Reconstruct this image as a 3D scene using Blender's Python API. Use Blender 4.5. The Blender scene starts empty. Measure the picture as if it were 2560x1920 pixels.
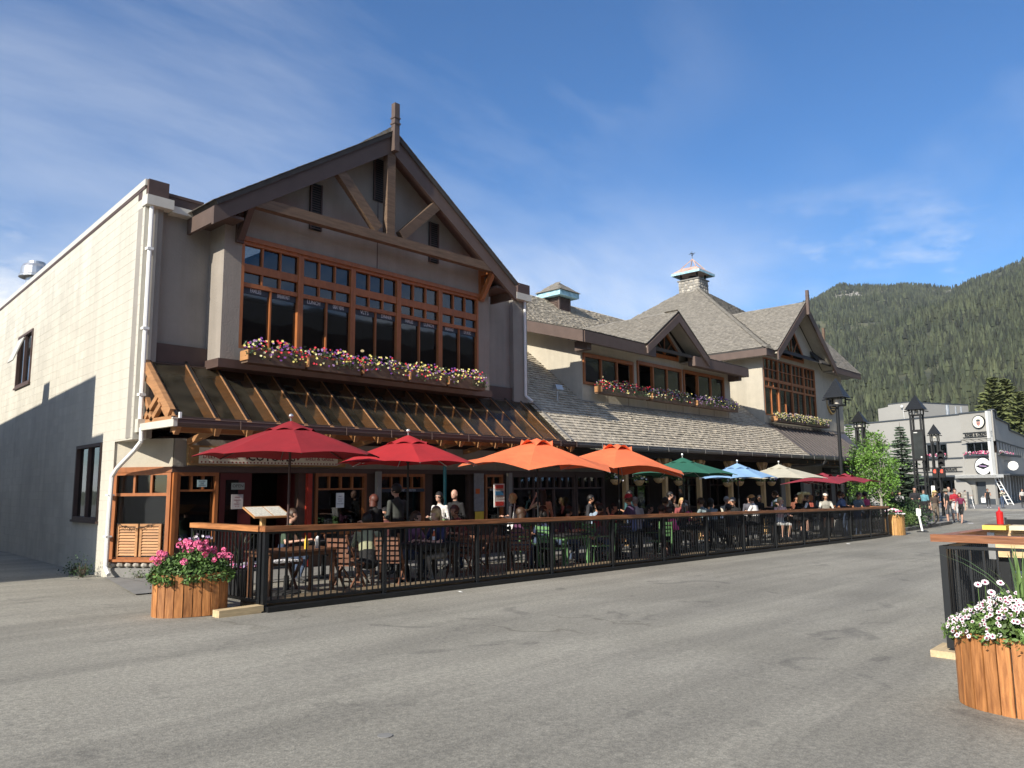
import bpy, bmesh, math, random
import numpy as np
from mathutils import Vector, Matrix, noise
random.seed(7)
C = bpy.context.scene.collection
SC = bpy.context.scene
PI = math.pi

# ---------------------------------------------------------------- camera
RM = Matrix(((0.677967, -0.091411, -0.729386), (-0.735029, -0.097259, -0.671023), (-0.009601, 0.991052, -0.133129)))
cd = bpy.data.cameras.new('camera'); cam = bpy.data.objects.new('camera', cd); C.objects.link(cam)
cd.sensor_width = 36; cd.lens = 1915 / 2560 * 36; cd.clip_end = 9000; cd.clip_start = .05
cam.matrix_world = Matrix.Translation((0, 0, 1.6)) @ RM.to_4x4()
SC.camera = cam
SC.view_settings.view_transform = 'Standard'; SC.view_settings.look = 'None'
SC.view_settings.exposure = 0.42; SC.view_settings.gamma = 1

# ---------------------------------------------------------------- sun and sky
SUN_FROM = Vector((-1, -.12, .60)).normalized()
W = bpy.data.worlds.new('World'); SC.world = W; W.use_nodes = True
nt = W.node_tree; N = nt.nodes; N.clear()
def wn(t, **k):
    n = N.new(t)
    for a, b in k.items(): setattr(n, a, b)
    return n
sky = wn('ShaderNodeTexSky', sky_type='NISHITA', sun_disc=False)
sky.sun_elevation = math.asin(SUN_FROM.z); sky.sun_rotation = math.atan2(SUN_FROM.x, SUN_FROM.y) % (2 * PI)
sky.altitude = 1400; sky.air_density = 1.0; sky.dust_density = .6; sky.ozone_density = 3.0
tc = wn('ShaderNodeTexCoord'); sp = wn('ShaderNodeSeparateXYZ'); nt.links.new(tc.outputs['Generated'], sp.inputs[0])
za = wn('ShaderNodeMath', operation='ADD'); za.inputs[1].default_value = .12; nt.links.new(sp.outputs[2], za.inputs[0])
dx = wn('ShaderNodeMath', operation='DIVIDE'); dy = wn('ShaderNodeMath', operation='DIVIDE')
for d_, i in ((dx, 0), (dy, 1)):
    nt.links.new(sp.outputs[i], d_.inputs[0]); nt.links.new(za.outputs[0], d_.inputs[1])
cb = wn('ShaderNodeCombineXYZ'); nt.links.new(dx.outputs[0], cb.inputs[0]); nt.links.new(dy.outputs[0], cb.inputs[1])
mp = wn('ShaderNodeMapping'); mp.inputs['Rotation'].default_value = (0, 0, math.radians(35)); mp.inputs['Scale'].default_value = (.60, 1.05, 1); mp.inputs['Location'].default_value = (18.3, 30.1, 0)
nt.links.new(cb.outputs[0], mp.inputs[0])
n1 = wn('ShaderNodeTexNoise'); n1.inputs['Scale'].default_value = .95; n1.inputs['Detail'].default_value = 9; n1.inputs['Roughness'].default_value = .58; n1.inputs['Distortion'].default_value = .35
nt.links.new(mp.outputs[0], n1.inputs['Vector'])
r1 = wn('ShaderNodeValToRGB'); r1.color_ramp.elements[0].position = .42; r1.color_ramp.elements[1].position = .74
nt.links.new(n1.outputs[0], r1.inputs[0])
n2 = wn('ShaderNodeTexNoise'); n2.inputs['Scale'].default_value = .46; n2.inputs['Detail'].default_value = 2
nt.links.new(cb.outputs[0], n2.inputs['Vector'])
r2 = wn('ShaderNodeValToRGB'); r2.color_ramp.elements[0].position = .38; r2.color_ramp.elements[1].position = .66
nt.links.new(n2.outputs[0], r2.inputs[0])
mm = wn('ShaderNodeMath', operation='MULTIPLY'); nt.links.new(r1.outputs[0], mm.inputs[0]); nt.links.new(r2.outputs[0], mm.inputs[1])
m3 = wn('ShaderNodeMath', operation='MULTIPLY'); m3.inputs[1].default_value = 1.0; nt.links.new(mm.outputs[0], m3.inputs[0])
n5 = wn('ShaderNodeTexNoise'); n5.inputs['Scale'].default_value = 3.2; n5.inputs['Detail'].default_value = 8; n5.inputs['Roughness'].default_value = .6
mp5 = wn('ShaderNodeMapping'); mp5.inputs['Scale'].default_value = (1, 1, 2.6); mp5.inputs['Location'].default_value = (1.4, .3, 0); nt.links.new(tc.outputs['Generated'], mp5.inputs[0]); nt.links.new(mp5.outputs[0], n5.inputs['Vector'])
r5 = wn('ShaderNodeValToRGB'); r5.color_ramp.elements[0].position = .46; r5.color_ramp.elements[1].position = .62; nt.links.new(n5.outputs[0], r5.inputs[0])
bd = wn('ShaderNodeMapRange'); bd.inputs[1].default_value = .20; bd.inputs[2].default_value = .36; bd.inputs[3].default_value = 1.0; bd.inputs[4].default_value = 0; nt.links.new(sp.outputs[2], bd.inputs[0])
m5 = wn('ShaderNodeMath', operation='MULTIPLY'); nt.links.new(r5.outputs[0], m5.inputs[0]); nt.links.new(bd.outputs[0], m5.inputs[1])
m6 = wn('ShaderNodeMath', operation='MAXIMUM'); nt.links.new(m3.outputs[0], m6.inputs[0]); nt.links.new(m5.outputs[0], m6.inputs[1])
mx = wn('ShaderNodeMix', data_type='RGBA'); nt.links.new(m6.outputs[0], mx.inputs[0])
hs = wn('ShaderNodeHueSaturation'); hs.inputs['Saturation'].default_value = 1.24; hs.inputs['Value'].default_value = 1.0; hs.inputs['Hue'].default_value = .503
nt.links.new(sky.outputs[0], hs.inputs['Color']); nt.links.new(hs.outputs[0], mx.inputs[6])
mx.inputs[7].default_value = (6.4, 6.5, 6.6, 1)
bg = wn('ShaderNodeBackground'); bg.inputs[1].default_value = .13; nt.links.new(mx.outputs[2], bg.inputs[0])
out = wn('ShaderNodeOutputWorld'); nt.links.new(bg.outputs[0], out.inputs[0])
sd = bpy.data.lights.new('sun', 'SUN'); sun = bpy.data.objects.new('sun', sd); C.objects.link(sun)
sd.energy = 5.0; sd.angle = math.radians(.53); sd.color = (1, .93, .82)
sun.rotation_euler = SUN_FROM.to_track_quat('Z', 'Y').to_euler(); sun.location = (-60, -10, 60)

# ---------------------------------------------------------------- materials
MATS = {}
def mat(name, col, rough=.7, var=.12, scale=6, bump=0, stretch=(1, 1, 1), rnd=0, spec=.5, metal=0, tint=0, col2=None, thr=None, bscale=None, stain=0):
    """procedural Principled material: noise-varied colour, optional bump, per-object and per-face tint"""
    if name in MATS: return MATS[name]
    m = bpy.data.materials.new(name); m.use_nodes = True; t = m.node_tree; b = t.nodes['Principled BSDF']
    b.inputs['Roughness'].default_value = rough; b.inputs['Metallic'].default_value = metal
    b.inputs['Specular IOR Level'].default_value = spec
    L = t.links.new
    co = t.nodes.new('ShaderNodeTexCoord'); ma = t.nodes.new('ShaderNodeMapping'); ma.inputs['Scale'].default_value = stretch
    L(co.outputs['Object'], ma.inputs[0])
    nz = t.nodes.new('ShaderNodeTexNoise'); nz.inputs['Scale'].default_value = scale; nz.inputs['Detail'].default_value = 6; nz.inputs['Roughness'].default_value = .6
    L(ma.outputs[0], nz.inputs['Vector'])
    rp = t.nodes.new('ShaderNodeValToRGB')
    c0 = [c * (1 - var) for c in col]; c1 = [min(1, c * (1 + var)) for c in (col2 or col)]
    rp.color_ramp.elements[0].color = (*c0, 1); rp.color_ramp.elements[1].color = (*c1, 1)
    p0, p1 = thr or (.3, .7)
    rp.color_ramp.elements[0].position = p0; rp.color_ramp.elements[1].position = p1
    L(nz.outputs[0], rp.inputs[0]); src = rp.outputs[0]
    def scale_by(src, sock, amt):
        mr = t.nodes.new('ShaderNodeMapRange'); mr.inputs[3].default_value = 1 - amt; mr.inputs[4].default_value = 1 + amt
        L(sock, mr.inputs[0]); v = t.nodes.new('ShaderNodeVectorMath'); v.operation = 'SCALE'
        L(src, v.inputs[0]); L(mr.outputs[0], v.inputs['Scale']); return v.outputs[0]
    if rnd:
        oi = t.nodes.new('ShaderNodeObjectInfo'); src = scale_by(src, oi.outputs['Random'], rnd)
    if tint:
        at = t.nodes.new('ShaderNodeAttribute'); at.attribute_name = 'tint'; src = scale_by(src, at.outputs['Fac'], tint)
    if stain:
        ge = t.nodes.new('ShaderNodeNewGeometry'); sm_ = t.nodes.new('ShaderNodeMapping'); sm_.inputs['Scale'].default_value = (1.6, 1.6, .16); L(ge.outputs['Position'], sm_.inputs[0])
        sn = t.nodes.new('ShaderNodeTexNoise'); sn.inputs['Scale'].default_value = 1.3; sn.inputs['Detail'].default_value = 7; sn.inputs['Roughness'].default_value = .65; L(sm_.outputs[0], sn.inputs['Vector'])
        sr = t.nodes.new('ShaderNodeMapRange'); sr.inputs[1].default_value = .36; sr.inputs[2].default_value = .56; sr.inputs[3].default_value = 1 - stain; sr.inputs[4].default_value = 1; L(sn.outputs[0], sr.inputs[0])
        sv = t.nodes.new('ShaderNodeVectorMath'); sv.operation = 'SCALE'; L(src, sv.inputs[0]); L(sr.outputs[0], sv.inputs['Scale']); src = sv.outputs[0]
    L(src, b.inputs['Base Color'])
    if bump:
        bn = t.nodes.new('ShaderNodeTexNoise'); bn.inputs['Scale'].default_value = bscale or scale * 4; bn.inputs['Detail'].default_value = 4
        L(ma.outputs[0], bn.inputs['Vector']); bu = t.nodes.new('ShaderNodeBump'); bu.inputs['Strength'].default_value = 1; bu.inputs['Distance'].default_value = bump
        L(bn.outputs[0], bu.inputs['Height']); L(bu.outputs[0], b.inputs['Normal'])
    MATS[name] = m; return m

M_taupe = mat('stucco_taupe', (.295, .26, .22), .9, .08, 2.2, .006, bscale=28, stain=.14)
M_stucco = mat('stucco', (.46, .42, .335), .9, .07, 2.5, .006, bscale=28, stain=.12)
M_stucco2 = mat('stucco_grey', (.28, .26, .23), .9, .10, 1.3, .007, bscale=24, stain=.14)
M_block = mat('painted_block', (.55, .525, .445), .85, .10, .9, .003, tint=.05, bscale=35, stain=.13)
M_joint = mat('block_joint', (.50, .475, .40), .9, .06, 3)
M_brown = mat('brown_trim', (.085, .052, .042), .6, .15, 4, rnd=.1)
M_fascia = mat('fascia_brown', (.105, .072, .058), .65, .12, 3, .002, (1, 1, 1), rnd=.12)
M_timber = mat('rough_timber', (.125, .08, .05), .75, .3, 3, .004, (1, 4, 9), rnd=.12)
M_rafter = mat('rafter_timber', (.33, .165, .07), .65, .25, 2.5, .002, (1, 1, 8), rnd=.15)
M_cedar = mat('cedar_frame', (.32, .11, .033), .45, .2, 3, .001, (4, 4, 1), rnd=.12)
M_cedarl = mat('cedar_light', (.42, .21, .085), .5, .2, 3, .001, (1, 1, 6), rnd=.15)
M_plank = mat('planter_plank', (.33, .125, .038), .55, .3, 7, .003, (5, 5, .6), rnd=.25, col2=(.43, .185, .06))
M_rail = mat('rail_timber', (.25, .095, .035), .42, .38, 5, .002, (.5, 7, 7), rnd=.15, col2=(.33, .13, .05))
M_raily = mat('rail_timber_dark', (.20, .070, .028), .45, .42, 4, .003, (6, .45, 6), col2=(.30, .12, .045))
M_post = mat('yellow_pine', (.55, .35, .15), .6, .2, 4, .002, (6, 6, .8), rnd=.12)
M_deck = mat('deck_board', (.20, .15, .09), .8, .3, 4, .003, (.7, 7, 7), rnd=.25)
M_shingle = mat('cedar_shingle', (.225, .205, .17), .9, .25, 9, .006, (1, 1, 1), tint=.15, rnd=.1, bscale=24)
M_shingle2 = mat('pale_shingle', (.40, .355, .28), .9, .28, 9, .006, (1, 1, 1), tint=.20, rnd=.1, bscale=24)
M_under = mat('roof_underlay', (.06, .055, .05), .95, .2, 5)
M_metalroof = mat('metal_roof', (.085, .07, .062), .45, .2, 3, rnd=.1, spec=.6)
M_black = mat('black_metal', (.008, .0095, .011), .45, .2, 5, spec=.5)
M_blackm = mat('black_matte', (.015, .015, .016), .8, .2, 5)
M_gutter = mat('gutter_brown', (.10, .068, .058), .42, .1, 4, rnd=.1)
M_gutterg = mat('gutter_grey', (.17, .165, .155), .45, .1, 4, rnd=.1)
M_white = mat('white_paint', (.78, .78, .75), .5, .04, 4)
M_cream = mat('cream_metal', (.60, .57, .49), .4, .06, 4)
M_steel = mat('galvanised', (.55, .55, .54), .35, .15, 5, metal=.8)
M_turq = mat('turquoise_trim', (.26, .50, .60), .6, .2, 5, col2=(.40, .62, .68))
M_stone = mat('field_stone', (.36, .33, .28), .85, .25, 4, .006, rnd=.3)
M_mortar = mat('mortar', (.25, .24, .22), .95, .1, 8)
M_redpaint = mat('red_paint', (.085, .012, .010), .45, .1, 4)
M_teal = mat('teal_paint', (.01, .16, .17), .35, .1, 4)
M_dark = mat('dark_interior', (.022, .014, .011), .9, .4, 2)  # near-black room surfaces, unlit depth put into the colour so panes look dark
M_conc = mat('concrete', (.21, .205, .19), .9, .14, 3, .003, bscale=40)
M_leaf = mat('leaf_green', (.075, .14, .03), .6, .35, 8, tint=.45)
M_leafy = mat('maple_leaf', (.12, .24, .035), .55, .25, 8, tint=.45)
M_leafd = mat('dark_leaf', (.03, .065, .022), .65, .3, 8, tint=.45)
M_spruce = mat('spruce_needle', (.055, .085, .05), .75, .3, 8, tint=.4)
M_bark = mat('bark', (.12, .09, .065), .9, .3, 8, .01)
M_barkp = mat('pale_bark', (.35, .33, .28), .8, .2, 8, .004)
FL = {n: mat('petal_' + n, c, .6, .1, 10, tint=.2) for n, c in dict(pink=(.75, .15, .30), white=(.70, .66, .66), yellow=(.66, .56, .16), cream=(.64, .60, .34), red=(.62, .03, .05), purple=(.17, .06, .30), lilac=(.38, .25, .45), maroon=(.22, .015, .07)).items()}
def fabric(n, c): return mat('cloth_' + n, c, .85, .22, 9, .012, bscale=13)
def glassmat(name, tint, alpha, rough=.03, ior=1.5, dust=0):
    m = bpy.data.materials.new(name); m.use_nodes = True; t = m.node_tree; t.nodes.clear(); L = t.links.new
    o = t.nodes.new('ShaderNodeOutputMaterial'); mix = t.nodes.new('ShaderNodeMixShader')
    tr = t.nodes.new('ShaderNodeBsdfTransparent'); tr.inputs[0].default_value = (*tint, 1)
    gl = t.nodes.new('ShaderNodeBsdfGlossy'); gl.inputs['Roughness'].default_value = rough; gl.inputs['Color'].default_value = (.9, .95, 1, 1)
    fr = t.nodes.new('ShaderNodeFresnel'); fr.inputs[0].default_value = ior
    nz = t.nodes.new('ShaderNodeTexNoise'); nz.inputs['Scale'].default_value = .9; tc_ = t.nodes.new('ShaderNodeTexCoord'); L(tc_.outputs['Object'], nz.inputs['Vector'])
    bu = t.nodes.new('ShaderNodeBump'); bu.inputs['Strength'].default_value = .25; bu.inputs['Distance'].default_value = .02; L(nz.outputs[0], bu.inputs['Height']); L(bu.outputs[0], gl.inputs['Normal'])
    first = tr.outputs[0]
    if dust:
        df = t.nodes.new('ShaderNodeBsdfDiffuse'); df.inputs[0].default_value = (.34, .30, .22, 1); dm = t.nodes.new('ShaderNodeMixShader'); n9 = t.nodes.new('ShaderNodeTexNoise'); n9.inputs['Scale'].default_value = 3; n9.inputs['Detail'].default_value = 6; L(tc_.outputs['Object'], n9.inputs['Vector']); q9 = t.nodes.new('ShaderNodeMapRange'); q9.inputs[1].default_value = .3; q9.inputs[2].default_value = .7; q9.inputs[3].default_value = dust * .5; q9.inputs[4].default_value = dust * 1.6; L(n9.outputs[0], q9.inputs[0]); L(q9.outputs[0], dm.inputs[0]); L(tr.outputs[0], dm.inputs[1]); L(df.outputs[0], dm.inputs[2]); first = dm.outputs[0]
    ad = t.nodes.new('ShaderNodeMath'); ad.operation = 'ADD'; ad.inputs[1].default_value = alpha; L(fr.outputs[0], ad.inputs[0])
    ge = t.nodes.new('ShaderNodeNewGeometry'); iv = t.nodes.new('ShaderNodeMath'); iv.operation = 'SUBTRACT'; iv.inputs[0].default_value = 1; L(ge.outputs['Backfacing'], iv.inputs[1])
    ml = t.nodes.new('ShaderNodeMath'); ml.operation = 'MULTIPLY'; L(ad.outputs[0], ml.inputs[0]); L(iv.outputs[0], ml.inputs[1]); L(ml.outputs[0], mix.inputs[0]); L(first, mix.inputs[1]); L(gl.outputs[0], mix.inputs[2]); L(mix.outputs[0], o.inputs[0])
    MATS[name] = m; return m
M_glass = glassmat('window_glass', (.40, .42, .42), .03)
M_glassr = glassmat('awning_glass', (.66, .62, .54), .005, .15, 1.16, .055)
M_cloudg = glassmat('clear_glass', (.85, .88, .88), .02)

# ---------------------------------------------------------------- mesh helpers
class MB:
    def __init__(s): s.v = []; s.f = []; s.t = []; s.m = []
    def add(s, vs, fs, tint=.5, mi=0):
        o = len(s.v); s.v += [tuple(v) for v in vs]
        for f in fs: s.f.append(tuple(i + o for i in f)); s.t.append(tint); s.m.append(mi)
        return s
    def box(s, x0, x1, y0, y1, z0, z1, tint=.5, mi=0):
        return s.add([(x0, y0, z0), (x1, y0, z0), (x1, y1, z0), (x0, y1, z0), (x0, y0, z1), (x1, y0, z1), (x1, y1, z1), (x0, y1, z1)], BF, tint, mi)
    def beam(s, p, q, w, h, up=(0, 0, 1), tint=.5, mi=0, ext=0):
        p = Vector(p); q = Vector(q); d = (q - p).normalized(); p = p - d * ext; q = q + d * ext
        sd = d.cross(Vector(up)); sd = (sd if sd.length > 1e-5 else d.cross(Vector((1, 0, 0)))).normalized(); u = sd.cross(d)
        a = sd * w / 2; b = u * h / 2
        vs = [p - a - b, p + a - b, q + a - b, q - a - b, p - a + b, p + a + b, q + a + b, q - a + b]
        return s.add(vs, BF, tint, mi)
    def tube(s, p, q, r, r2=None, n=8, caps=True, tint=.5, mi=0):
        r2 = r if r2 is None else r2
        p = Vector(p); q = Vector(q); d = (q - p).normalized(); a = d.orthogonal().normalized(); b = d.cross(a)
        vs = []
        for c, rr in ((p, r), (q, r2)):
            for i in range(n):
                an = 2 * PI * i / n; vs.append(c + (a * math.cos(an) + b * math.sin(an)) * rr)
        fs = [(i, (i + 1) % n, n + (i + 1) % n, n + i) for i in range(n)]
        if caps: fs += [tuple(range(n))[::-1], tuple(range(n, 2 * n))]
        return s.add(vs, fs, tint, mi)
    def path(s, pts, r, n=6, tint=.5, mi=0):
        for a, b in zip(pts, pts[1:]): s.tube(a, b, r, n=n, tint=tint, mi=mi)
        return s
    def lathe(s, prof, c=(0, 0, 0), n=16, tint=.5, mi=0):
        vs = []; c = Vector(c)
        for r, z in prof:
            for i in range(n):
                an = 2 * PI * i / n; vs.append((c.x + r * math.cos(an), c.y + r * math.sin(an), c.z + z))
        fs = []
        for k in range(len(prof) - 1):
            for i in range(n):
                j = (i + 1) % n; fs.append((k * n + i, k * n + j, (k + 1) * n + j, (k + 1) * n + i))
        fs.append(tuple(range(n))[::-1]); fs.append(tuple(range((len(prof) - 1) * n, len(prof) * n)))
        return s.add(vs, fs, tint, mi)
    def prism(s, poly, d, tint=.5, mi=0):
        """extrude a 3D polygon by vector d"""
        n = len(poly); d = Vector(d); vs = [Vector(p) for p in poly] + [Vector(p) + d for p in poly]
        fs = [tuple(range(n))[::-1], tuple(range(n, 2 * n))] + [(i, (i + 1) % n, n + (i + 1) % n, n + i) for i in range(n)]
        return s.add(vs, fs, tint, mi)
    def ell(s, c, r, n=10, m=7, tint=.5, mi=0, rot=None):
        vs = []; c = Vector(c)
        for j in range(m + 1):
            ph = PI * j / m
            for i in range(n):
                an = 2 * PI * i / n; v = Vector((r[0] * math.sin(ph) * math.cos(an), r[1] * math.sin(ph) * math.sin(an), r[2] * math.cos(ph)))
                if rot: v = rot @ v
                vs.append(c + v)
        fs = [(j * n + i, (j + 1) * n + i, (j + 1) * n + (i + 1) % n, j * n + (i + 1) % n) for j in range(m) for i in range(n)]
        return s.add(vs, fs, tint, mi)
    def mesh(s, name, mats, off=(0, 0, 0), smooth=False):
        me = bpy.data.meshes.new(name); v = np.array(s.v, float).reshape(-1, 3) - np.array(off)
        me.from_pydata([], [], []) if not len(v) else me.from_pydata(v.tolist(), [], s.f)
        for m in (mats if isinstance(mats, (list, tuple)) else [mats]): me.materials.append(m)
        if any(abs(t - .5) > 1e-6 for t in s.t):
            at = me.attributes.new('tint', 'FLOAT', 'FACE'); at.data.foreach_set('value', s.t)
        else:
            at = me.attributes.new('tint', 'FLOAT', 'FACE'); at.data.foreach_set('value', [.5] * len(s.f))
        if any(s.m): me.polygons.foreach_set('material_index', s.m)
        if smooth: me.polygons.foreach_set('use_smooth', [True] * len(s.f))
        me.update(); return me
    def build(s, name, mats, parent=None, smooth=False, kind=None, off=None):
        if off is None:
            off = (0, 0, 0); r = parent
            while r is not None: off = tuple(a + b for a, b in zip(off, r.location)); r = r.parent
        o = bpy.data.objects.new(name, s.mesh(name, mats, off, smooth)); C.objects.link(o); o.parent = parent
        if kind: o['kind'] = kind
        return o
BF = [(0, 3, 2, 1), (4, 5, 6, 7), (0, 1, 5, 4), (1, 2, 6, 5), (2, 3, 7, 6), (3, 0, 4, 7)]
def put(name, me, parent=None, loc=(0, 0, 0), rot=None, kind=None):
    o = bpy.data.objects.new(name, me); C.objects.link(o); o.parent = parent; o.location = loc
    if rot: o.rotation_euler = rot
    if kind: o['kind'] = kind
    return o
def thing(name, label, cat, loc=(0, 0, 0), rz=0, group=None):
    o = bpy.data.objects.new(name, None); C.objects.link(o); o.location = loc; o.rotation_euler = (0, 0, rz); o.empty_display_size = .1
    o['label'] = label; o['category'] = cat
    if group: o['group'] = group
    return o
def tag(o, label, cat, group=None):
    o['label'] = label; o['category'] = cat
    if group: o['group'] = group
    return o
KIDS = {}
def copy_tree(o, loc=None, rz=None, label=None, parent=None):
    c = o.copy(); C.objects.link(c); c.parent = parent
    if loc is not None: c.location = loc
    if rz is not None: c.rotation_euler = (0, 0, rz)
    if label: c['label'] = label
    for ch in list(o.children): copy_tree(ch, parent=c)
    return c
def gz(x):
    """road height: falls 1.5 % along the street, then runs level"""
    if x < 30: return -.015 * x
    t = min(1, (x - 30) / 12); return -.45 - .05 * (t * (2 - t))
def text(s, size, m, loc, rot, parent=None, name='lettering', ext=.004, sx=1, align='LEFT', bold=0):
    cu = bpy.data.curves.new(name, 'FONT'); cu.body = s; cu.size = size; cu.extrude = ext; cu.align_x = align; cu.offset = bold; cu.resolution_u = 2
    t = bpy.data.objects.new('t', cu); C.objects.link(t); dg = bpy.context.evaluated_depsgraph_get(); dg.update()
    me = bpy.data.meshes.new_from_object(t.evaluated_get(dg)); bpy.data.objects.remove(t); me.materials.clear(); me.materials.append(m)
    o = bpy.data.objects.new(name, me); C.objects.link(o); o.parent = parent
    off = Vector((0, 0, 0)); r = parent
    while r is not None: off += r.location; r = r.parent
    o.location = Vector(loc) - off; o.rotation_euler = rot; o.scale = (sx, 1, 1)
    return o
FRONT = (PI / 2, 0, 0)   # text facing -Y
SIDE = (PI / 2, 0, -PI / 2)  # text facing -X
# ---------------------------------------------------------------- ground, road, pavements
def asphalt():
    m = bpy.data.materials.new('asphalt'); m.use_nodes = True; t = m.node_tree; b = t.nodes['Principled BSDF']; L = t.links.new
    b.inputs['Roughness'].default_value = .82; b.inputs['Specular IOR Level'].default_value = .35
    co = t.nodes.new('ShaderNodeTexCoord'); src = co.outputs['Object']
    def noise_(sc, det=4, rough=.6, vec=None, dist=0):
        n = t.nodes.new('ShaderNodeTexNoise'); n.inputs['Scale'].default_value = sc; n.inputs['Detail'].default_value = det
        n.inputs['Roughness'].default_value = rough; n.inputs['Distortion'].default_value = dist; L(vec or src, n.inputs['Vector']); return n.outputs[0]
    def ramp(s, a, b_, ca, cb_):
        r = t.nodes.new('ShaderNodeValToRGB'); r.color_ramp.elements[0].position = a; r.color_ramp.elements[1].position = b_
        r.color_ramp.elements[0].color = (*ca, 1); r.color_ramp.elements[1].color = (*cb_, 1); L(s, r.inputs[0]); return r.outputs[0]
    def mul(a, b_, f=1):
        x = t.nodes.new('ShaderNodeMix'); x.data_type = 'RGBA'; x.blend_type = 'MULTIPLY'; x.inputs[0].default_value = f
        L(a, x.inputs[6]); L(b_, x.inputs[7]); return x.outputs[2]
    base = ramp(noise_(.35, 5), .3, .7, (.262, .248, .208), (.325, .308, .262))
    agg = ramp(noise_(85, 3, .75), .36, .66, (.72, .72, .72), (1.24, 1.23, 1.21))
    agg2 = ramp(noise_(24, 3, .7), .35, .65, (.80, .80, .80), (1.18, 1.18, 1.17))
    # long wheel streaks run along the street
    mp_ = t.nodes.new('ShaderNodeMapping'); mp_.inputs['Scale'].default_value = (.12, 1.1, 1); L(src, mp_.inputs[0])
    streak = ramp(noise_(1.0, 4, .6, mp_.outputs[0], .4), .38, .62, (.80, .80, .80), (1.08, 1.08, 1.07))
    pat = ramp(noise_(.9, 3, .5, None, 1.2), .63, .70, (1, 1, 1), (.74, .74, .75))
    # cracks
    vo = t.nodes.new('ShaderNodeTexVoronoi'); vo.feature = 'DISTANCE_TO_EDGE'; vo.inputs['Scale'].default_value = .33
    dn = t.nodes.new('ShaderNodeTexNoise'); dn.inputs['Scale'].default_value = 1.6; dn.inputs['Detail'].default_value = 6; L(src, dn.inputs['Vector'])
    vm = t.nodes.new('ShaderNodeVectorMath'); vm.operation = 'MULTIPLY_ADD'; L(dn.outputs['Color'], vm.inputs[0]); vm.inputs[1].default_value = (1.3, 1.3, 0); L(src, vm.inputs[2]); L(vm.outputs[0], vo.inputs['Vector'])
    crack = ramp(vo.outputs['Distance'], .002, .012, (.70, .69, .67), (1, 1, 1))
    cm = ramp(noise_(.25, 2), .55, .63, (0, 0, 0), (1, 1, 1))
    cx = t.nodes.new('ShaderNodeMix'); cx.data_type = 'RGBA'; L(cm, cx.inputs[0]); cx.inputs[6].default_value = (1, 1, 1, 1); L(crack, cx.inputs[7])
    c = mul(mul(mul(mul(mul(base, agg), agg2), streak), pat), cx.outputs[2]); L(c, b.inputs['Base Color'])
    bu = t.nodes.new('ShaderNodeBump'); bu.inputs['Distance'].default_value = .006; bu.inputs['Strength'].default_value = .9; L(noise_(60, 4, .7), bu.inputs['Height']); L(bu.outputs[0], b.inputs['Normal'])
    return m
M_asph = asphalt()
M_ground = mat('dry_ground', (.13, .13, .07), .95, .3, .05)
xs = [-60, -20] + [float(x) for x in range(0, 46, 2)] + [60, 90, 200, 400]
def sheet(name, xs, ys, dz, m, zf=gz):
    b = MB(); n = len(ys)
    for x in xs:
        for y in ys: b.v.append((x, y, zf(x) + dz))
    for i in range(len(xs) - 1):
        for j in range(n - 1): b.f.append((i * n + j, (i + 1) * n + j, (i + 1) * n + j + 1, i * n + j + 1)); b.t.append(.5); b.m.append(0)
    return b.build(name, m, kind='structure')
sheet('ground', [-3000, -60, 0] + xs[3:] + [900, 3500], [-3000, -60, 0, 12, 40, 3000], -.02, M_ground, lambda x: gz(max(x, -60)))
sheet('road', xs, [-60, -20, 0, 5, 10, 15, 20, 40, 90], 0, M_asph)
# concrete walk in front of the shops
wk = MB()
for i in range(9):
    x0 = 6.05 + i * 3.0; x1 = min(x0 + 2.985, 33); z0, z1 = gz(x0), gz(x1)
    wk.add([(x0, 13.1, z0 + .018), (x1, 13.1, z1 + .018), (x1, 16.4, z1 + .018), (x0, 16.4, z0 + .018)], [(0, 1, 2, 3)])
wk.add([(5.2, 13.1, gz(5) + .018), (6.035, 13.1, gz(6) + .018), (6.035, 16.32, gz(6) + .018), (5.87, 16.32, gz(6) + .018)], [(0, 1, 2, 3)])
wk.build('pavement', M_conc, kind='structure')
def kerbed(name, line, inner, h=.14, m=M_conc):
    """raised pavement: a kerb line (x, y) and the inner corner points behind it"""
    b = MB(); poly = line + inner; n = len(poly)
    b.add([(x, y, gz(x) + h) for x, y in poly], [tuple(range(n))])
    k = len(line)
    o = len(b.v)
    for x, y in line: b.v += [(x, y, gz(x) - .01), (x, y, gz(x) + h)]
    for i in range(k - 1): b.f.append((o + 2 * i, o + 2 * i + 2, o + 2 * i + 3, o + 2 * i + 1)); b.t.append(.3); b.m.append(0)
    return b.build(name, m, kind='structure')
arc = [(44.0 + 3.0 * math.sin(a), 13.4 - 3.0 * math.cos(a)) for a in [i * PI / 2 / 10 for i in range(11)]]
kerbed('corner_pavement', [(33.3, 12.2), (33.6, 10.35)] + arc + [(47.0, 70)], [(33.3, 70)])
kerbed('far_pavement', [(66.5, 110), (66.5, -60)], [(95, -60), (95, 110)])
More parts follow.
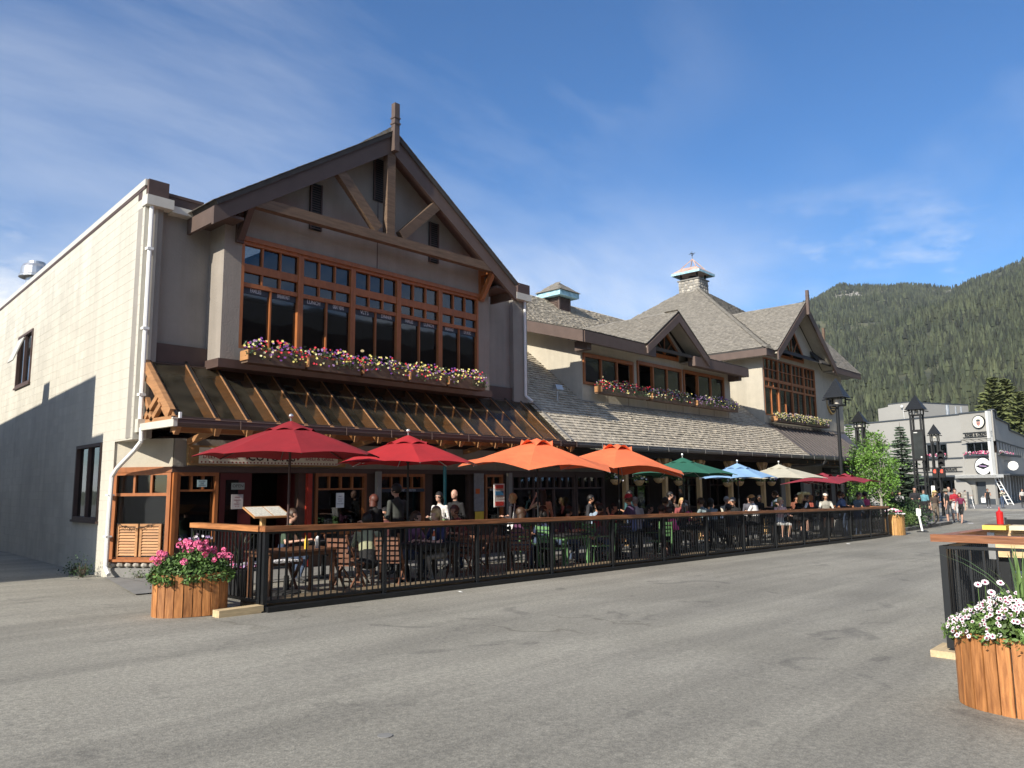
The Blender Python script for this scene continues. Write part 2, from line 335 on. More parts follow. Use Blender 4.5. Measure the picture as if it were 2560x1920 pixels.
# kerb stones of the corner, picked out one by one
kp = thing('kerb', 'pale concrete kerb curving round the corner pavement by the shrubs', 'kerb', (33.6, 10.35, 0))
def lenpts(pts, step):
    out = []; 
    for (a, b) in zip(pts, pts[1:]):
        a = Vector(a); b = Vector(b); L_ = (b - a).length; n = max(1, round(L_ / step))
        for i in range(n): out.append((a.lerp(b, i / n), a.lerp(b, (i + 1) / n)))
    return out
for p, q in lenpts([(33.6, 10.35)] + arc + [(47, 24)], 1.0):
    b = MB(); d = (q - p).normalized(); nrm = Vector((-d.y, d.x)) * .15; g = d * .006
    p3 = [p + g, q - g, q - g + nrm, p + g + nrm]
    b.prism([(v.x, v.y, gz(v.x)) for v in p3], (0, 0, .155)); b.build('kerb_stone', M_conc, kp)
mk = MB()
for x in (55.0, 58.6): mk.box(x, x + .16, -12, 10.6, gz(50) + .004, gz(50) + .006)
tag(mk.build('crosswalk_line', M_white, kind='structure'), 'pair of white crossing lines across the side street', 'road marking')
mh = MB(); mh.lathe([(.0, 0), (.052, 0), (.052, .004), (.0, .005)], (3.39, 4.31, gz(3.39) + .002), 18)
tag(mh.build("survey_lid", M_conc), "small round pale metal survey lid set in the road", "lid")
def litter(x, y, s, rz, lab):
    b = MB(); pts = [(-s, -s * .5, .004), (s * .3, -s * .6, .012), (s, .1 * s, .004), (s * .4, s * .6, .016), (-s * .6, s * .4, .006)]
    b.add([(0, 0, .02)] + pts, [(0, 1, 2), (0, 2, 3), (0, 3, 4), (0, 4, 5), (0, 5, 1)])
    o = b.build('paper_scrap', M_white, None); o.location = (x, y, gz(x) + .003); o.rotation_euler = (0, 0, rz); tag(o, lab, 'litter', 'scraps of litter on the road')
litter(45.6, 9.85, .22, .3, 'white paper scrap on the road left of the man in black shorts')
litter(47.4, 8.9, .2, 1.2, 'white paper scrap on the road right of the walking woman')
litter(26.8, 9.45, .10, .5, 'crumpled white scrap at the foot of the long black railing, far half')
litter(9.05, 9.55, .05, 1.5, 'small pale scrap on the road beside the railing, near its second panel')

# ---------------------------------------------------------------- mountain with its forest
YS = [-3000, -600, 0, 197, 254, 303, 373, 464, 546, 620, 720, 850, 1100, 1500, 3000]
HS = [450, 470, 402, 352, 336, 318, 340, 352, 318, 250, 170, 110, 60, 40, 30]
def hill(x, y):
    h = float(np.interp(y * (1400 / max(600, x)) ** .55, YS, HS)); t = max(0, min(1.25, (x - 210) / 1190)); s = t ** 1.12 if t < 1 else 1 + (t - 1) * .15
    nz = noise.noise((x * .006, y * .006, 3)) * 26 + noise.noise((x * .017, y * .017, 7)) * 9 + noise.noise((x * .05, y * .05, 1)) * 3
    return -2 + h * s + nz * min(1, t * 2.2) * (1 - .55 * max(0, t - .7))
gx = list(range(210, 1800, 18)); gy = list(range(-500, 1500, 20))
b = MB(); n = len(gy)
for x in gx:
    for y in gy: b.v.append((x, y, hill(x, y)))
for i in range(len(gx) - 1):
    for j in range(n - 1): b.f.append((i * n + j, (i + 1) * n + j, (i + 1) * n + j + 1, i * n + j + 1)); b.t.append(.5); b.m.append(0)
def hillmat():
    m = mat('hillside', (.04, .05, .022), .95, .35, .02, .8, col2=(.10, .10, .055), thr=(.4, .7), bscale=.12); t = m.node_tree; L = t.links.new; bs = t.nodes['Principled BSDF']
    old = bs.inputs['Base Color'].links[0].from_socket
    co = t.nodes.new('ShaderNodeTexCoord'); nz = t.nodes.new('ShaderNodeTexNoise'); nz.inputs['Scale'].default_value = .011; nz.inputs['Detail'].default_value = 7; nz.inputs['Roughness'].default_value = .7; L(co.outputs['Object'], nz.inputs['Vector'])
    gm = t.nodes.new('ShaderNodeSeparateXYZ'); L(co.outputs['Object'], gm.inputs[0])
    mr = t.nodes.new('ShaderNodeMapRange'); mr.inputs[1].default_value = 230; mr.inputs[2].default_value = 420; mr.inputs[3].default_value = -.06; mr.inputs[4].default_value = .20; L(gm.outputs[2], mr.inputs[0])
    ad = t.nodes.new('ShaderNodeMath'); ad.operation = 'ADD'; L(nz.outputs[0], ad.inputs[0]); L(mr.outputs[0], ad.inputs[1])
    rp = t.nodes.new('ShaderNodeValToRGB'); rp.color_ramp.elements[0].position = .58; rp.color_ramp.elements[1].position = .64; L(ad.outputs[0], rp.inputs[0])
    mx_ = t.nodes.new('ShaderNodeMix'); mx_.data_type = 'RGBA'; L(rp.outputs[0], mx_.inputs[0]); L(old, mx_.inputs[6]); mx_.inputs[7].default_value = (.33, .31, .27, 1); L(mx_.outputs[2], bs.inputs['Base Color'])
    return m
b.build('mountain', hillmat(), kind='structure', smooth=True)
def forest():
    rs = np.random.RandomState(11); N_ = 33000; V = []; F = []; T = []; o = 0
    cnt = 0
    while cnt < N_:
        r = math.sqrt(rs.uniform(235 ** 2, 1480 ** 2)); az = math.radians(rs.uniform(3.5, 36)); x = r * math.cos(az); y = r * math.sin(az)
        d = noise.noise((x * .012, y * .012, 5)) + .5 * noise.noise((x * .04, y * .04, 9))
        z = hill(x, y)
        bare = d > .36 or (z > 262 and noise.noise((x * .02, y * .02, 2)) > -.08 and az < math.radians(12.5))
        if bare and rs.rand() < .85: continue
        if rs.rand() < .15: pass
        h = rs.uniform(6, 11.5) * (.8 if z > 280 else 1) * (1 if r > 420 else .9); w = h * rs.uniform(.17, .29); z -= 1.0; tn = rs.uniform(.05, .95); a0 = rs.rand() * 6
        dead = rs.rand() < .035
        if dead: w *= .35
        for (zb, zt, rr) in ((.06, .60, 1.0), (.34, .84, .72), (.62, 1.0, .45)):
            for i in range(5):
                an = a0 + 2 * PI * i / 5; rj = rr * w * rs.uniform(.7, 1.2); V.append((x + rj * math.cos(an), y + rj * math.sin(an), z + h * (zb + rs.uniform(-.04, .04))))
            V.append((x + rs.uniform(-.1, .1), y, z + h * zt))
            for i in range(5): F.append((o + i, o + (i + 1) % 5, o + 5)); T.append(2.2 if dead else tn)
            o += 6
        cnt += 1
    b = MB(); b.v = V; b.f = F; b.t = T; b.m = [0] * len(F)
    m = mat('mountain_conifer', (.024, .035, .017), .85, .3, .03, tint=.7, col2=(.050, .057, .026))
    o_ = b.build('forest', m, kind='stuff'); tag(o_, 'dense dark conifer forest covering the mountainside behind the town', 'forest')
forest()

# ---------------------------------------------------------------- trees and shrubs
RS = random.Random(5)
def leafquad(b, p, s, tint, droop=0, nrm=None):
    n = nrm or Vector((RS.gauss(0, 1), RS.gauss(0, 1), RS.gauss(0, 1) + .6)).normalized(); a = n.orthogonal().normalized(); c = n.cross(a)
    an = RS.random() * 6; a, c = a * math.cos(an) + c * math.sin(an), c * math.cos(an) - a * math.sin(an)
    p = Vector(p); b.add([p - a * s, p - c * s * .55 , p + a * s * 1.1, p + c * s * .55], [(0, 1, 2, 3)], tint)
def conifer(name, label, x, y, zb, h, w, m=M_spruce, dens=1.0, group=None, ns=1.0):
    t = thing(name, label, 'tree', (x, y, zb), 0, group)
    b = MB(); b.tube((x, y, zb), (x, y, zb + h * .55), h * .018, h * .010, 8); b.tube((x, y, zb + h * .55), (x, y, zb + h), h * .010, .01, 6); b.build('trunk', M_bark, t)
    b = MB(); tiers = int(h * 5.2 * dens); ph = 0
    for k in range(tiers):
        f = k / tiers; z = zb + h * (.07 + .91 * f); L_ = w * (1 - f) ** .85 * RS.uniform(.72, 1.12) + .06
        nb = max(4, int(7 * (1 - f) + 4))
        for i in range(nb):
            ph += 2.4; an = ph + RS.uniform(-.3, .3); Lb = L_ * RS.uniform(.6, 1.1)
            dirv = Vector((math.cos(an), math.sin(an), RS.uniform(-.28, .02)))
            st = max(4, int(Lb / (.13 * ns)))
            for j in range(st):
                s = (j + .6) / st; p = Vector((x, y, z)) + dirv * Lb * s + Vector((0, 0, .10 * Lb * s * s))
                tn = RS.uniform(.05, 1) ; ww = (.07 + .15 * (1 - s)) * (1 + .3 * Lb) * ns
                side = Vector((-math.sin(an), math.cos(an), 0))
                for sg in (-1, 1):
                    e = p + side * sg * ww * RS.uniform(.7, 1.3) + dirv * .12 * ns * RS.uniform(.3, 1.4) + Vector((0, 0, (-.05 - .09 * RS.random()) * ns))
                    b.add([p, p + dirv * .20 * ns + Vector((0, 0, -.015)), e, p - dirv * .03 * ns + Vector((0, 0, -.10 * ns))], [(0, 1, 2), (0, 2, 3)], tn)
    b.build('crown', m, t); return t
def broadleaf(name, label, x, y, zb, h, blobs, nleaf, ls, m=M_leafy, group=None, trunkm=M_barkp, cat='tree', lean=.0, trunk=True):
    t = thing(name, label, cat, (x, y, zb), 0, group)
    b = MB(); top = Vector((x + lean, y, zb + h * .82)); base = Vector((x, y, zb)); mid = base.lerp(top, .5) + Vector((.05, .04, 0))
    if trunk: b.tube(base, mid, h * .016, h * .012, 8); b.tube(mid, top, h * .012, h * .004, 6)
    for (bx, by, bz, br) in blobs:
        c = Vector((x + bx, y + by, zb + bz)); s = base.lerp(top, max(.15, min(.9, (bz - br * .8) / h))); s2 = s.lerp(c, .5) + Vector((RS.uniform(-.1, .1), RS.uniform(-.1, .1), -.05))
        b.tube(s, s2, h * .007, h * .005, 5); b.tube(s2, c, h * .005, h * .002, 5)
        for _ in range(5):
            e = c + Vector((RS.gauss(0, .5), RS.gauss(0, .5), RS.gauss(0, .4))) * br; b.tube(s2.lerp(c, RS.random()), e, h * .003, h * .001, 4)
    b.build('trunk', trunkm, t)
    b = MB(); tot = sum(r ** 2 for *_, r in blobs)
    for (bx, by, bz, br) in blobs:
        k = int(nleaf * br * br / tot); nc = max(5, int(k / 16)); cl = []
        for _ in range(nc):
            d = Vector((RS.gauss(0, 1), RS.gauss(0, 1), RS.gauss(0, .85))).normalized() * br * RS.uniform(.35, 1.05); cl.append(Vector((x + bx, y + by, zb + bz)) + d)
        for c in cl:
            tn = RS.uniform(.1, .9)
            for _ in range(16): leafquad(b, c + Vector((RS.gauss(0, 1), RS.gauss(0, 1), RS.gauss(0, .7))) * br * .20, ls * RS.uniform(.7, 1.3), min(1, max(0, tn + RS.uniform(-.25, .25))))
    b.build('crown', m, t); return t
broadleaf('maple_tree', 'young bright green maple with a thin pale trunk beyond the end of the railing', 37.0, 11.45, gz(37) + .14, 4.35,
          [(.1, .15, 3.9, .42), (.0, .1, 3.35, .6), (.1, .75, 3.05, .55), (.2, 1.2, 3.1, .38), (0, -.25, 2.7, .6), (.1, .55, 2.3, .65), (-.1, -.45, 2.0, .5), (.1, .1, 1.75, .6), (.2, .9, 1.7, .55), (.3, -.1, 1.25, .4)], 6200, .052)
broadleaf('maple_tree', 'second leafy green tree close behind the young maple, between it and the shop end', 41, 13.3, gz(40) + .14, 4.3,
          [(.0, .0, 3.6, .7), (.0, .7, 3.0, .8), (0, -.6, 2.7, .7), (.1, .2, 2.1, .9), (.1, -.5, 1.5, .7), (0, .7, 1.4, .7)], 3600, .06, M_leaf)
broadleaf('poplar_tree', 'pale yellow-green poplar rising behind the young maple', 60, 19.6, gz(60), 6.6,
          [(0, 0, 6.0, .7), (0, .8, 5.2, .9), (0, -.9, 4.9, .9), (0, .2, 4.2, 1.2), (0, 1.3, 3.6, 1.0), (0, -1.2, 3.3, 1.1), (0, 0, 2.3, 1.4)], 3800, .10, M_leaf)
conifer('spruce_tree', 'grey-green spruce standing between the leafy maple and the tall black light tower', 52, 14.7, gz(52), 5.9, 1.75, dens=1.15)
conifer('spruce_tree', 'small green spruce shoot showing over the pale poplar', 63, 21.6, gz(60), 7.0, 1.5, M_leaf)
for i, (x, y, zt, w, lab) in enumerate([(115, 20.9, 14.8, 4.6, 'left one of the two tallest spruces behind the grey corner building'), (117, 19.9, 14.7, 4.8, 'right one of the two tallest spruces behind the grey corner building'),
        (112, 17.6, 12.3, 4.6, 'wide sunlit spruce at the right edge behind the grey building'), (122, 23.3, 13.6, 3.6, 'narrow darker spruce left of the tall pair behind the grey building'), (108, 15.6, 9.6, 4.0, 'low green spruce cut by the right edge of the view')]):
    conifer('spruce_tree', lab, x, y, -1, zt + 2, w * 1.25, mat('olive_spruce', (.095, .11, .035), .75, .3, 2, tint=.5), .75, 'tall spruces behind the grey building', ns=2.6)  # the tall spruces share one olive, yellow-green needle colour
# low juniper bushes and stone planter wall at the corner
def shrub(name, label, x, y, z, r, n, ls, m=M_leafd, group=None, cat='shrub'):
    t = thing(name, label, cat, (x, y, z), 0, group)
    b = MB()
    for _ in range(14): b.tube((x, y, z - .05), (x + RS.gauss(0, .4) * r[0], y + RS.gauss(0, .4) * r[1], z + RS.uniform(.4, .9) * r[2]), .014, .004, 4)
    b.build('stem', M_bark, t)
    b = MB(); nc = n // 18
    for _ in range(nc):
        d = Vector((RS.gauss(0, 1), RS.gauss(0, 1), abs(RS.gauss(0, 1)))).normalized() * RS.uniform(.45, 1.06) ; c = Vector((x + d.x * r[0], y + d.y * r[1], z + d.z * r[2])); tn = RS.uniform(.05, .95)
        for _ in range(18): leafquad(b, c + Vector((RS.gauss(0, .09) , RS.gauss(0, .09), RS.gauss(0, .06))) * (1 + max(r)) , ls * RS.uniform(.6, 1.3), min(1, max(0, tn + RS.uniform(-.2, .2))))
    b.build('foliage', m, t); return t
shrub('juniper_bush', 'broad dark juniper bush beside the bicycle, inside the low stone wall', 39.4, 11.35, gz(39) + .3, (1.0, .85, 1.15), 5200, .05)
shrub('juniper_bush', 'lower bright-tipped juniper spreading over the stone wall behind the far planter', 37.6, 10.95, gz(38) + .3, (1.0, .55, .62), 3200, .045, mat('juniper_light', (.075, .13, .03), .7, .3, 8, tint=.45))
shrub('leafy_bush', 'dark leafy bush at the end of the railing under the maple', 35.0, 11.7, gz(35) + .14, (.8, .7, 1.5), 2600, .05)
sw = thing('stone_wall', 'low mossy field-stone wall under the juniper bushes', 'wall', (37, 10.6, gz(37) + .14))
b = MB(); b.box(35.2, 41.2, 10.78, 13, gz(37) + .1, gz(37) + .50); b.build('wall_core', M_mortar, sw)
for row in range(2):
    x = 35.2
    while x < 41.1:
        w = RS.uniform(.22, .45); b = MB(); b.ell((x + w / 2, 10.78, gz(37) + .24 + row * .2), (w / 2 - .012, .09, .095), 8, 5); b.build('stone', M_stone, sw); x += w
# ---------------------------------------------------------------- building helpers
def wall(b, x0, x1, y0, y1, z0, z1, holes=()):
    """wall slab in the XZ plane with rectangular openings (hx0, hx1, hz0, hz1)"""
    X = sorted({x0, x1} | {h[0] for h in holes} | {h[1] for h in holes}); Z = sorted({z0, z1} | {h[2] for h in holes} | {h[3] for h in holes})
    for a, c in zip(X, X[1:]):
        run = None
        for e, g in zip(Z, Z[1:]):
            mx_, mz = (a + c) / 2, (e + g) / 2; hole = any(h[0] < mx_ < h[1] and h[2] < mz < h[3] for h in holes)
            if hole:
                if run: b.box(a, c, y0, y1, *run); run = None
            else: run = (run[0], g) if run else (e, g)
        if run: b.box(a, c, y0, y1, *run)
def window(par, x0, x1, z0, z1, y, rows, fw=.07, mw=.045, dep=.11, m=M_cedar, glass=M_glass, inset=.05, frame=None):
    """front-facing window part with its mullions and panes as sub-parts; rows = [(height share, columns, bar below)] from the top"""
    b = MB(); b.box(x0, x1, y - dep + .002, y + .03, z1 - fw, z1); b.box(x0, x1, y - dep, y + .03, z0, z0 + fw)
    b.box(x0, x0 + fw, y - dep, y + .03, z0 + fw, z1 - fw); b.box(x1 - fw, x1, y - dep, y + .03, z0 + fw, z1 - fw)
    w = b.build('window', m, par)
    tot = sum(r[0] for r in rows); zt = z1 - fw; H = z1 - z0 - 2 * fw
    for k, (hs_, nc, *o) in enumerate(rows):
        zb = zt - H * hs_ / tot; last = k == len(rows) - 1; bar = (o[0] if o else mw)
        if not last: MB().box(x0 + fw, x1 - fw, y - dep * .8, y + .02, zb - bar / 2, zb + bar / 2).build('mullion', m, w)
        pz0 = zb + (0 if last else bar / 2); pz1 = zt - (0 if k == 0 else pb / 2); pb = bar
        cw = (x1 - x0 - 2 * fw) / nc
        for c in range(nc):
            cx0 = x0 + fw + c * cw; cx1 = cx0 + cw
            if c: MB().box(cx0 - mw / 2, cx0 + mw / 2, y - dep * .75, y + .02, pz0, pz1).build('mullion', m, w)
            MB().box(cx0 + (mw / 2 if c else 0), cx1 - (mw / 2 if c < nc - 1 else 0), y - .012, y - .004, pz0, pz1).build('pane', glass, w)
        zt = zb
    return w
SH = {}
def shingle_mesh(k):
    if k in SH: return SH[k]
    w = [.10, .13, .16, .19, .22, .15][k % 6]; L_ = .24; b = MB(); h = .036
    b.add([(0, 0, h * .55), (w, 0, h * .55), (w, 0, h), (0, 0, h), (0, L_, 0), (w, L_, 0), (w, L_, .004), (0, L_, .004)], [(0, 1, 2, 3), (3, 2, 6, 7), (0, 3, 7, 4), (1, 5, 6, 2), (0, 4, 5, 1)], [.1, .8, .45, .95, .3, .62, .7, .2, .55, .4][k % 10])
    SH[k] = (b.mesh('shingle', M_shingle2), w); return SH[k]
def shingles(roof, O, U, Vv, poly, keep=lambda p: True, exp=.15, single=0, near=(0, 0, 1.6), rs=random.Random(3), th=.030, m=None):
    m = m or M_shingle
    """courses of split shingles on the plane O + u U + v V inside poly [(u, v)]; the `single` nearest are objects, the rest one mesh"""
    O = Vector(O); U = Vector(U).normalized(); Vv = Vector(Vv).normalized(); Nn = U.cross(Vv)
    if Nn.z < 0: Nn = -Nn
    us = [p[0] for p in poly]; vs = [p[1] for p in poly]; out = []
    def inside(u, v):
        c = False; j = len(poly) - 1
        for i in range(len(poly)):
            (ui, vi), (uj, vj) = poly[i], poly[j]
            if (vi > v) != (vj > v) and u < (uj - ui) * (v - vi) / (vj - vi) + ui: c = not c
            j = i
        return c
    v = min(vs) - .03; row = 0
    while v < max(vs) - .02:
        u = min(us); first = True
        while u < max(us) - .03:
            w = rs.choice((.09, .11, .13, .15, .18, .21)) * (rs.uniform(.4, 1) if first else 1); first = False; w = min(w, max(us) - u); jv = rs.uniform(-.006, .006) if rs.random() < .93 else rs.uniform(-.03, .01)
            if inside(u + w / 2, v + .07):
                p = O + U * (u + w / 2) + Vv * (v + .05)
                if keep(p): out.append((u, v + jv, w, rs.uniform(.0, 1), rs.uniform(.8, 1.25)))
            u += w + .006
        v += exp; row += 1
    out.sort(key=lambda q: (O + U * q[0] + Vv * q[1] - Vector(near)).length)
    M0 = Matrix((U, Vv, Nn)).transposed().to_4x4(); base = Vector((0, 0, 0)); r = roof
    while r is not None: base += r.location; r = r.parent
    for i, (u, v, w, t_, h_) in enumerate(out[:single]):
        me, mw_ = shingle_mesh(rs.randrange(30)); o = bpy.data.objects.new('shingle', me); C.objects.link(o); o.parent = roof
        o.matrix_local = Matrix.Translation(O + U * u + Vv * v - base) @ M0 @ Matrix.Diagonal((w / mw_, 1, h_, 1))
    b = MB(); L_ = exp * 1.5
    for (u, v, w, t_, h_) in out[single:]:
        h = th * h_; P = lambda a, c, d: O + U * (u + a) + Vv * (v + c) + Nn * d
        b.add([P(0, 0, h * .4), P(w, 0, h * .4), P(w, 0, h), P(0, 0, h), P(0, L_, .001), P(w, L_, .001)], [(0, 1, 2, 3), (3, 2, 5, 4), (0, 3, 4), (1, 5, 2)], t_)
    if b.v: b.build('shingles', m, roof, kind='stuff')
def slab(name, pts, th, m, par, n=None):
    """solid sheet through pts, thickness th downwards along its normal"""
    P = [Vector(p) for p in pts]; nn = (P[1] - P[0]).cross(P[2] - P[0]).normalized()
    if nn.z < 0: nn = -nn
    b = MB(); b.prism(P, -nn * th); return b.build(name, m, par)

# ---------------------------------------------------------------- unseen side of the street (shade and reflections)
ob = thing('brick_building', 'dark three storey building across the street behind the viewer', 'building', (5, -14, 0))
b = MB(); b.box(-35, 66, -24, -13, -1, 11.8); b.build('wall', mat('dark_brick', (.16, .10, .075), .9, .2, 1), ob)
b = MB(); b.prism([(-35.5, -13, 11.8), (-35.5, -24.5, 11.8), (-35.5, -18.5, 14.6)], (102, 0, 0)); b.build('roof', M_under, ob)
for i in range(19):
    for z in (1, 4.6, 8): MB().box(-33 + i * 5.2, -30.6 + i * 5.2, -13, -12.93, z, z + 2).build('window', M_dark, ob)
nb = thing('neighbour_building', 'building across the lane to the left, out of view, shading the block wall', 'building', (-4, 20, 0))
b = MB(); b.box(-14, .6, 17.2, 44, -1, 7.35); b.box(-14, .6, 16.4, 17.2, -1, 6.0); b.box(-1.2, .3, 21.2, 21.8, 7.35, 8.0); b.build('wall', M_stucco2, nb)

# ---------------------------------------------------------------- gabled restaurant building
A = thing('gabled_building', 'beige stucco restaurant building with big timbered gable and painted block side wall', 'building', (5.82, 15.2, 0))
# painted block side wall: runs back from the front corner along DS
DS = Vector((.07, 1, 0)).normalized(); DN = Vector((-DS.y, DS.x, 0)); P0 = Vector((5.83, 15.2, 0))
def sp_(s, z, out=0): return P0 + DS * s + DN * out + Vector((0, 0, z))
wins = [(9.0, 10.85, 4.62, 6.15), (1.87, 3.72, .98, 2.6)]
core = MB(); S = [0, 1.07, 1.87, 3.72, 9.0, 10.85, 24]; Zs = [-.4, .98, 2.57, 2.6, 4.62, 6.15, 7.62]
for a, c in zip(S, S[1:]):
    for e, g in zip(Zs, Zs[1:]):
        if any(w[0] <= a and c <= w[1] and w[2] <= e and g <= w[3] for w in wins) or (c <= 1.08 and g <= 2.58): continue
        core.prism([sp_(a, e), sp_(c, e), sp_(c, g), sp_(a, g)], -DN * .25)
core.build('wall_core', M_joint, A)
BM = {}
def block(L_, hh):
    k = (round(L_, 2), round(hh, 2))
    if k not in BM:
        b = MB(); o = .0035; e = .0022
        v = [(e, 0, e), (L_ - e, 0, e), (L_ - e, 0, hh - e), (e, 0, hh - e), (e + .003, o, e + .003), (L_ - e - .003, o, e + .003), (L_ - e - .003, o, hh - e - .003), (e + .003, o, hh - e - .003)]
        b.add(v, [(7, 6, 5, 4), (4, 5, 1, 0), (5, 6, 2, 1), (6, 7, 3, 2), (7, 4, 0, 3)], .5); BM[k] = b.mesh('wall_block', M_block)
    return BM[k]
rows = []; z = -.2; k = 0; rb = random.Random(2)
while z < 7.55:
    s = 1.05 if z < 2.5 else 0; s0 = s; off = .2 if k % 2 else .4
    while s < 23.5:
        L_ = off if s == s0 else .4
        e = s + L_; mid = (s + e) / 2
        cut = next((w for w in wins if w[0] - .02 < mid < w[1] + .02 and w[2] - .08 < z + .1 < w[3] + .08), None)
        if not cut:
            for w in wins:
                if w[2] - .08 < z + .1 < w[3] + .08:
                    if s < w[0] < e: e = w[0]
                    if s < w[1] < e: s = w[1]
            if e - s > .05: rows.append((s, z, e - s))
        s = max(e, s + .01)
    z += .2; k += 1
rows.sort(key=lambda q: (sp_(q[0], q[1]) - Vector((0, 0, 1.6))).length)
R90 = math.atan2(DS.y, DS.x)
vis = [q for q in rows if q[0] < 15.5]
for s, z, L_ in vis[:300]:
    o = put('wall_block', block(L_, .2), A, sp_(s, z) - A.location, (rb.uniform(-.004, .004), 0, R90))
b = MB()
for s, z, L_ in vis[300:] + [q for q in rows if q[0] >= 15.5]:
    e = .0025; o = .0033 + rb.uniform(-.0008, .0008); t_ = rb.random()
    b.add([sp_(s + e, z + e), sp_(s + L_ - e, z + e), sp_(s + L_ - e, z + .2 - e), sp_(s + e, z + .2 - e), sp_(s + e + .003, z + e + .003, o), sp_(s + L_ - e - .003, z + e + .003, o), sp_(s + L_ - e - .003, z + .197 - e, o), sp_(s + e + .003, z + .197 - e, o)],
          [(4, 5, 6, 7), (0, 1, 5, 4), (1, 2, 6, 5), (2, 3, 7, 6), (3, 0, 4, 7)], t_)
b.build('wall_blocks', M_block, A, kind='stuff')
b = MB(); b.prism([sp_(-.02, 7.62, .03), sp_(24, 7.62, .03), sp_(24, 7.75, .03), sp_(-.02, 7.75, .03)], -DN * .32); b.build('parapet_cap', M_cream, A)
b = MB(); b.prism([sp_(0, 7.56, .02), sp_(24, 7.56, .02), sp_(24, 7.62, .02), sp_(0, 7.62, .02)], -DN * .2); b.build('drip_edge', M_brown, A)
def side_window(s0, s1, z0, z1, casement):
    b = MB(); f = .07
    for a, c, e, g in ((s0, s1, z1 - f, z1), (s0, s1, z0, z0 + f), (s0, s0 + f, z0 + f, z1 - f), (s1 - f, s1, z0 + f, z1 - f)):
        b.prism([sp_(a, e, .035), sp_(c, e, .035), sp_(c, g, .035), sp_(a, g, .035)], -DN * .12)
    w = b.build('window', M_brown, A); n = 2
    for i in range(n):
        a = s0 + f + (s1 - s0 - 2 * f) * i / n; c = s0 + f + (s1 - s0 - 2 * f) * (i + 1) / n
        if i: MB().prism([sp_(a - .03, z0 + f, .02), sp_(a + .03, z0 + f, .02), sp_(a + .03, z1 - f, .02), sp_(a - .03, z1 - f, .02)], -DN * .06).build('mullion', M_brown, w)
        MB().prism([sp_(a + .03, z0 + f, -.04), sp_(c - .03, z0 + f, -.04), sp_(c - .03, z1 - f, -.04), sp_(a + .03, z1 - f, -.04)], -DN * .006).build('pane', M_glass, w)
    MB().prism([sp_(s0 - .05, z0 - .05, .06), sp_(s1 + .05, z0 - .05, .06), sp_(s1 + .05, z0, .06), sp_(s0 - .05, z0, .06)], -DN * .1).build('sill', M_brown, w)
    if casement:
        h = sp_((s0 + s1) / 2, z1 - .12, .03); d1 = DS * .74; d2 = Vector((0, 0, -.70)) + DN * .24
        b = MB(); nn = d1.cross(d2).normalized() * .03
        b.prism([h, h + d1, h + d1 + d2, h + d2], nn); b.build('open_sash', MATS['cream_metal'], w)
side_window(*wins[0], True); side_window(*wins[1], False)
b = MB(); b.prism([sp_(1.95, 1.55, -.03), sp_(2.12, 1.55, -.03), sp_(2.12, 2.0, -.03), sp_(1.95, 2.0, -.03)], DN * .003); b.build('notice', M_white, A)
# body behind: roof deck, back wall, right side wall, floor slabs
b = MB(); b.box(8.8, 17.0, 15.6, 38, 7.0, 7.1); b.build('roof_deck', M_under, A)
b = MB(); b.box(16.95, 17.2, 15.45, 38, -.3, 7.6); b.box(7.3, 17.2, 37.8, 38, -.3, 7.6); b.build('rear_wall', M_stucco2, A)
b = MB(); b.box(7.0, 16.9, 15.3, 20.5, 2.62, 2.74); b.box(7.0, 16.9, 20.3, 20.5, .02, 7.0); b.box(6.6, 6.9, 15.6, 20.4, 2.8, 7.0); b.build('inner_wall', M_dark, A)
# upper front: corner strips, recessed panels, bay
MB().box(5.835, 6.19, 15.2, 15.55, 2.6, 7.2).build('corner_pilaster', M_stucco2, A); MB().box(16.6, 17.22, 15.2, 15.5, 2.6, 7.2).build('corner_pilaster', M_stucco2, A)
MB().box(6.19, 7.4, 15.36, 15.6, 4.5, 7.3).build('recessed_panel', M_stucco2, A); MB().box(15.0, 16.6, 15.36, 15.6, 4.5, 7.3).build('recessed_panel', M_stucco2, A)
b = MB(); b.box(6.19, 7.28, 15.26, 15.6, 4.1, 4.5); b.box(15.02, 16.6, 15.26, 15.6, 4.1, 4.5); b.box(7.20, 15.12, 14.66, 15.3, 4.06, 4.24); b.build('base_trim', M_brown, A)
MB().box(5.80, 6.33, 15.04, 15.3, 7.2, 7.40).build('rain_head', M_cream, A); MB().box(6.335, 6.86, 15.12, 15.4, 7.18, 7.32).build('rain_head', M_cream, A); MB().box(16.6, 17.27, 15.04, 15.3, 7.2, 7.40).build('rain_head', M_cream, A)
b = MB(); b.box(5.84, 6.24, 15.10, 15.6, 7.402, 7.74); b.box(6.24, 7.0, 15.3, 15.7, 7.325, 7.56); b.box(6.24, 7.05, 15.28, 15.72, 7.56, 7.62); b.box(16.72, 17.26, 15.10, 15.7, 7.402, 7.72); b.build('parapet', M_brown, A)
MB().box(6.82, 7.42, 14.24, 15.5, 7.06, 7.12).build('soffit', M_fascia, A); MB().box(14.9, 15.5, 14.24, 15.5, 7.06, 7.12).build('soffit', M_fascia, A)
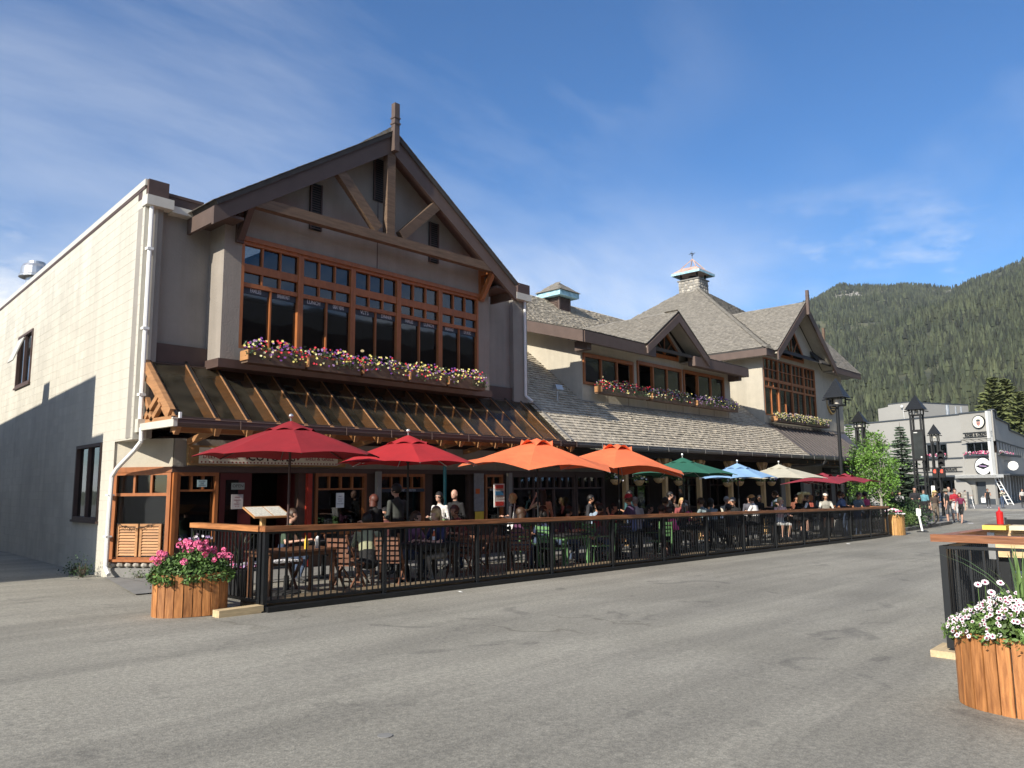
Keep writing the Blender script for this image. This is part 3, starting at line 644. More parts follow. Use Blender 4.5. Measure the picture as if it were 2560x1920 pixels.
# bay wall (front Y = 14.7) with gable above
BY = 14.7; WX0, WX1, WZ0, WZ1 = 7.64, 14.64, 4.5, 6.80
def gab(x): return 7.28 + .675 * (4.43 - abs(x - 11.155))      # roof top at x
b = MB(); wall(b, 7.25, 15.05, BY, BY + .2, 4.24, 7.1, [(WX0, WX1, WZ0, WZ1)])
b.box(7.25, 7.45, BY + .2, 15.4, 4.24, 7.1); b.box(14.85, 15.05, BY + .2, 15.4, 4.24, 7.1)
b.prism([(7.25, BY, 7.1), (15.05, BY, 7.1), (15.05, BY, gab(15.05) - .12), (11.155, BY, gab(11.155) - .12), (7.25, BY, gab(7.25) - .12)], (0, .2, 0))
b.build('bay_wall', M_taupe, A)
MB().box(11.14, 11.165, BY - .004, BY, 6.8, 8.6).build('wall_joint', M_brown, A)
cx = [7.64, 9.065, 10.47, 11.85, 13.235, 14.64]
for i in range(5): window(A, cx[i] + .002, cx[i + 1] - .002, WZ0, WZ1, BY + .10, [(.50, 3, .17), (.365, 3, .09), (1.315, 2)], fw=.065, mw=.035, dep=.10)
MB().box(7.58, 14.70, BY - .05, BY - .001, 6.802, 6.90).build('window_head', M_cedar, A)
words = ['FAMILIES', 'BREAKFAST', 'LUNCH', 'GREAT VIEWS', "VLT'S", 'DINNER', 'FAMILIES', 'LUNCH', 'BREAKFAST', 'LIVE MUSIC']
M_letter = mat('grey_lettering', (.52, .54, .56), .7, .05, 5); M_band = mat('window_band', (.035, .042, .055), .6, .1, 5)
for i, wd in enumerate(words):
    x0 = cx[i // 2] + (.10 if i % 2 == 0 else .76)
    MB().box(x0 - .01, x0 + .58, BY + .072, BY + .076, 5.70, 5.86).build('window_band', M_band, A)
    text(wd, .125, M_letter, (x0 + .28, BY + .068, 5.735), FRONT, A, 'window_lettering', .001, sx=min(1, 5.2 / len(wd)) * .82, align='CENTER', bold=.002)
# gable roof, bargeboards, truss
RY = 14.13
for sg in (-1, 1):
    ex = 11.155 + sg * 4.43; px = 11.155
    r = slab('roof', [(ex, RY - .05, 7.28), (px, RY - .05, 10.27), (px, 22, 10.27), (ex, 22, 7.28)], .10, M_under, A)
    O = (ex, RY - .05, 7.285); Vv = (-sg * 4.43, 0, 2.99)
    shingles(r, O, (0, 1, 0), Vv, [(-.02, -.04), (2.2, -.04), (2.2, 5.34), (-.02, 5.34)], single=0, exp=.17, th=.013)
    d = Vector((-sg * 4.43, 0, 2.99)).normalized(); nn = Vector((sg * -d.z * -1, 0, abs(d.x)))
    b = MB(); dn = Vector((0, 0, -1))
    b.prism([(ex, RY - .0, 7.17), (px, RY - .0, 10.15), (px, RY, 9.72), (ex, RY, 6.80)] if sg < 0 else [(px, RY, 10.15), (ex, RY, 7.17), (ex, RY, 6.80), (px, RY, 9.72)], (0, .09, 0)); b.build('bargeboard', M_fascia, A)
    b = MB(); b.box(min(ex, ex - sg * .07), max(ex, ex - sg * .07), RY + .091, 15.3 if sg < 0 else 15.1, 6.84, 7.165); b.build('eave_fascia', M_fascia, A)
    # soffit boards under the overhang
    b = MB(); b.prism([(ex - sg * .09, RY + .1, 7.18), (px, RY + .1, 10.10), (px, BY - .002, 10.10), (ex - sg * .09, BY - .002, 7.18)], (0, 0, -.05)); b.build('soffit', M_brown, A)
    b = MB(); b.prism([(ex - sg * .02, RY + .095, 7.02), (px, RY + .095, 9.98), (px, RY + .095, 9.80), (ex - sg * .3, RY + .095, 7.02)], (0, .13, 0)); b.build('rake_beam', M_brown, A)
b = MB(); b.beam((7.5, RY + .10, 7.50), (14.78, RY + .10, 7.55), .18, .22); b.build('tie_beam', M_timber, A)
b = MB(); b.beam((11.13, RY + .10, 7.63), (11.13, RY + .10, 9.82), .17, .24, up=(1, 0, 0)); b.build('king_post', M_timber, A)
b = MB(); b.beam((10.80, RY + .10, 7.70), (9.55, RY + .10, 8.93), .15, .26, up=(1, 0, 1)); b.build('strut', M_timber, A)
b = MB(); b.beam((11.48, RY + .10, 7.70), (12.72, RY + .10, 8.86), .15, .24, up=(-1, 0, 1)); b.build('strut', M_timber, A)
for x in (7.56, 14.72):
    b = MB(); b.beam((x, BY, 6.72), (x, BY, 7.6), .16, .16, up=(0, 1, 0)); b.beam((x, BY - .08, 7.48), (x, RY + .02, 7.48), .14, .14); b.beam((x, BY - .05, 6.8), (x, RY + .1, 7.42), .13, .13); b.build('bracket', M_cedar if x > 10 else M_brown, A)
b = MB(); b.beam((11.155, RY - .08, 9.72), (11.155, RY - .08, 10.94), .15, .14, up=(0, 1, 0)); b.box(11.06, 11.25, RY - .17, RY + .01, 10.40, 10.44); b.box(11.06, 11.25, RY - .17, RY + .01, 10.55, 10.58); b.build('finial', M_fascia, A)
for (x0, x1, z0, z1) in ((9.22, 9.53, 7.44, 8.54), (10.99, 11.0 + .31, 8.62, 9.70), (12.80, 13.12, 7.44, 8.52)):
    v = MB().box(x0, x1, BY - .035, BY - .002, z0, z1).build('louvre_vent', M_black, A)
    for q in ((x0, x0 + .035), (x1 - .035, x1)): MB().box(q[0], q[1], BY - .065, BY - .036, z0, z1).build('vent_frame', M_brown, v)
    k = int((z1 - z0) / .055)
    for j in range(k):
        z = z0 + .02 + j * .055; b = MB(); b.add([(x0 + .036, BY - .06, z), (x1 - .036, BY - .06, z), (x1 - .036, BY - .036, z + .035), (x0 + .036, BY - .036, z + .035)], [(0, 1, 2, 3)]); b.build('slat', M_fascia, v)
# downspouts
b = MB(); b.path([(5.93, 15.13, 7.22), (5.93, 15.13, 5.0), (5.93, 15.13, 2.86)], .045, 8)
for z in (6.3, 4.7, 3.4): b.box(5.87, 5.99, 15.08, 15.2, z, z + .05)
b.build('downspout', M_white, A)
b = MB(); b.path([(17.05, 15.13, 7.22), (17.05, 15.13, 4.3), (17.1, 14.9, 4.12)], .04, 8); b.build('downspout', M_white, A)
b = MB(); b.path([(5.93, 15.05, 2.78), (5.93, 15.03, 2.52), (5.90, 15.25, 2.36), (5.86, 15.95, 2.03), (5.84, 16.12, 1.88), (5.83, 16.14, 1.0), (5.83, 16.14, .12), (5.83, 15.96, .0)], .042, 8)
b.box(5.78, 5.9, 16.1, 16.24, 1.5, 1.53); b.box(5.78, 5.9, 16.1, 16.24, .7, .73); b.build('downspout', M_white, A)

# ground floor: chamfered corner window, then shopfronts
CA = Vector((5.95, 16.27, 0)); CB = Vector((6.63, 15.22, 0)); CU = (CB - CA).normalized(); CN = Vector((CU.y, -CU.x, 0)); CL = (CB - CA).length
def cp(s, z, o=0): return CA + CU * s + CN * o + Vector((0, 0, z))
def cbox(b, s0, s1, z0, z1, o0, o1): b.prism([cp(s0, z0, o0), cp(s1, z0, o0), cp(s1, z1, o0), cp(s0, z1, o0)], CN * (o1 - o0)); return b
b = MB(); cbox(b, 0, CL, 2.06, 2.62, -.15, 0); b.build('corner_wall', M_stucco, A)
b = MB(); cbox(b, 0, CL + .05, 1.955, 2.06, -.12, .05); b.build('lintel', M_cedar, A)
b = MB(); cbox(b, 0, CL, -.15, .10, -.15, .05); b.build('foundation', M_conc, A)
for i in range(7):
    s = .08 + i * .175; b = MB(); b.ell(cp(s, .16, .02), (.085, .07, .055), 8, 5); b.build('stone', M_stone, A)
b = MB(); cbox(b, 0, CL, .10, .22, -.12, -.02); b.build('mortar_bed', M_mortar, A)
w = cbox(MB(), 0, CL, .222, .27, -.06, .10).build('window', M_cedar, A)
for (a, c, e, g) in ((0, .07, .27, 1.955), (CL - .08, CL, .27, 1.955), (.07, CL - .08, 1.90, 1.955), (.07, CL - .08, 1.49, 1.55), (.07 + .37, .115 + .37, 1.55, 1.90), (.07 + .74, .115 + .74, 1.55, 1.90), (.07, CL - .08, .27, .31)):
    cbox(MB(), a, c, e, g, -.05, .035).build('mullion', M_cedar, w)
cbox(MB(), .07, CL - .08, .31, 1.49, -.02, -.01).build('pane', M_glass, w)
for i in range(3): cbox(MB(), .07 + .37 * i + (.045 if i else 0), .07 + .37 * i + .37 if i < 2 else CL - .08, 1.55, 1.90, -.02, -.01).build('pane', M_glass, w)
for k_ in range(2):
    s0 = .13 + k_ * .50; s1 = s0 + .46
    sh = cbox(MB(), s0, s0 + .05, .32, .95, -.005, .03); cbox(sh, s1 - .05, s1, .32, .95, -.005, .03); cbox(sh, s0 + .05, s1 - .05, .90, .95, -.005, .03); sh = sh.build('shutter', M_cedarl, A)
    for j in range(10):
        z = .34 + j * .056; b = MB(); b.add([cp(s0 + .05, z, .028), cp(s1 - .05, z, .028), cp(s1 - .05, z + .048, -.002), cp(s0 + .05, z + .048, -.002)], [(0, 1, 2, 3)]); b.build('slat', M_cedarl, sh)
b = MB(); pts = [cp(.1 + i * .08, .96 - .10 * math.sin(PI * i / 11) + (.03 if i % 2 else 0), .05) for i in range(12)]; b.path(pts, .006, 4)
for p in pts[1:-1]: b.tube(p, p + Vector((0, 0, -.06)), .008, .004, 5)
tag(b.build('string_lights', M_blackm), 'dark string of unlit fairy lights across the corner window shutters', 'string lights')
GF = 15.2
b = MB()
doors = [(8.32, 9.45, -.2, 1.95), (13.42, 14.75, -.2, 1.95)]
gw = [(6.70, 7.56, .55, 1.95), (7.72, 8.24, .9, 1.80), (9.86, 11.28, .55, 1.95), (11.66, 13.12, .55, 1.95), (15.34, 16.06, .55, 1.95), (16.42, 20.98, .55, 1.95)]
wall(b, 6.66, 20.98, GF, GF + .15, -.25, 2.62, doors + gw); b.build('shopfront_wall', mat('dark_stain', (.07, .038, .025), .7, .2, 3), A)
MB().box(6.63, 6.70, GF - .06, GF + .1, -.1, 1.95).build('corner_post', M_cedar, A)
MB().box(6.60, 20.98, GF - .05, GF - .001, 1.952, 2.06).build('lintel', M_brown, A)
MB().box(6.64, 20.98, GF - .012, GF - .001, 2.062, 2.62).build('signband', M_stucco2, A)
window(A, 6.702, 7.56, .55, 1.95, GF + .06, [(.30, 3), (1, 1)], mw=.04)
window(A, 9.86, 11.28, .55, 1.95, GF + .06, [(.30, 4), (1, 1)], mw=.04)
window(A, 11.66, 13.12, .55, 1.95, GF + .06, [(.30, 4), (1, 1)], mw=.04)
window(A, 15.34, 16.06, .55, 1.95, GF + .06, [(.30, 2), (1, 1)], mw=.04)
window(A, 16.42, 19.4, .55, 1.95, GF + .06, [(.36, 9), (1, 3)], mw=.05, m=M_brown)
window(A, 19.45, 20.98, .55, 1.95, GF + .06, [(.36, 4), (1, 1)], mw=.05, m=M_brown)
MB().box(7.60, 8.30, GF - .03, GF - .001, -.1, 1.94).build('door_panel', M_redpaint, A)
MB().box(7.72, 8.0, GF - .038, GF - .031, .9, 1.80).build('pane', M_glass, A)
b = MB(); b.box(9.47, 9.52, GF + .16, GF + .95, -.1, 1.94); b.build('open_door', M_redpaint, A)
MB().box(9.63, 9.74, GF - .1, GF - .001, -.1, 1.94).build('door_post', mat('bright_red_paint', (.36, .03, .015), .45, .1, 4), A)
b = MB(); b.box(11.49, 11.61, GF - .2, GF - .09, -.2, 2.0); b.build('corner_trim', M_stucco2, A)
b = MB(); b.box(16.14, 16.28, GF - .2, GF - .09, -.2, 2.0); b.build('corner_trim', M_stucco2, A)
tag(MB().tube((13.35, GF - .55, gz(13)), (13.35, GF - .55, 2.7), .045, n=10).build('pole', M_teal), 'slim teal painted steel pole between the sunglassed woman and the bald man', 'pole')
# rooms behind the glass
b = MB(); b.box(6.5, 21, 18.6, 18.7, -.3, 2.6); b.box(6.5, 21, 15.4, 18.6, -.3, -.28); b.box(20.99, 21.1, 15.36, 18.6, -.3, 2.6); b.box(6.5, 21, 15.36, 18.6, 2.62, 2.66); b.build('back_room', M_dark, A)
# ---- glass canopy over the walk
cz = lambda y: 2.96 + .86 * (y - 13.86)
xs_ = [6.06] + [7.46 - .64] + [7.46 + .63 * i for i in range(17)]
for i, x in enumerate(xs_):
    b = MB(); b.beam((x, 13.74, cz(13.74) - .165), (x, 15.30, cz(15.30) - .165), .09, .26); b.build('rafter', M_rafter, A)
    b = MB(); b.beam((x, 13.84, cz(13.84) - .005), (x, 15.28, cz(15.28) - .005), .05, .05); b.build('glazing_bar', M_black, A)
    if i < len(xs_) - 1:
        x1 = xs_[i + 1]; MB().prism([(x + .027, 13.84, cz(13.84) - .02), (x1 - .027, 13.84, cz(13.84) - .02), (x1 - .027, 15.22, cz(15.22) - .02), (x + .027, 15.22, cz(15.22) - .02)], (0, 0, .008)).build('canopy_pane', M_glassr, A)
MB().box(5.98, 17.55, 13.80, 13.86, 2.78, 2.93).build('canopy_plate', M_brown, A)
b = MB(); b.beam((6.01, 13.95, 3.0), (6.01, 15.22, 4.06), .10, .16); b.build('end_rafter', M_rafter, A)
b = MB(); b.beam((6.03, 15.15, 3.75), (6.03, 14.62, 3.45), .08, .10); b.beam((6.03, 15.15, 2.95), (6.03, 14.55, 3.38), .08, .10); b.beam((6.03, 14.80, 2.92), (6.03, 14.42, 3.2), .08, .10); b.beam((6.03, 15.12, 3.35), (6.03, 14.78, 2.92), .08, .10); b.beam((6.03, 13.9, 2.90), (6.03, 15.2, 2.90), .08, .09); b.build('end_truss', M_rafter, A)
b = MB(); b.box(6.2, 17.3, 15.18, 15.36, 3.9, 4.1); b.build('ledger', M_brown, A)
b = MB()
for x in [6.9 + 1.27 * i for i in range(9)]: b.beam((x, 15.15, 2.55), (x, 14.1, 2.72), .08, .12)
b.box(6.1, 17.5, 14.05, 14.17, 2.66, 2.80); b.build('canopy_beam', M_rafter, A)
def gutter(par, x0, x1, m, y=13.66, z=2.76):
    prof = [(y - .07, z + .10), (y - .07, z + .03), (y - .03, z - .03), (y + .10, z - .03), (y + .10, z + .10), (y + .085, z + .10), (y + .085, z - .015), (y - .025, z - .015), (y - .055, z + .035), (y - .055, z + .10)]
    b = MB(); b.prism([(x0, p[0], p[1]) for p in prof], (x1 - x0, 0, 0))
    b.tube((x0, y - .07, z + .105), (x1, y - .07, z + .105), .012, n=6)
    g = b.build('gutter', m, par)
    return g
x = 5.98; k = 0
while x < 17.5:
    x1 = min(17.5, x + 1.2); g = gutter(A, x, x1 - .004, M_gutter); MB().box(x1 - .02, x1 + .0, 13.565, 13.58, 2.72, 2.885).build('gutter_strap', M_gutter, g); x = x1
b = MB(); b.box(5.90, 5.975, 13.60, 15.12, 2.73, 2.86); b.box(5.88, 5.975, 13.58, 13.64, 2.86, 2.885); b.box(5.86, 6.0, 15.05, 15.19, 2.70, 2.95); b.build('gutter_return', M_cream, A)  # return of the brown gutter, its sunlit look put into the cream colour
MB().box(6.02, 6.06, 13.63, 13.68, 2.87, 2.99).build('gutter_clip', M_white, A)
# roof exhaust
e = thing('exhaust_hood', 'round galvanised kitchen exhaust hood on the flat roof at far left', 'vent', (7.2, 27.2, 7.3))
MB().lathe([(.0, -.2), (.27, -.2), (.27, 1.02), (.0, 1.02)], (7.2, 27.2, 7.3), 20).build('duct', M_steel, e)
MB().lathe([(.0, 1.03), (.47, 1.03), (.47, 1.08), (.43, 1.12), (.42, 1.34), (.36, 1.44), (.0, 1.44)], (7.2, 27.2, 7.3), 24).build('cap', M_steel, e)
MB().lathe([(.0, 1.441), (.25, 1.441), (.25, 1.55), (.0, 1.60)], (7.2, 27.2, 7.3), 20).build('top_ring', M_steel, e)
for (x, y, n_) in ((5.62, 16.75, 0), (5.7, 17.4, 1)):
    shrub('weeds', ['scraggly dark weeds at the foot of the block wall by the downspout', 'second tuft of weeds along the shaded block wall'][n_], x, y, gz(5), (.13, .18, .3 - .1 * n_), 340, .022, M_leafd, None, 'weed')
shrub('grass_tuft', 'small green grass tuft at the foot of the corner window stones', 6.28, 15.62, gz(6) + .02, (.1, .08, .06), 260, .016, M_leaf, None, 'grass')
# ---------------------------------------------------------------- shingled shop building with dormer and chimney tower
B_ = thing('shingled_building', 'long shop building with cedar shingle roofs, dormer, gabled bay and stone chimney', 'building', (31, 15.5, 0))
PS = .83
def zP(y): return 2.9 + PS * (y - 13.8)
def zD(y): return 6.70 + .29 * (y - 15.0)
LP = math.hypot(1, PS)
roofL = slab('roof', [(17.3, 13.78, zP(13.78)), (34.95, 13.78, zP(13.78)), (34.95, 22.8, zP(22.8)), (17.3, 22.8, zP(22.8))], .10, M_under, B_)
def keep_low(p):
    if 20.50 < p.x < 31.08 and p.y > 15.62: return p.y > 20.1
    if p.x > 34.4 and p.y > 15.62: return False
    return True
shingles(roofL, (17.3, 13.74, zP(13.74) + .004), (1, 0, 0), (0, 1, PS), [(0, 0), (17.62, 0), (17.62, 11.78), (0, 11.78)], keep_low, single=300, th=.046, m=M_shingle2)
slab('rear_roof', [(17.3, 22.8, zP(22.8)), (41, 22.8, zP(22.8)), (41, 32, 3.2), (17.3, 32, 3.2)], .1, M_under, B_)
slab('roof', [(34.0, 15.6, zP(15.6)), (41, 15.6, zP(15.6)), (41, 22.8, zP(22.8)), (34, 22.8, zP(22.8))], .10, M_under, B_)
MB().prism([(17.3, 13.80, 2.72), (17.3, 13.86, 2.72), (17.3, 13.86, 2.88), (17.3, 13.80, 2.88)], (25.4, 0, 0)).build('eave_fascia', M_brown, B_)
b = MB(); b.beam((17.5, 13.76, zP(13.76) + .05), (17.5, 15.55, zP(15.55) + .05), .10, .05); b.build('roof_flashing', M_gutterg, B_)
x = 17.5
while x < 42.5:
    x1 = min(42.6, x + 1.25); g = gutter(B_, x + .002, x1 - .004, M_gutterg); MB().box(x1 - .02, x1, 13.565, 13.58, 2.72, 2.885).build('gutter_strap', M_gutterg, g); x = x1
# standing seam metal roof over the coffee shop corner
mr_ = slab('metal_roof', [(34.95, 13.78, zP(13.78) + .03), (42.9, 13.78, zP(13.78) + .03), (44.9, 15.6, zP(15.6) + .03), (34.2, 15.6, zP(15.6) + .03)], .06, M_metalroof, B_)
for i in range(19):
    x = 35.1 + i * .43; b = MB(); b.beam((x, 13.78, zP(13.78) + .055), (x, 15.58, zP(15.58) + .055), .035, .05); b.build('roof_seam', M_metalroof, mr_)
b = MB(); b.beam((34.95, 13.76, zP(13.76) + .06), (34.85, 15.6, zP(15.6) + .06), .16, .05); b.build('ridge_flashing', M_metalroof, B_)
# dormer
DX0, DX1, DY = 20.44, 31.14, 15.6
db = MB()
hol = [(20.50, 23.52, 5.03, 6.10), (23.78, 26.95, 4.98, 6.20), (27.10, 30.52, 4.98, 6.22)]
wall(db, DX0, DX1, DY, DY + .18, zP(DY) - .1, 6.48, hol)
db.build('dormer_wall', M_stucco, B_)
for x0, x1 in ((DX0, DX0 + .18), (DX1 - .18, DX1)):
    b = MB(); b.prism([(x0, DY + .18, zP(DY + .18) - .1), (x0, 20.2, zP(20.2) - .3), (x0, 20.2, zD(20.2) - .15), (x0, DY + .18, zD(DY) - .15)], (x1 - x0, 0, 0)); b.build('cheek_wall', M_stucco, B_)
for x in [21.9 + 1.28 * i for i in range(8)]: MB().box(x, x + .015, DY - .004, DY - .0, 4.42, 4.95).build('wall_joint', M_brown, B_)
b = MB(); b.box(DX0, DX1, DY - .04, DY - .002, zP(DY) - .02, zP(DY) + .07); b.build('flashing', M_gutterg, B_)
for h, opn in zip(hol, (2, 0, 0)):
    x0, x1, z0, z1 = h; f = .08; w = MB(); w.box(x0, x1, DY - .06, DY + .1, z1 - .12, z1); w.box(x0, x1, DY - .06, DY + .1, z0, z0 + f); w.box(x0, x0 + f, DY - .06, DY + .1, z0 + f, z1 - .12); w.box(x1 - f, x1, DY - .06, DY + .1, z0 + f, z1 - .12)
    w = w.build('window', M_cedar, B_); cw = (x1 - x0 - 2 * f) / 3
    for c in range(3):
        a = x0 + f + c * cw
        if c: MB().box(a - .035, a + .035, DY - .04, DY + .08, z0 + f, z1 - .12).build('mullion', M_cedar, w)
        if c != opn: MB().box(a + (.035 if c else 0), a + cw - (.035 if c < 2 else 0), DY + .02, DY + .028, z0 + f, z1 - .12).build('pane', M_glass, w)
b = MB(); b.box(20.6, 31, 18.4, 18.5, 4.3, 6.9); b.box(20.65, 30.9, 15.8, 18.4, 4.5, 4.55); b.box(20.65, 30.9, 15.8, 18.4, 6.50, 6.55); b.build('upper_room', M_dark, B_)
# dormer roof with its small central gable
PX, PYF, PZ, PH = 25.66, 14.86, 8.25, 2.28
rD = slab('roof', [(19.72, 14.98, zD(14.98)), (31.58, 14.98, zD(14.98)), (31.58, 20.2, zD(20.2)), (19.72, 20.2, zD(20.2))], .12, M_under, B_)
GS = (PZ - 6.72) / PH
def under_gable(p, pad=0): return abs(p.x - PX) < PH and p.z < PZ - GS * abs(p.x - PX) - .02 + pad
LD = math.hypot(1, .29)
shingles(rD, (19.70, 14.95, zD(14.95) + .004), (1, 0, 0), (0, 1, .29), [(0, 0), (11.9, 0), (11.9, 5.45), (0, 5.45)], lambda p: not under_gable(p))
for sg in (-1, 1):
    ex = PX + sg * PH
    r = slab('roof', [(ex, PYF, 6.72), (PX, PYF, PZ), (PX, 20.4, PZ), (ex, 20.4, 6.72)], .09, M_under, B_)
    if sg < 0: shingles(r, (ex, PYF - .03, 6.725), (0, 1, 0), (-sg * PH, 0, PZ - 6.72), [(0, -.05), (5.5, -.05), (5.5, 2.74), (0, 2.74)], lambda p: p.z > zD(p.y) - .03)
    else: shingles(r, (ex, PYF - .03, 6.725), (0, 1, 0), (-sg * PH, 0, PZ - 6.72), [(0, -.05), (.6, -.05), (.6, 2.74), (0, 2.74)], lambda p: True)
    P_ = [(ex, PYF - .05, 6.63), (PX, PYF - .05, 8.16), (PX, PYF - .05, 7.82), (ex, PYF - .05, 6.34)]
    b = MB(); b.prism(P_, (0, .07, 0)); b.build('bargeboard', M_fascia, B_)
    b = MB(); b.prism([(ex, PYF + .021, 6.60), (PX, PYF + .021, 8.13), (PX, DY - .002, 8.13), (ex, DY - .002, 6.60)], (0, 0, -.04)); b.build('soffit', M_stucco, B_)
gw_ = MB(); gw_.prism([(PX - 2.1, DY + .02, 6.482), (PX + 2.1, DY + .02, 6.482), (PX + .02, DY + .02, 8.0), (PX - .02, DY + .02, 8.0)], (0, .12, 0)); gw_.build('gable_wall', M_stucco, B_)
def tri_window(cx_, zb, hw, ht, y, m=M_cedar):
    t = .07; f = MB(); f.box(cx_ - hw, cx_ + hw, y - .06, y, zb - .14, zb); 
    f.beam((cx_ - hw + .03, y - .03, zb + .05), (cx_ - hw + .03, y - .03, zb + .22), .06, .06, up=(0, 1, 0)); f.beam((cx_ + hw - .03, y - .03, zb), (cx_ + hw - .03, y - .03, zb + .22), .06, .06, up=(0, 1, 0))
    f.beam((cx_ - hw, y - .03, zb + .18), (cx_, y - .03, zb + ht), .06, .11, up=(-1, 0, 1)); f.beam((cx_ + hw, y - .03, zb + .18), (cx_, y - .03, zb + ht), .06, .11, up=(1, 0, 1))
    w = f.build('gable_window', m, B_)
    for a in (-.45, 0, .45): MB().beam((cx_, y - .025, zb + .02), (cx_ + a * hw * 1.1, y - .025, zb + ht * (1 - abs(a)) * .92), .035, .05, up=(0, 1, 0)).build('mullion', m, w)
    MB().prism([(cx_ - hw + .05, y - .005, zb), (cx_ + hw - .05, y - .005, zb), (cx_ + hw - .05, y - .005, zb + .2), (cx_, y - .005, zb + ht - .06), (cx_ - hw + .05, y - .005, zb + .2)], (0, -.006, 0)).build('pane', M_glass, w)
tri_window(PX + .10, 6.64, 1.0, 1.0, DY + .012)
b = MB(); b.box(19.74, 24.05, 14.90, 14.99, 6.28, 6.66); b.build('eave_fascia', M_fascia, B_)
b = MB(); b.box(26.9, 31.56, 14.90, 15.22, 6.28, 6.66); b.build('eave_fascia', M_fascia, B_)
for x0, x1 in ((19.66, 19.735), (31.565, 31.64)):
    b = MB(); b.prism([(x0, 14.93, 6.28), (x0, 20.2, zD(20.2) - .42), (x0, 20.2, zD(20.2) - .04), (x0, 14.93, 6.66)], (x1 - x0, 0, 0)); b.build('rake_board', M_fascia, B_)
b = MB(); b.box(19.74, 24.05, 15.0, DY - .002, 6.44, 6.48); b.box(26.9, 31.55, 15.23, DY - .002, 6.44, 6.48); b.prism([(19.74, DY, 6.50), (DX0 - .01, DY, 6.50), (DX0 - .01, 20.2, zD(20.2) - .2), (19.74, 20.2, zD(20.2) - .2)], (0, 0, .04)); b.build('soffit', M_stucco2, B_)
for (x, y) in ((20.2, 15.18), (31.1, 15.18)): MB().box(x - .12, x + .12, y - .1, DY + .0, 6.10, 6.42).build('outlook_beam', M_fascia, B_)
# roof vent pipe hood on the lower roof
rv = thing('roof_vent', 'small galvanised vent hood standing on the lower shingle roof left of the dormer', 'vent', (18.95, 15.45, zP(15.45)))
b = MB(); b.tube((18.95, 15.45, zP(15.45)), (18.95, 15.45, 4.66), .035, n=8); b.build('pipe', M_steel, rv)
b = MB(); b.box(18.78, 19.12, 15.33, 15.57, 4.66, 4.69); b.prism([(18.78, 15.33, 4.69), (18.78, 15.57, 4.69), (18.78, 15.50, 4.84), (18.78, 15.40, 4.84)], (.34, 0, 0)); b.build('cowl', M_steel, rv)
# cupola on the ridge
cu = thing('cupola', 'square louvred roof cupola with turquoise trim and little shingled hip roof', 'cupola', (27.5, 22.3, 9.6))
cx_, cy_ = 27.72, 22.48
MB().box(cx_ - .40, cx_ + .40, cy_ - .40, cy_ + .40, 9.2, 10.42).build('body', M_brown, cu)
for i in range(7):
    MB().box(cx_ - .30, cx_ + .30, cy_ - .43, cy_ - .402, 9.80 + i * .082, 9.845 + i * .082).build('louvre', M_brown, cu)
    MB().box(cx_ - .43, cx_ - .402, cy_ - .30, cy_ + .30, 9.86 + i * .078, 9.905 + i * .078).build('louvre', M_fascia, cu)
for dx_, dy_ in ((-.42, -.42), (.34, -.42), (-.42, .34)): MB().box(cx_ + dx_ - .02, cx_ + dx_ + .08, cy_ + dy_ - .02, cy_ + dy_ + .08, 9.3, 10.43).build('corner_board', M_fascia, cu)
b = MB(); R_ = .72
for q in ((-R_, R_, -R_, -R_ + .04), (-R_, R_, R_ - .04, R_), (-R_, -R_ + .04, -R_ + .04, R_ - .04), (R_ - .04, R_, -R_ + .04, R_ - .04)): b.box(cx_ + q[0], cx_ + q[1], cy_ + q[2], cy_ + q[3], 10.44, 10.68)
b.box(cx_ - .67, cx_ + .67, cy_ - .67, cy_ + .67, 10.46, 10.50); b.build('fascia', M_turq, cu)
cr = MB(); ap = (cx_, cy_, 11.27)
cr.add([(cx_ - .76, cy_ - .76, 10.685), (cx_ + .76, cy_ - .76, 10.685), (cx_ + .76, cy_ + .76, 10.685), (cx_ - .76, cy_ + .76, 10.685), ap], [(0, 1, 4), (1, 2, 4), (2, 3, 4), (3, 0, 4), (0, 3, 2, 1)]); cr = cr.build('hip_roof', M_under, cu)
shingles(cr, (cx_ - .76, cy_ - .77, 10.69), (1, 0, 0), (0, .76, .585), [(0, 0), (1.52, 0), (.76, .96)], th=.014); shingles(cr, (cx_ - .77, cy_ + .76, 10.69), (0, -1, 0), (.76, 0, .585), [(0, 0), (1.52, 0), (.76, .96)], th=.014)

# tower block with hip roof
TX0, TX1, TS = 34.5, 44.85, .75
tw = MB(); TH = [(34.62, 40.94, 4.86, 7.66)]
wall(tw, TX0, TX1, 15.6, 15.78, 4.2, 7.75, TH); tw.box(TX0, TX0 + .18, 15.78, 33, 4.2, 7.75); tw.box(TX1 - .18, TX1, 15.78, 33, -.8, 7.75); tw.build('tower_wall', M_stucco, B_)
b = MB(); b.box(TX0, TX1, 15.56, 15.598, zP(15.6), zP(15.6) + .1); b.build('flashing', M_gutterg, B_)
b = MB(); b.box(34.7, 44.6, 18.9, 19, 4.2, 7.7); b.box(34.7, 44.6, 15.8, 18.9, 4.3, 4.35); b.build('upper_room', M_dark, B_)
cw4 = [34.62, 36.3, 37.9, 39.45, 40.94]
for i in range(4): window(B_, cw4[i] + .002, cw4[i + 1] - .002, 4.86, 7.66, 15.68, [(.50, 3, .035), (.52, 3, .14), (.36, 3, .09), (1.35, 2)], fw=.06, mw=.032, dep=.09)
bl = thing('window_blind', 'white patterned blind behind the third bay window from the left', 'blind', (38.6, 15.8, 5))
b = MB()
for i in range(9): b.box(38.02, 39.34, 15.72, 15.73, 4.95 + i * .155, 5.08 + i * .155)
b.build('blind_slats', M_white, bl)
CHX, CHY, CHZ = 41.07, 22.3, 13.34
HL = [(33.8, 15.05, 7.9), (33.8, 34, 7.9), (41.07, 23.7, 13.35), (41.07, CHY, CHZ)]
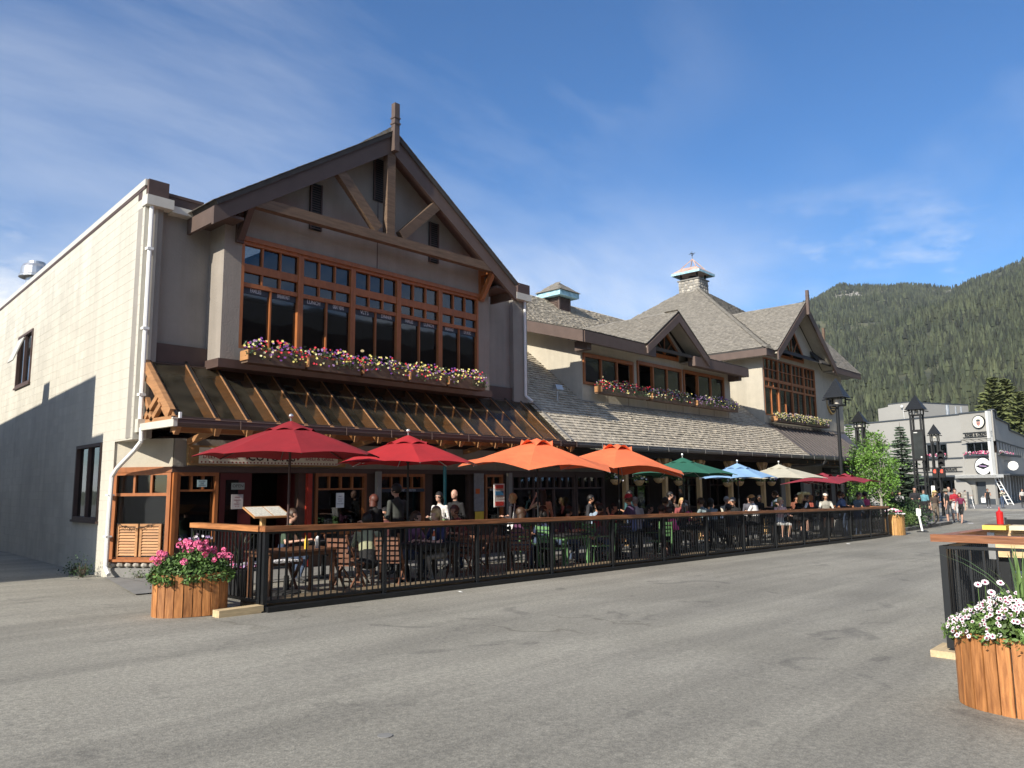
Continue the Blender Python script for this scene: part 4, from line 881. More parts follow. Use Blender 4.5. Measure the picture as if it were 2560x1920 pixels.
r = MB(); r.add([(33.8, 15.05, 7.9), (46.2, 15.05, 7.9), (42.31, CHY, CHZ), (41.07, CHY, CHZ), (33.8, 31, 7.9), (41.07, 23.7, CHZ), (42.31, 23.7, CHZ), (46.2, 31, 7.9)], [(0, 1, 2, 3), (4, 0, 3, 5), (7, 4, 5, 6), (1, 7, 6, 2)])
r = r.build('hip_roof', M_under, B_)
def gtop(p): return 10.83 - .781 * abs(p.x - 38.37)
def keep_front(p): return not (abs(p.x - 38.37) < 3.75 and p.z < gtop(p) - .02) and p.x < 46.2
lf = math.hypot(CHY - 15.05, CHZ - 7.9)
shingles(r, (33.75, 15.0, 7.88), (1, 0, 0), (0, CHY - 15.05, CHZ - 7.9), [(0, 0), (16.2, 0), (8.55, lf), (7.32, lf)], keep_front, exp=.165)
ll = math.hypot(41.07 - 33.8, CHZ - 7.9)
shingles(r, (33.75, 31, 7.88), (0, -1, 0), (7.27, 0, CHZ - 7.9), [(0, 0), (15.98, 0), (8.7, ll), (7.3, ll)], lambda p: p.z > 7.9 and p.y < 27, exp=.165)
# hip caps
for a, c in (((33.8, 15.05, 7.93), (41.07, 22.3, 13.37)),):
    a = Vector(a); c = Vector(c); n_ = 52
    for i in range(n_):
        p = a.lerp(c, i / n_); q = a.lerp(c, (i + 1.3) / n_)
        b = MB(); b.beam(p + Vector((0, 0, .03)), q, .20, .02); b.build('hip_cap', M_shingle, r)
b = MB(); b.box(33.74, 33.80, 15.0, 31, 7.55, 7.88); b.build('eave_fascia', M_fascia, B_)
b = MB(); b.box(33.80, 34.75, 15.0, 15.06, 7.55, 7.88); b.build('eave_fascia', M_fascia, B_)
b = MB(); b.box(42.0, 46.25, 14.95, 15.01, 7.58, 7.93); b.build('eave_fascia', M_fascia, B_)
b = MB(); b.box(33.8, 34.5, 15.06, 33, 7.60, 7.66); b.box(42.15, 46, 15.06, 15.6, 7.66, 7.70); b.box(44.86, 46.2, 15.6, 20, 7.66, 7.7); b.build('soffit', M_stucco2, B_)
# bay gable
GX, GY, GZ, GH = 38.37, 14.86, 10.83, 3.75
for sg in (-1, 1):
    ex = GX + sg * GH
    r2 = slab('roof', [(ex, GY, 7.9), (GX, GY, GZ), (GX, 19.0, GZ), (ex, 19.0, 7.9)], .09, M_under, B_)
    L2 = math.hypot(GH, GZ - 7.9)
    shingles(r2, (ex, GY - .03, 7.905), (0, 1, 0), (-sg * GH, 0, GZ - 7.9), [(0, -.05), (4.2 if sg < 0 else .5, -.05), (4.2 if sg < 0 else .5, L2), (0, L2)], lambda p: p.z > 7.9 + .75 * (p.y - 15.05) - .03, exp=.165)
    b = MB(); b.prism([(ex, GY - .06, 7.82), (GX, GY - .06, GZ - .09), (GX, GY - .06, GZ - .52), (ex, GY - .06, 7.42)], (0, .08, 0)); b.build('bargeboard', M_fascia, B_)
    b = MB(); b.prism([(ex, GY + .021, 7.76), (GX, GY + .021, GZ - .14), (GX, 15.598, GZ - .14), (ex, 15.598, 7.76)], (0, 0, -.04)); b.build('soffit', M_stucco, B_)
b = MB(); b.prism([(GX - 3.6, 15.602, 7.752), (GX + 3.6, 15.602, 7.752), (GX + .03, 15.602, 10.5), (GX - .03, 15.602, 10.5)], (0, .15, 0)); b.build('gable_wall', M_stucco, B_)
tri_window(GX - .35, 7.98, 1.45, 1.75, 15.60)
b = MB(); b.beam((GX, GY - .12, 10.15), (GX, GY - .12, 11.42), .15, .14, up=(0, 1, 0)); b.box(GX - .09, GX + .09, GY - .21, GY - .04, 11.0, 11.04); b.box(GX - .09, GX + .09, GY - .21, GY - .04, 11.12, 11.15); b.build('finial', M_fascia, B_)
# cross gable at the far end
r3 = slab('roof', [(40.5, 15.0, 7.95), (46.25, 15.0, 7.95), (46.25, 16.95, 10.2), (40.5, 16.95, 10.2)], .1, M_under, B_)
shingles(r3, (40.5, 14.97, 7.93), (1, 0, 0), (0, 1.95, 2.25), [(1.5, 0), (5.8, 0), (5.8, 3.0), (0, 3.0)], lambda p: p.z > 7.9 + .75 * (p.y - 15.05) - .02 and (abs(p.x - GX) > GH or p.z > gtop(p)), exp=.165)
slab('roof', [(40.5, 16.95, 10.2), (46.25, 16.95, 10.2), (46.25, 18.9, 7.95), (40.5, 18.9, 7.95)], .1, M_under, B_)
b = MB(); b.prism([(46.0, 15.1, 7.9), (46.0, 18.8, 7.9), (46.0, 16.95, 10.05)], (.1, 0, 0)); b.build('end_gable', M_stucco, B_)
b = MB(); b.beam((46.3, 16.95, 9.9), (46.3, 16.95, 10.95), .14, .14, up=(0, 1, 0)); b.build('finial', M_timber, B_)
# stone chimney with copper cap
ch = thing('chimney', 'field stone chimney on the pyramid roof with turquoise and copper cap', 'chimney', (41.7, 23.0, 13.3))
MB().box(CHX + .02, 42.29, CHY + .02, 23.68, 12.6, 14.08).build('chimney_core', M_mortar, ch)
rc = random.Random(4)
for face in range(2):
    W_ = 1.24 if face == 0 else 1.40
    zz_ = 13.0
    while zz_ < 14.05:
        u = 0; hh = rc.uniform(.14, .24)
        while u < W_ - .05:
            w = min(rc.uniform(.16, .34), W_ - u); cz_ = zz_ + hh / 2 + rc.uniform(-.03, .03)
            b = MB()
            if face == 0: b.ell((CHX + u + w / 2, CHY + .02, cz_), (w / 2 - .01, .05, hh / 2), 7, 4)
            else: b.ell((CHX + .02, CHY + u + w / 2, cz_), (.05, w / 2 - .01, hh / 2), 7, 4)
            b.build('stone', M_stone, ch); u += w
        zz_ += hh
MB().box(CHX - .05, 42.36, CHY - .05, 23.75, 14.08, 14.15).build('capstone', M_conc, ch)
cxm, cym = 41.69, 23.0
for dx_ in (-.5, .5):
    for dy_ in (-.55, .55): MB().box(cxm + dx_ - .04, cxm + dx_ + .04, cym + dy_ - .04, cym + dy_ + .04, 14.15, 14.50).build('cap_post', M_black, ch)
b = MB(); b.lathe([(.30, 14.15), (.30, 14.34), (.24, 14.42), (0, 14.44)], (cxm, cym, 0), 14); b.build('flue', M_black, ch)
R_ = .98; b = MB()
for q in ((-R_, R_, -R_, -R_ + .04), (-R_, R_, R_ - .04, R_), (-R_, -R_ + .04, -R_ + .04, R_ - .04), (R_ - .04, R_, -R_ + .04, R_ - .04)): b.box(cxm + q[0], cxm + q[1], cym + q[2], cym + q[3], 14.42, 14.56)
b.build('cap_fascia', M_turq, ch)
M_copper = mat('aged_copper', (.50, .27, .18), .55, .25, 4, col2=(.55, .42, .36))
b = MB(); q = .52
b.add([(cxm - R_, cym - R_, 14.565), (cxm + R_, cym - R_, 14.565), (cxm + R_, cym + R_, 14.565), (cxm - R_, cym + R_, 14.565), (cxm - q, cym - q, 14.90), (cxm + q, cym - q, 14.90), (cxm + q, cym + q, 14.90), (cxm - q, cym + q, 14.90)], [(0, 1, 5, 4), (1, 2, 6, 5), (2, 3, 7, 6), (3, 0, 4, 7), (0, 3, 2, 1), (4, 5, 6, 7)]); b.build('cap_roof', M_copper, ch)
for dx_ in (-q, q):
    for dy_ in (-q, q): MB().beam((cxm + dx_, cym + dy_, 14.90), (cxm, cym, 15.55), .05, .05).build('spire_rafter', M_copper, ch)
b = MB(); b.tube((cxm, cym, 15.5), (cxm, cym, 16.05), .015, n=6); b.ell((cxm, cym, 15.80), (.05, .05, .05), 8, 5); b.beam((cxm - .22, cym, 15.9), (cxm + .22, cym, 15.9), .02, .03); b.beam((cxm, cym - .22, 15.9), (cxm, cym + .22, 15.9), .02, .03); b.build('weathervane', M_black, ch)

# ground floor of the shops: porch posts, dark back wall, coffee shop corner
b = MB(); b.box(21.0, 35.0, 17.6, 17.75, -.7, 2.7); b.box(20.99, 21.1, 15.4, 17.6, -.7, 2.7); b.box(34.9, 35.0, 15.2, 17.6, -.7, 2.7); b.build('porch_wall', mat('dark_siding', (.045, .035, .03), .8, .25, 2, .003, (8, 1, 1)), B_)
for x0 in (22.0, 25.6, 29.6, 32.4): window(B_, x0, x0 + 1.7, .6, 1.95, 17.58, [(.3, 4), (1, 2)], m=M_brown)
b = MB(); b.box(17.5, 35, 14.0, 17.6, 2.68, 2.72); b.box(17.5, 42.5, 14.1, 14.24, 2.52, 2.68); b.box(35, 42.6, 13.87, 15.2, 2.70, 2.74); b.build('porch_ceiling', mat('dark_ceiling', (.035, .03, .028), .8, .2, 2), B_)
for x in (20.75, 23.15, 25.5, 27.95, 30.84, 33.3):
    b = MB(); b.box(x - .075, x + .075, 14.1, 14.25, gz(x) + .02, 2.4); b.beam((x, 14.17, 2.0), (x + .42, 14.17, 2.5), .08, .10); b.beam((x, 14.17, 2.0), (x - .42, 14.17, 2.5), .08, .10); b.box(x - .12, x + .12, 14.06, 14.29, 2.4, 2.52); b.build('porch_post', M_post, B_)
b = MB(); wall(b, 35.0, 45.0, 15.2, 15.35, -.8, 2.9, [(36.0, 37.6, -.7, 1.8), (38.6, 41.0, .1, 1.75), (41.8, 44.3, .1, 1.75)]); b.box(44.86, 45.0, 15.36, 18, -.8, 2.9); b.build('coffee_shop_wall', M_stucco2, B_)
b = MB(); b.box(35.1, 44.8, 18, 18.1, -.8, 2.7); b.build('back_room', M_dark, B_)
window(B_, 38.6, 41.0, .1, 1.75, 15.22, [(.3, 4), (1, 2)], m=M_brown); window(B_, 41.8, 44.3, .1, 1.75, 15.22, [(.3, 4), (1, 2)], m=M_brown)
for i in range(9): MB().beam((35.5 + i * .85, 15.18, 2.62), (35.5 + i * .85, 14.1, 2.64), .12, .14).build('rafter_end', M_rafter, B_)
b = MB(); b.path([(36.9, 13.75, 2.70), (36.7, 13.9, 2.50), (36.2, 14.6, 2.45), (35.9, 15.1, 2.45)], .055, 8); b.build('downspout', M_gutterg, B_)
# building body behind
b = MB(); b.box(17.3, 44.8, 31.9, 32.1, -.9, 4); b.build('rear_wall', M_stucco2, B_)
# ---------------------------------------------------------------- patio railing
M_raily2 = mat('rail_timber_lit', (.36, .14, .05), .42, .3, 4, .002, (6, .45, 6), col2=(.44, .19, .07))  # brighter copy of the rail timber, sunlight put into the colour
def post_mesh():
    b = MB(); b.box(-.032, .032, -.032, .032, .02, 1.09); b.box(-.06, .06, -.06, .06, .0, .022); return b.mesh('railing_post', M_black)
def bal_mesh():
    b = MB(); b.box(-.009, .009, -.009, .009, .13, 1.07); return b.mesh('baluster', M_black)
PM, BMs = post_mesh(), bal_mesh()
def railing(name, label, p, q, base=True, npan=None, step=.107, board=M_rail, h=1.17, ov0=0, ov1=0, cat='railing', rw=.15):
    p = Vector(p); q = Vector(q); d = (q - p); L_ = d.length; d.normalize(); nrm = Vector((-d.y, d.x))
    t = thing(name, label, cat, (p.x, p.y, gz(p.x)))
    npan = npan or max(1, round(L_ / 2.13)); an = math.atan2(d.y, d.x)
    for i in range(npan + 1):
        a = p + d * (L_ * i / npan); put('railing_post', PM, t, (a.x - p.x, a.y - p.y, gz(a.x) - gz(p.x)), (0, 0, an))
        if i == npan: break
        c = p + d * (L_ * (i + 1) / npan); k = round(L_ / npan / step)
        for j in range(1, k):
            e = a.lerp(c, j / k); put('baluster', BMs, t, (e.x - p.x, e.y - p.y, gz(e.x) - gz(p.x)), (0, 0, an))
        b = MB(); b.beam((a.x, a.y, gz(a.x) + .13), (c.x, c.y, gz(c.x) + .13), .03, .04); b.build('bottom_rail', M_black, t)
        b = MB(); b.beam((a.x, a.y, gz(a.x) + 1.075), (c.x, c.y, gz(c.x) + 1.075), .04, .03); b.build('top_bar', M_black, t)
        if base:
            b = MB(); f = nrm * -.06; b.beam((a.x + f.x, a.y + f.y, gz(a.x) + .038), (c.x + f.x, c.y + f.y, gz(c.x) + .038), .12, .07); b.build('base_channel', M_black, t)
    s = -ov0; nb_ = max(1, round(L_ / 3.6)); bl_ = (L_ + ov0 + ov1) / nb_
    for i in range(nb_):
        a = p + d * (s + bl_ * i + .002); c = p + d * (s + bl_ * (i + 1) - .002); w_ = rw
        b = MB(); b.beam((a.x, a.y, gz(a.x) + h - .037), (c.x, c.y, gz(c.x) + h - .037), w_, .074); b.build('handrail', board, t)
    return t
railing('patio_railing', 'long black metal railing with orange timber handrail along the street side of the patio', (5.69, 9.95), (32.70, 9.95), npan=13, ov0=.06, ov1=.06)
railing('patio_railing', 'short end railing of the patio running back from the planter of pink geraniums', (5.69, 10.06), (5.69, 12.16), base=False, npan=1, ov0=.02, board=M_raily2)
railing('patio_railing', 'far end railing of the patio turning back beside the maple', (32.70, 10.10), (32.70, 12.6), base=False, npan=1, board=M_raily)
dk = thing('deck_strip', 'low strip of weathered timber decking just inside the long railing', 'decking', (5.7, 10.0, gz(5.7)))
for i in range(13):
    x0 = 5.72 + i * 2.076
    for j in range(7):
        y = 10.03 + j * .098; b = MB(); b.beam((x0 + .004, y, gz(x0) + .085), (x0 + 2.07, y, gz(x0 + 2.07) + .085), .088, .03); b.build('deck_board', M_deck, dk)
    b = MB(); b.box(x0, x0 + .06, 10.0, 10.66, gz(x0) + .0, gz(x0) + .068); b.build('joist', M_deck, dk)
b = MB(); b.box(5.02, 5.66, 9.90, 10.08, gz(5.4), gz(5.4) + .095); b.build('end_block', mat('fresh_timber', (.55, .42, .24), .7, .2, 4, .002, (1, 6, 6)), dk)

# ---------------------------------------------------------------- planters
def planter(label, x, y, rz, a, bb, h, n, m=M_plank, board=M_plank, group='stave planters of flowers on the street'):
    t = thing('stave_planter', label, 'planter', (x, y, gz(x)), 0, group)
    cr_, sr = math.cos(rz), math.sin(rz)
    def P(an, k=1):
        e = 2.6; c, s = math.cos(an), math.sin(an); u = a * k * math.copysign(abs(c) ** (2 / e), c); v = bb * k * math.copysign(abs(s) ** (2 / e), s)
        return Vector((x + u * cr_ - v * sr, y + u * sr + v * cr_, 0))
    # equal arc steps
    N_ = 720; pts = [P(2 * PI * i / N_) for i in range(N_ + 1)]; acc = [0]
    for p, q in zip(pts, pts[1:]): acc.append(acc[-1] + (q - p).length)
    def at(s):
        s = s % acc[-1]; i = int(np.searchsorted(acc, s)); i = max(1, min(N_, i)); f = (s - acc[i - 1]) / max(1e-9, acc[i] - acc[i - 1]); return pts[i - 1].lerp(pts[i], f)
    st = acc[-1] / n
    for i in range(n):
        p = at(i * st + .006); q = at((i + 1) * st - .006); d = (q - p).normalized(); nr = Vector((d.y, -d.x, 0)); o = RS.uniform(-.003, .003); hh = h + RS.uniform(-.004, .004)
        b = MB(); z0 = gz(x) + .006; e = .004
        b.add([p + nr * o + Vector((0, 0, z0)), q + nr * o + Vector((0, 0, z0)), q - nr * .022 + Vector((0, 0, z0)), p - nr * .022 + Vector((0, 0, z0)),
               p + nr * o + Vector((0, 0, z0 + hh)), q + nr * o + Vector((0, 0, z0 + hh)), q - nr * .022 + Vector((0, 0, z0 + hh)), p - nr * .022 + Vector((0, 0, z0 + hh))], BF)
        b.build('stave', board, t)
    lin = MB(); k = [P(2 * PI * i / 28, .955) for i in range(28)]; lin.prism([(p.x, p.y, gz(x) + .01) for p in k], (0, 0, h - .05)); lin.build('soil_liner', mat('dark_soil', (.03, .024, .018), .95, .3, 10), t)
    return t, P
def foliage_mound(t, P, x, zt, n, ls, hgt, m, spread=1.08, droop=.06, name='foliage'):
    b = MB(); c0 = P(0, 0)
    nc = n // 14
    for _ in range(nc):
        k = math.sqrt(RS.random()) * spread; an = RS.random() * 2 * PI; p = P(an, k); z = zt + hgt * (1 - k ** 2 * .95) * RS.uniform(.35, 1.0) - (droop if k > 1 else 0); tn = RS.uniform(.05, .95)
        for _ in range(14): leafquad(b, (p.x + RS.gauss(0, .035), p.y + RS.gauss(0, .035), z + RS.gauss(0, .03)), ls * RS.uniform(.6, 1.3), min(1, max(0, tn + RS.uniform(-.2, .2))))
    return b.build(name, m, t)
def flower(b, p, r, mi, mc, nrm, n=5):
    nrm = Vector(nrm).normalized(); a = nrm.orthogonal().normalized(); c = nrm.cross(a); o = RS.random() * 6; tn = RS.random()
    for i in range(n):
        an = o + 2 * PI * i / n; d = a * math.cos(an) + c * math.sin(an); s = a * -math.sin(an) + c * math.cos(an); w = r * .55
        b.add([p + nrm * .002, p + d * r * .6 + s * w + nrm * .006, p + d * r + nrm * .010, p + d * r * .6 - s * w + nrm * .006], [(0, 1, 2, 3)], tn, mi)
    if mc is not None:
        k = [p + (a * math.cos(q * PI / 3) + c * math.sin(q * PI / 3)) * r * .38 + nrm * .012 for q in range(6)]; b.add(k, [(0, 1, 2, 3, 4, 5)], .5, mc)
# pink geraniums
tg, Pg = planter('rounded wooden stave planter overflowing with pink geraniums at the near end of the railing', 4.93, 10.56, math.radians(-20), .48, .36, .55, 24)
ztg = gz(4.9) + .55
foliage_mound(tg, Pg, 4.9, ztg, 4200, .030, .30, mat('geranium_leaf', (.085, .16, .035), .6, .3, 8, tint=.5), 1.12, .04)
b = MB(); st = MB()
for i in range(42):
    an = RS.uniform(-PI, PI); k = RS.uniform(.1, 1.16) ; p = Pg(an, k); z = ztg - .02 + .31 * (1.15 - .62 * k * k) + RS.uniform(-.02, .10); c = Vector((p.x, p.y, z)); r_ = RS.uniform(.030, .052)
    st.tube((p.x * .7 + 4.93 * .3, p.y * .7 + 10.56 * .3, ztg + .05), c, .004, .003, 4)
    for _ in range(16):
        d = Vector((RS.gauss(0, 1), RS.gauss(0, 1), RS.gauss(0, 1) + .3)).normalized(); flower(b, c + d * r_ * .8, .021, 0, None, d, 4)
b.build('blossoms', FL['pink'], tg, kind='stuff'); st.build('stems', M_leaf, tg, kind='stuff')
b = MB()
for i in range(26):
    c = Vector((5.08 + RS.gauss(0, .10), 10.72 + RS.gauss(0, .06), ztg + .42 + RS.gauss(0, .05))); flower(b, c, .022, 0 if i % 3 else 1, None, (RS.gauss(0, .5), -1, RS.gauss(.3, .5)))
b.build('white_blossoms', [FL['white'], FL['lilac']], tg, kind='stuff')
def blades(t, x, y, z, n, h0, h1, m, w=.009, sp_=.35):
    b = MB()
    for _ in range(n):
        an = RS.random() * 2 * PI; L_ = RS.uniform(h0, h1); lean = RS.uniform(.05, sp_) * L_; d = Vector((math.cos(an), math.sin(an), 0)); s = Vector((-d.y, d.x, 0)); k = 5; prev = None; tn = RS.random()
        for j in range(k + 1):
            f = j / k; p = Vector((x, y, z)) + d * lean * f ** 1.8 * 1.6 + Vector((0, 0, L_ * (f - .18 * f * f * lean / L_ * 3))); ww = w * (1 - f) ** .6 + .0008
            cur = (p - s * ww, p + s * ww)
            if prev: b.add([prev[0], prev[1], cur[1], cur[0]], [(0, 1, 2, 3)], tn)
            prev = cur
    b.build('grass_blades', m, t)
M_blade = mat('grass_blade', (.12, .20, .06), .5, .2, 4, tint=.4)
blades(tg, 5.05, 10.70, ztg, 26, .3, .62, M_blade, .006)
# right hand planter: white and purple petunias with spikes
tp, Pp = planter('large wooden stave planter of white and purple petunias at the right edge', 7.16, 1.08, PI / 2, .64, .41, .555, 36)
ztp = gz(7.1) + .555
foliage_mound(tp, Pp, 7.1, ztp, 13000, .020, .30, mat('petunia_leaf', (.10, .17, .04), .6, .3, 8, tint=.5), 1.03, .03)
b = MB()
for i in range(640):
    an = RS.uniform(0, 2 * PI); k = RS.uniform(.5, 1.12) if i % 4 else RS.uniform(0, .8); p = Pp(an, k); z = ztp - .02 + .30 * (1 - .85 * k * k) + RS.uniform(.0, .05); d = Vector(((p.x - 7.16) * 1.2 - .5, (p.y - 1.08) * .8, .55 + RS.uniform(-.3, .3)))
    flower(b, Vector((p.x, p.y, z)), RS.uniform(.013, .025), 0, 1, d)
b.build('petunia_blossoms', [FL['white'], FL['maroon']], tp, kind='stuff')
b = MB()
for i in range(6):
    c = Vector((6.98 + RS.uniform(-.1, .2), 1.30 + RS.gauss(0, .16), ztp + .27 + RS.uniform(-.03, .10))); b.tube((c.x, c.y, ztp), c, .003, n=4, mi=2)
    flower(b, c, .029, 0, 1, (-.7, -.2, .8), 12)
b.build('daisy_blossoms', [FL['white'], FL['maroon'], M_leaf], tp, kind='stuff')
blades(tp, 7.10, 1.22, ztp + .08, 20, .42, .66, M_blade, .013, .14); blades(tp, 7.08, 1.25, ztp + .08, 5, .6, .8, M_blade, .010, .75)
# far planter at the end of the railing and others beyond
tf, Pf = planter('far wooden stave planter with pale pink flowers at the far end of the long railing', 33.75, 10.05, 0, .42, .40, .82, 22, board=mat('yellow_plank', (.50, .27, .09), .6, .3, 6, .003, (5, 5, .6), rnd=.2))
foliage_mound(tf, Pf, 33.7, gz(33.7) + .82, 500, .035, .14, M_leafd, 1.05)
b = MB()
for i in range(60):
    an = RS.random() * 6.28; k = RS.random() ** .5 * 1.05; p = Pf(an, k); flower(b, Vector((p.x, p.y, gz(33.7) + .82 + .17 * (1.1 - k * k) + RS.uniform(0, .04))), .04, i % 3 != 0, None, (-.6, -.3, 1))
b.build('blossoms', [FL['pink'], FL['white']], tf, kind='stuff')
# pot with tall dark leaves standing inside the end railing
pt = thing('flower_pot', 'dark pot with long drooping leaves and magenta flowers inside the end railing', 'potted plant', (6.3, 11.4, gz(6.3)))
MB().lathe([(.0, 0), (.16, 0), (.22, .42), (.19, .42), (.0, .40)], (6.25, 11.75, gz(6.3)), 16).build('pot', M_blackm, pt)
blades(pt, 6.25, 11.75, gz(6.3) + .40, 46, .45, .80, mat('dark_blade', (.04, .05, .025), .5, .2, 4, tint=.3), .010, .6)
b = MB()
for i in range(46): flower(b, Vector((6.25 + RS.gauss(0, .17), 11.70 + RS.gauss(0, .12), gz(6) + .52 + RS.gauss(0, .10))), .024, i % 2, None, (-.5, -1, .4))
b.build('blossoms', [FL['lilac'], FL['pink']], pt, kind='stuff')

# ---------------------------------------------------------------- window boxes
def window_box(label, x0, x1, y, z, n, mix_, hgt=.20, group='flower boxes under the upper windows'):
    t = thing('flower_box', label, 'flower box', ((x0 + x1) / 2, y, z - .3), 0, group)
    b = MB(); b.box(x0, x1, y - .14, y - .115, z - .27, z); b.box(x0, x1, y + .10, y + .125, z - .27, z); b.box(x0, x1, y - .115, y + .10, z - .27, z - .24); b.box(x0, x0 + .025, y - .115, y + .1, z - .24, z); b.box(x1 - .025, x1, y - .115, y + .1, z - .24, z); b.build('trough', M_timber, t)
    b = MB(); b.box(x0 - .03, x0 - .004, y - .20, y + .12, z - .22, z - .02); b.build('end_board', M_cedarl, t)
    b = MB(); b.box(x0 + .03, x1 - .03, y - .11, y + .095, z - .235, z - .03); b.build('soil', MATS['dark_soil'], t)
    b = MB(); L_ = x1 - x0
    for _ in range(int(L_ * 46)):
        c = Vector((RS.uniform(x0 - .04, x1 + .04), y + RS.gauss(-.03, .075), z + RS.uniform(-.02, hgt))); 
        if RS.random() < .25: c.y = y - .17 + RS.gauss(0, .03); c.z = z - RS.random() * .18
        tn = RS.uniform(.05, .95)
        for _ in range(9): leafquad(b, c + Vector((RS.gauss(0, .035), RS.gauss(0, .03), RS.gauss(0, .03))), .026 * RS.uniform(.6, 1.3), tn)
    b.build('foliage', M_leafd, t)
    b = MB(); cols = list(FL.keys()); ph = RS.random() * 9
    for i in range(int(L_ * n)):
        x = RS.uniform(x0 - .04, x1 + .04); sel = mix_[int((math.sin(x * 3.1 + ph) * .5 + .5 + RS.uniform(-.5, .5)) * len(mix_)) % len(mix_)]
        zz2 = z + hgt * RS.uniform(.1, 1.1) * (.75 + .45 * math.sin((x - x0) / L_ * PI) + .12 * math.sin(x * 9)); yy = y + RS.gauss(-.07, .07)
        if RS.random() < .16: zz2 = z - RS.random() * .16; yy = y - .19
        flower(b, Vector((x, yy, zz2)), RS.uniform(.020, .032), cols.index(sel), cols.index('maroon') if sel in ('lilac', 'purple') else None, (-.45, -.9, .35 + RS.uniform(-.3, .3)))
    b.build('blossoms', [FL[c] for c in cols], t, kind='stuff'); return t
M1 = ['purple', 'lilac', 'cream', 'yellow', 'yellow', 'red', 'yellow', 'red', 'purple']
lb = ['leftmost flower box under the gable windows, purple flowers trailing over its left end', 'second flower box from the left under the gable windows', 'middle flower box of the five under the gable windows', 'fourth flower box from the left under the gable windows', 'rightmost flower box under the gable windows']
for i, (x0, x1) in enumerate([(7.62, 8.95), (9.02, 10.40), (10.47, 11.78), (11.85, 13.05), (13.12, 14.45)]): window_box(lb[i], x0, x1, 14.40, 4.42, 88, M1)
for i, (x0, x1, ml) in enumerate([(20.95, 23.9, ['red', 'yellow', 'cream', 'lilac', 'red']), (24.1, 27.2, ['cream', 'yellow', 'lilac', 'lilac', 'red']), (27.4, 30.95, ['lilac', 'lilac', 'purple', 'yellow', 'cream'])]):
    window_box(['left flower box of the dormer, mostly red and yellow', 'middle flower box of the dormer windows', 'right flower box of the dormer, mostly lilac'][i], x0, x1, 15.32, 4.98, 64, ml)
window_box('flower box of cream and yellow flowers under the far bay windows', 34.85, 41.5, 15.32, 4.80, 66, ['lilac', 'cream', 'yellow', 'yellow', 'cream'])

# ---------------------------------------------------------------- umbrellas
def canopy_mat(n, c):
    m = mat('canopy_' + n, c, .85, .10, 2.2, .02, bscale=3.5); t = m.node_tree; L = t.links.new; bs = t.nodes['Principled BSDF']; src = bs.inputs['Base Color'].links[0].from_socket
    tl = t.nodes.new('ShaderNodeBsdfTranslucent'); L(src, tl.inputs[0]); mi = t.nodes.new('ShaderNodeMixShader'); mi.inputs[0].default_value = .22
    o = t.nodes['Material Output']; L(bs.outputs[0], mi.inputs[1]); L(tl.outputs[0], mi.inputs[2]); L(mi.outputs[0], o.inputs[0]); return m
def umbrella(label, x, y, za, zr, R_, n, m, rot=0, tilt=(0, 0), pole=M_black, arch=.05, ball=True):
    g = gz(x); t = thing('patio_umbrella', label, 'umbrella', (x, y, g), 0, 'umbrellas over the patio tables')
    tx, ty = tilt
    def T(u, v, z): return Vector((x + u, y + v, z + tx * u + ty * v))
    b = MB(); b.tube((x, y, g + .02), (x, y, za - .05), .021, n=10)
    b.build('pole', pole, t)
    b = MB(); b.lathe([(0, 0), (.24, 0), (.24, .05), (.05, .08), (.04, .30), (0, .30)], (x, y, g + .015), 16); b.build('base', M_blackm, t)
    SUB = 6; RG = 7; top = []; und = []
    def ring(r0, r1, z0, z1, name, sag=.05, th=.004):
        b = MB(); V = []
        for k in range(RG + 1):
            f = k / RG; r = r0 + (r1 - r0) * f
            for i in range(n * SUB):
                an = rot + 2 * PI * i / (n * SUB); q = (i % SUB) / SUB; w = math.sin(PI * q); ch = math.cos(PI / n) / math.cos(PI / n * (2 * q - 1))   # straight hem between rib tips
                rr = r * (1 - (1 - ch) * 1.0) * (1 - .035 * w * f); z = z0 + (z1 - z0) * (f ** 1.12) - sag * w * f * (1 - f * .55) * .6 + (arch * w * f ** 3)
                V.append((rr * math.cos(an), rr * math.sin(an), z))
        NN = n * SUB; vs = [T(*v) for v in V]; vu = [v - Vector((0, 0, th)) for v in vs]; o = len(vs)
        fs = []
        for k in range(RG):
            for i in range(NN):
                j = (i + 1) % NN; fs.append((k * NN + i, (k + 1) * NN + i, (k + 1) * NN + j, k * NN + j)); fs.append((o + k * NN + i, o + k * NN + j, o + (k + 1) * NN + j, o + (k + 1) * NN + i))
        for i in range(NN): j = (i + 1) % NN; fs.append((RG * NN + i, o + RG * NN + i, o + RG * NN + j, RG * NN + j))
        b.add(vs + vu, fs); return b.build(name, m, t, smooth=False)
    c = ring(.16, R_, za - .10, zr, 'canopy')
    ring(.015, .42, za, za - .185, 'vent_cap', .0)
    if ball:
        b = MB(); b.tube(T(0, 0, za - .01), T(0, 0, za + .05), .012, n=6); b.ell(T(0, 0, za + .085), (.038, .038, .038), 8, 6); b.build('finial', M_steel, t)
    hub = T(0, 0, za - .48)
    for i in range(n):
        an = rot + 2 * PI * i / n; d = (math.cos(an), math.sin(an))
        p0 = T(d[0] * .03, d[1] * .03, za - .115); p1 = T(d[0] * (R_ - .01), d[1] * (R_ - .01), zr - .012); pm = p0.lerp(p1, .5) + Vector((0, 0, .012))
        b = MB(); b.beam(p0, pm, .012, .016); b.beam(pm, p1, .012, .016); b.build('rib', pole if pole != M_black else M_steel, t)
        b = MB(); b.beam(hub, p0.lerp(p1, .48) - Vector((0, 0, .01)), .009, .012); b.build('strut', M_steel, t)
    b = MB(); b.lathe([(.0, -.04), (.038, -.04), (.038, .04), (0, .04)], hub, 10); b.build('runner', M_blackm, t)
    return t
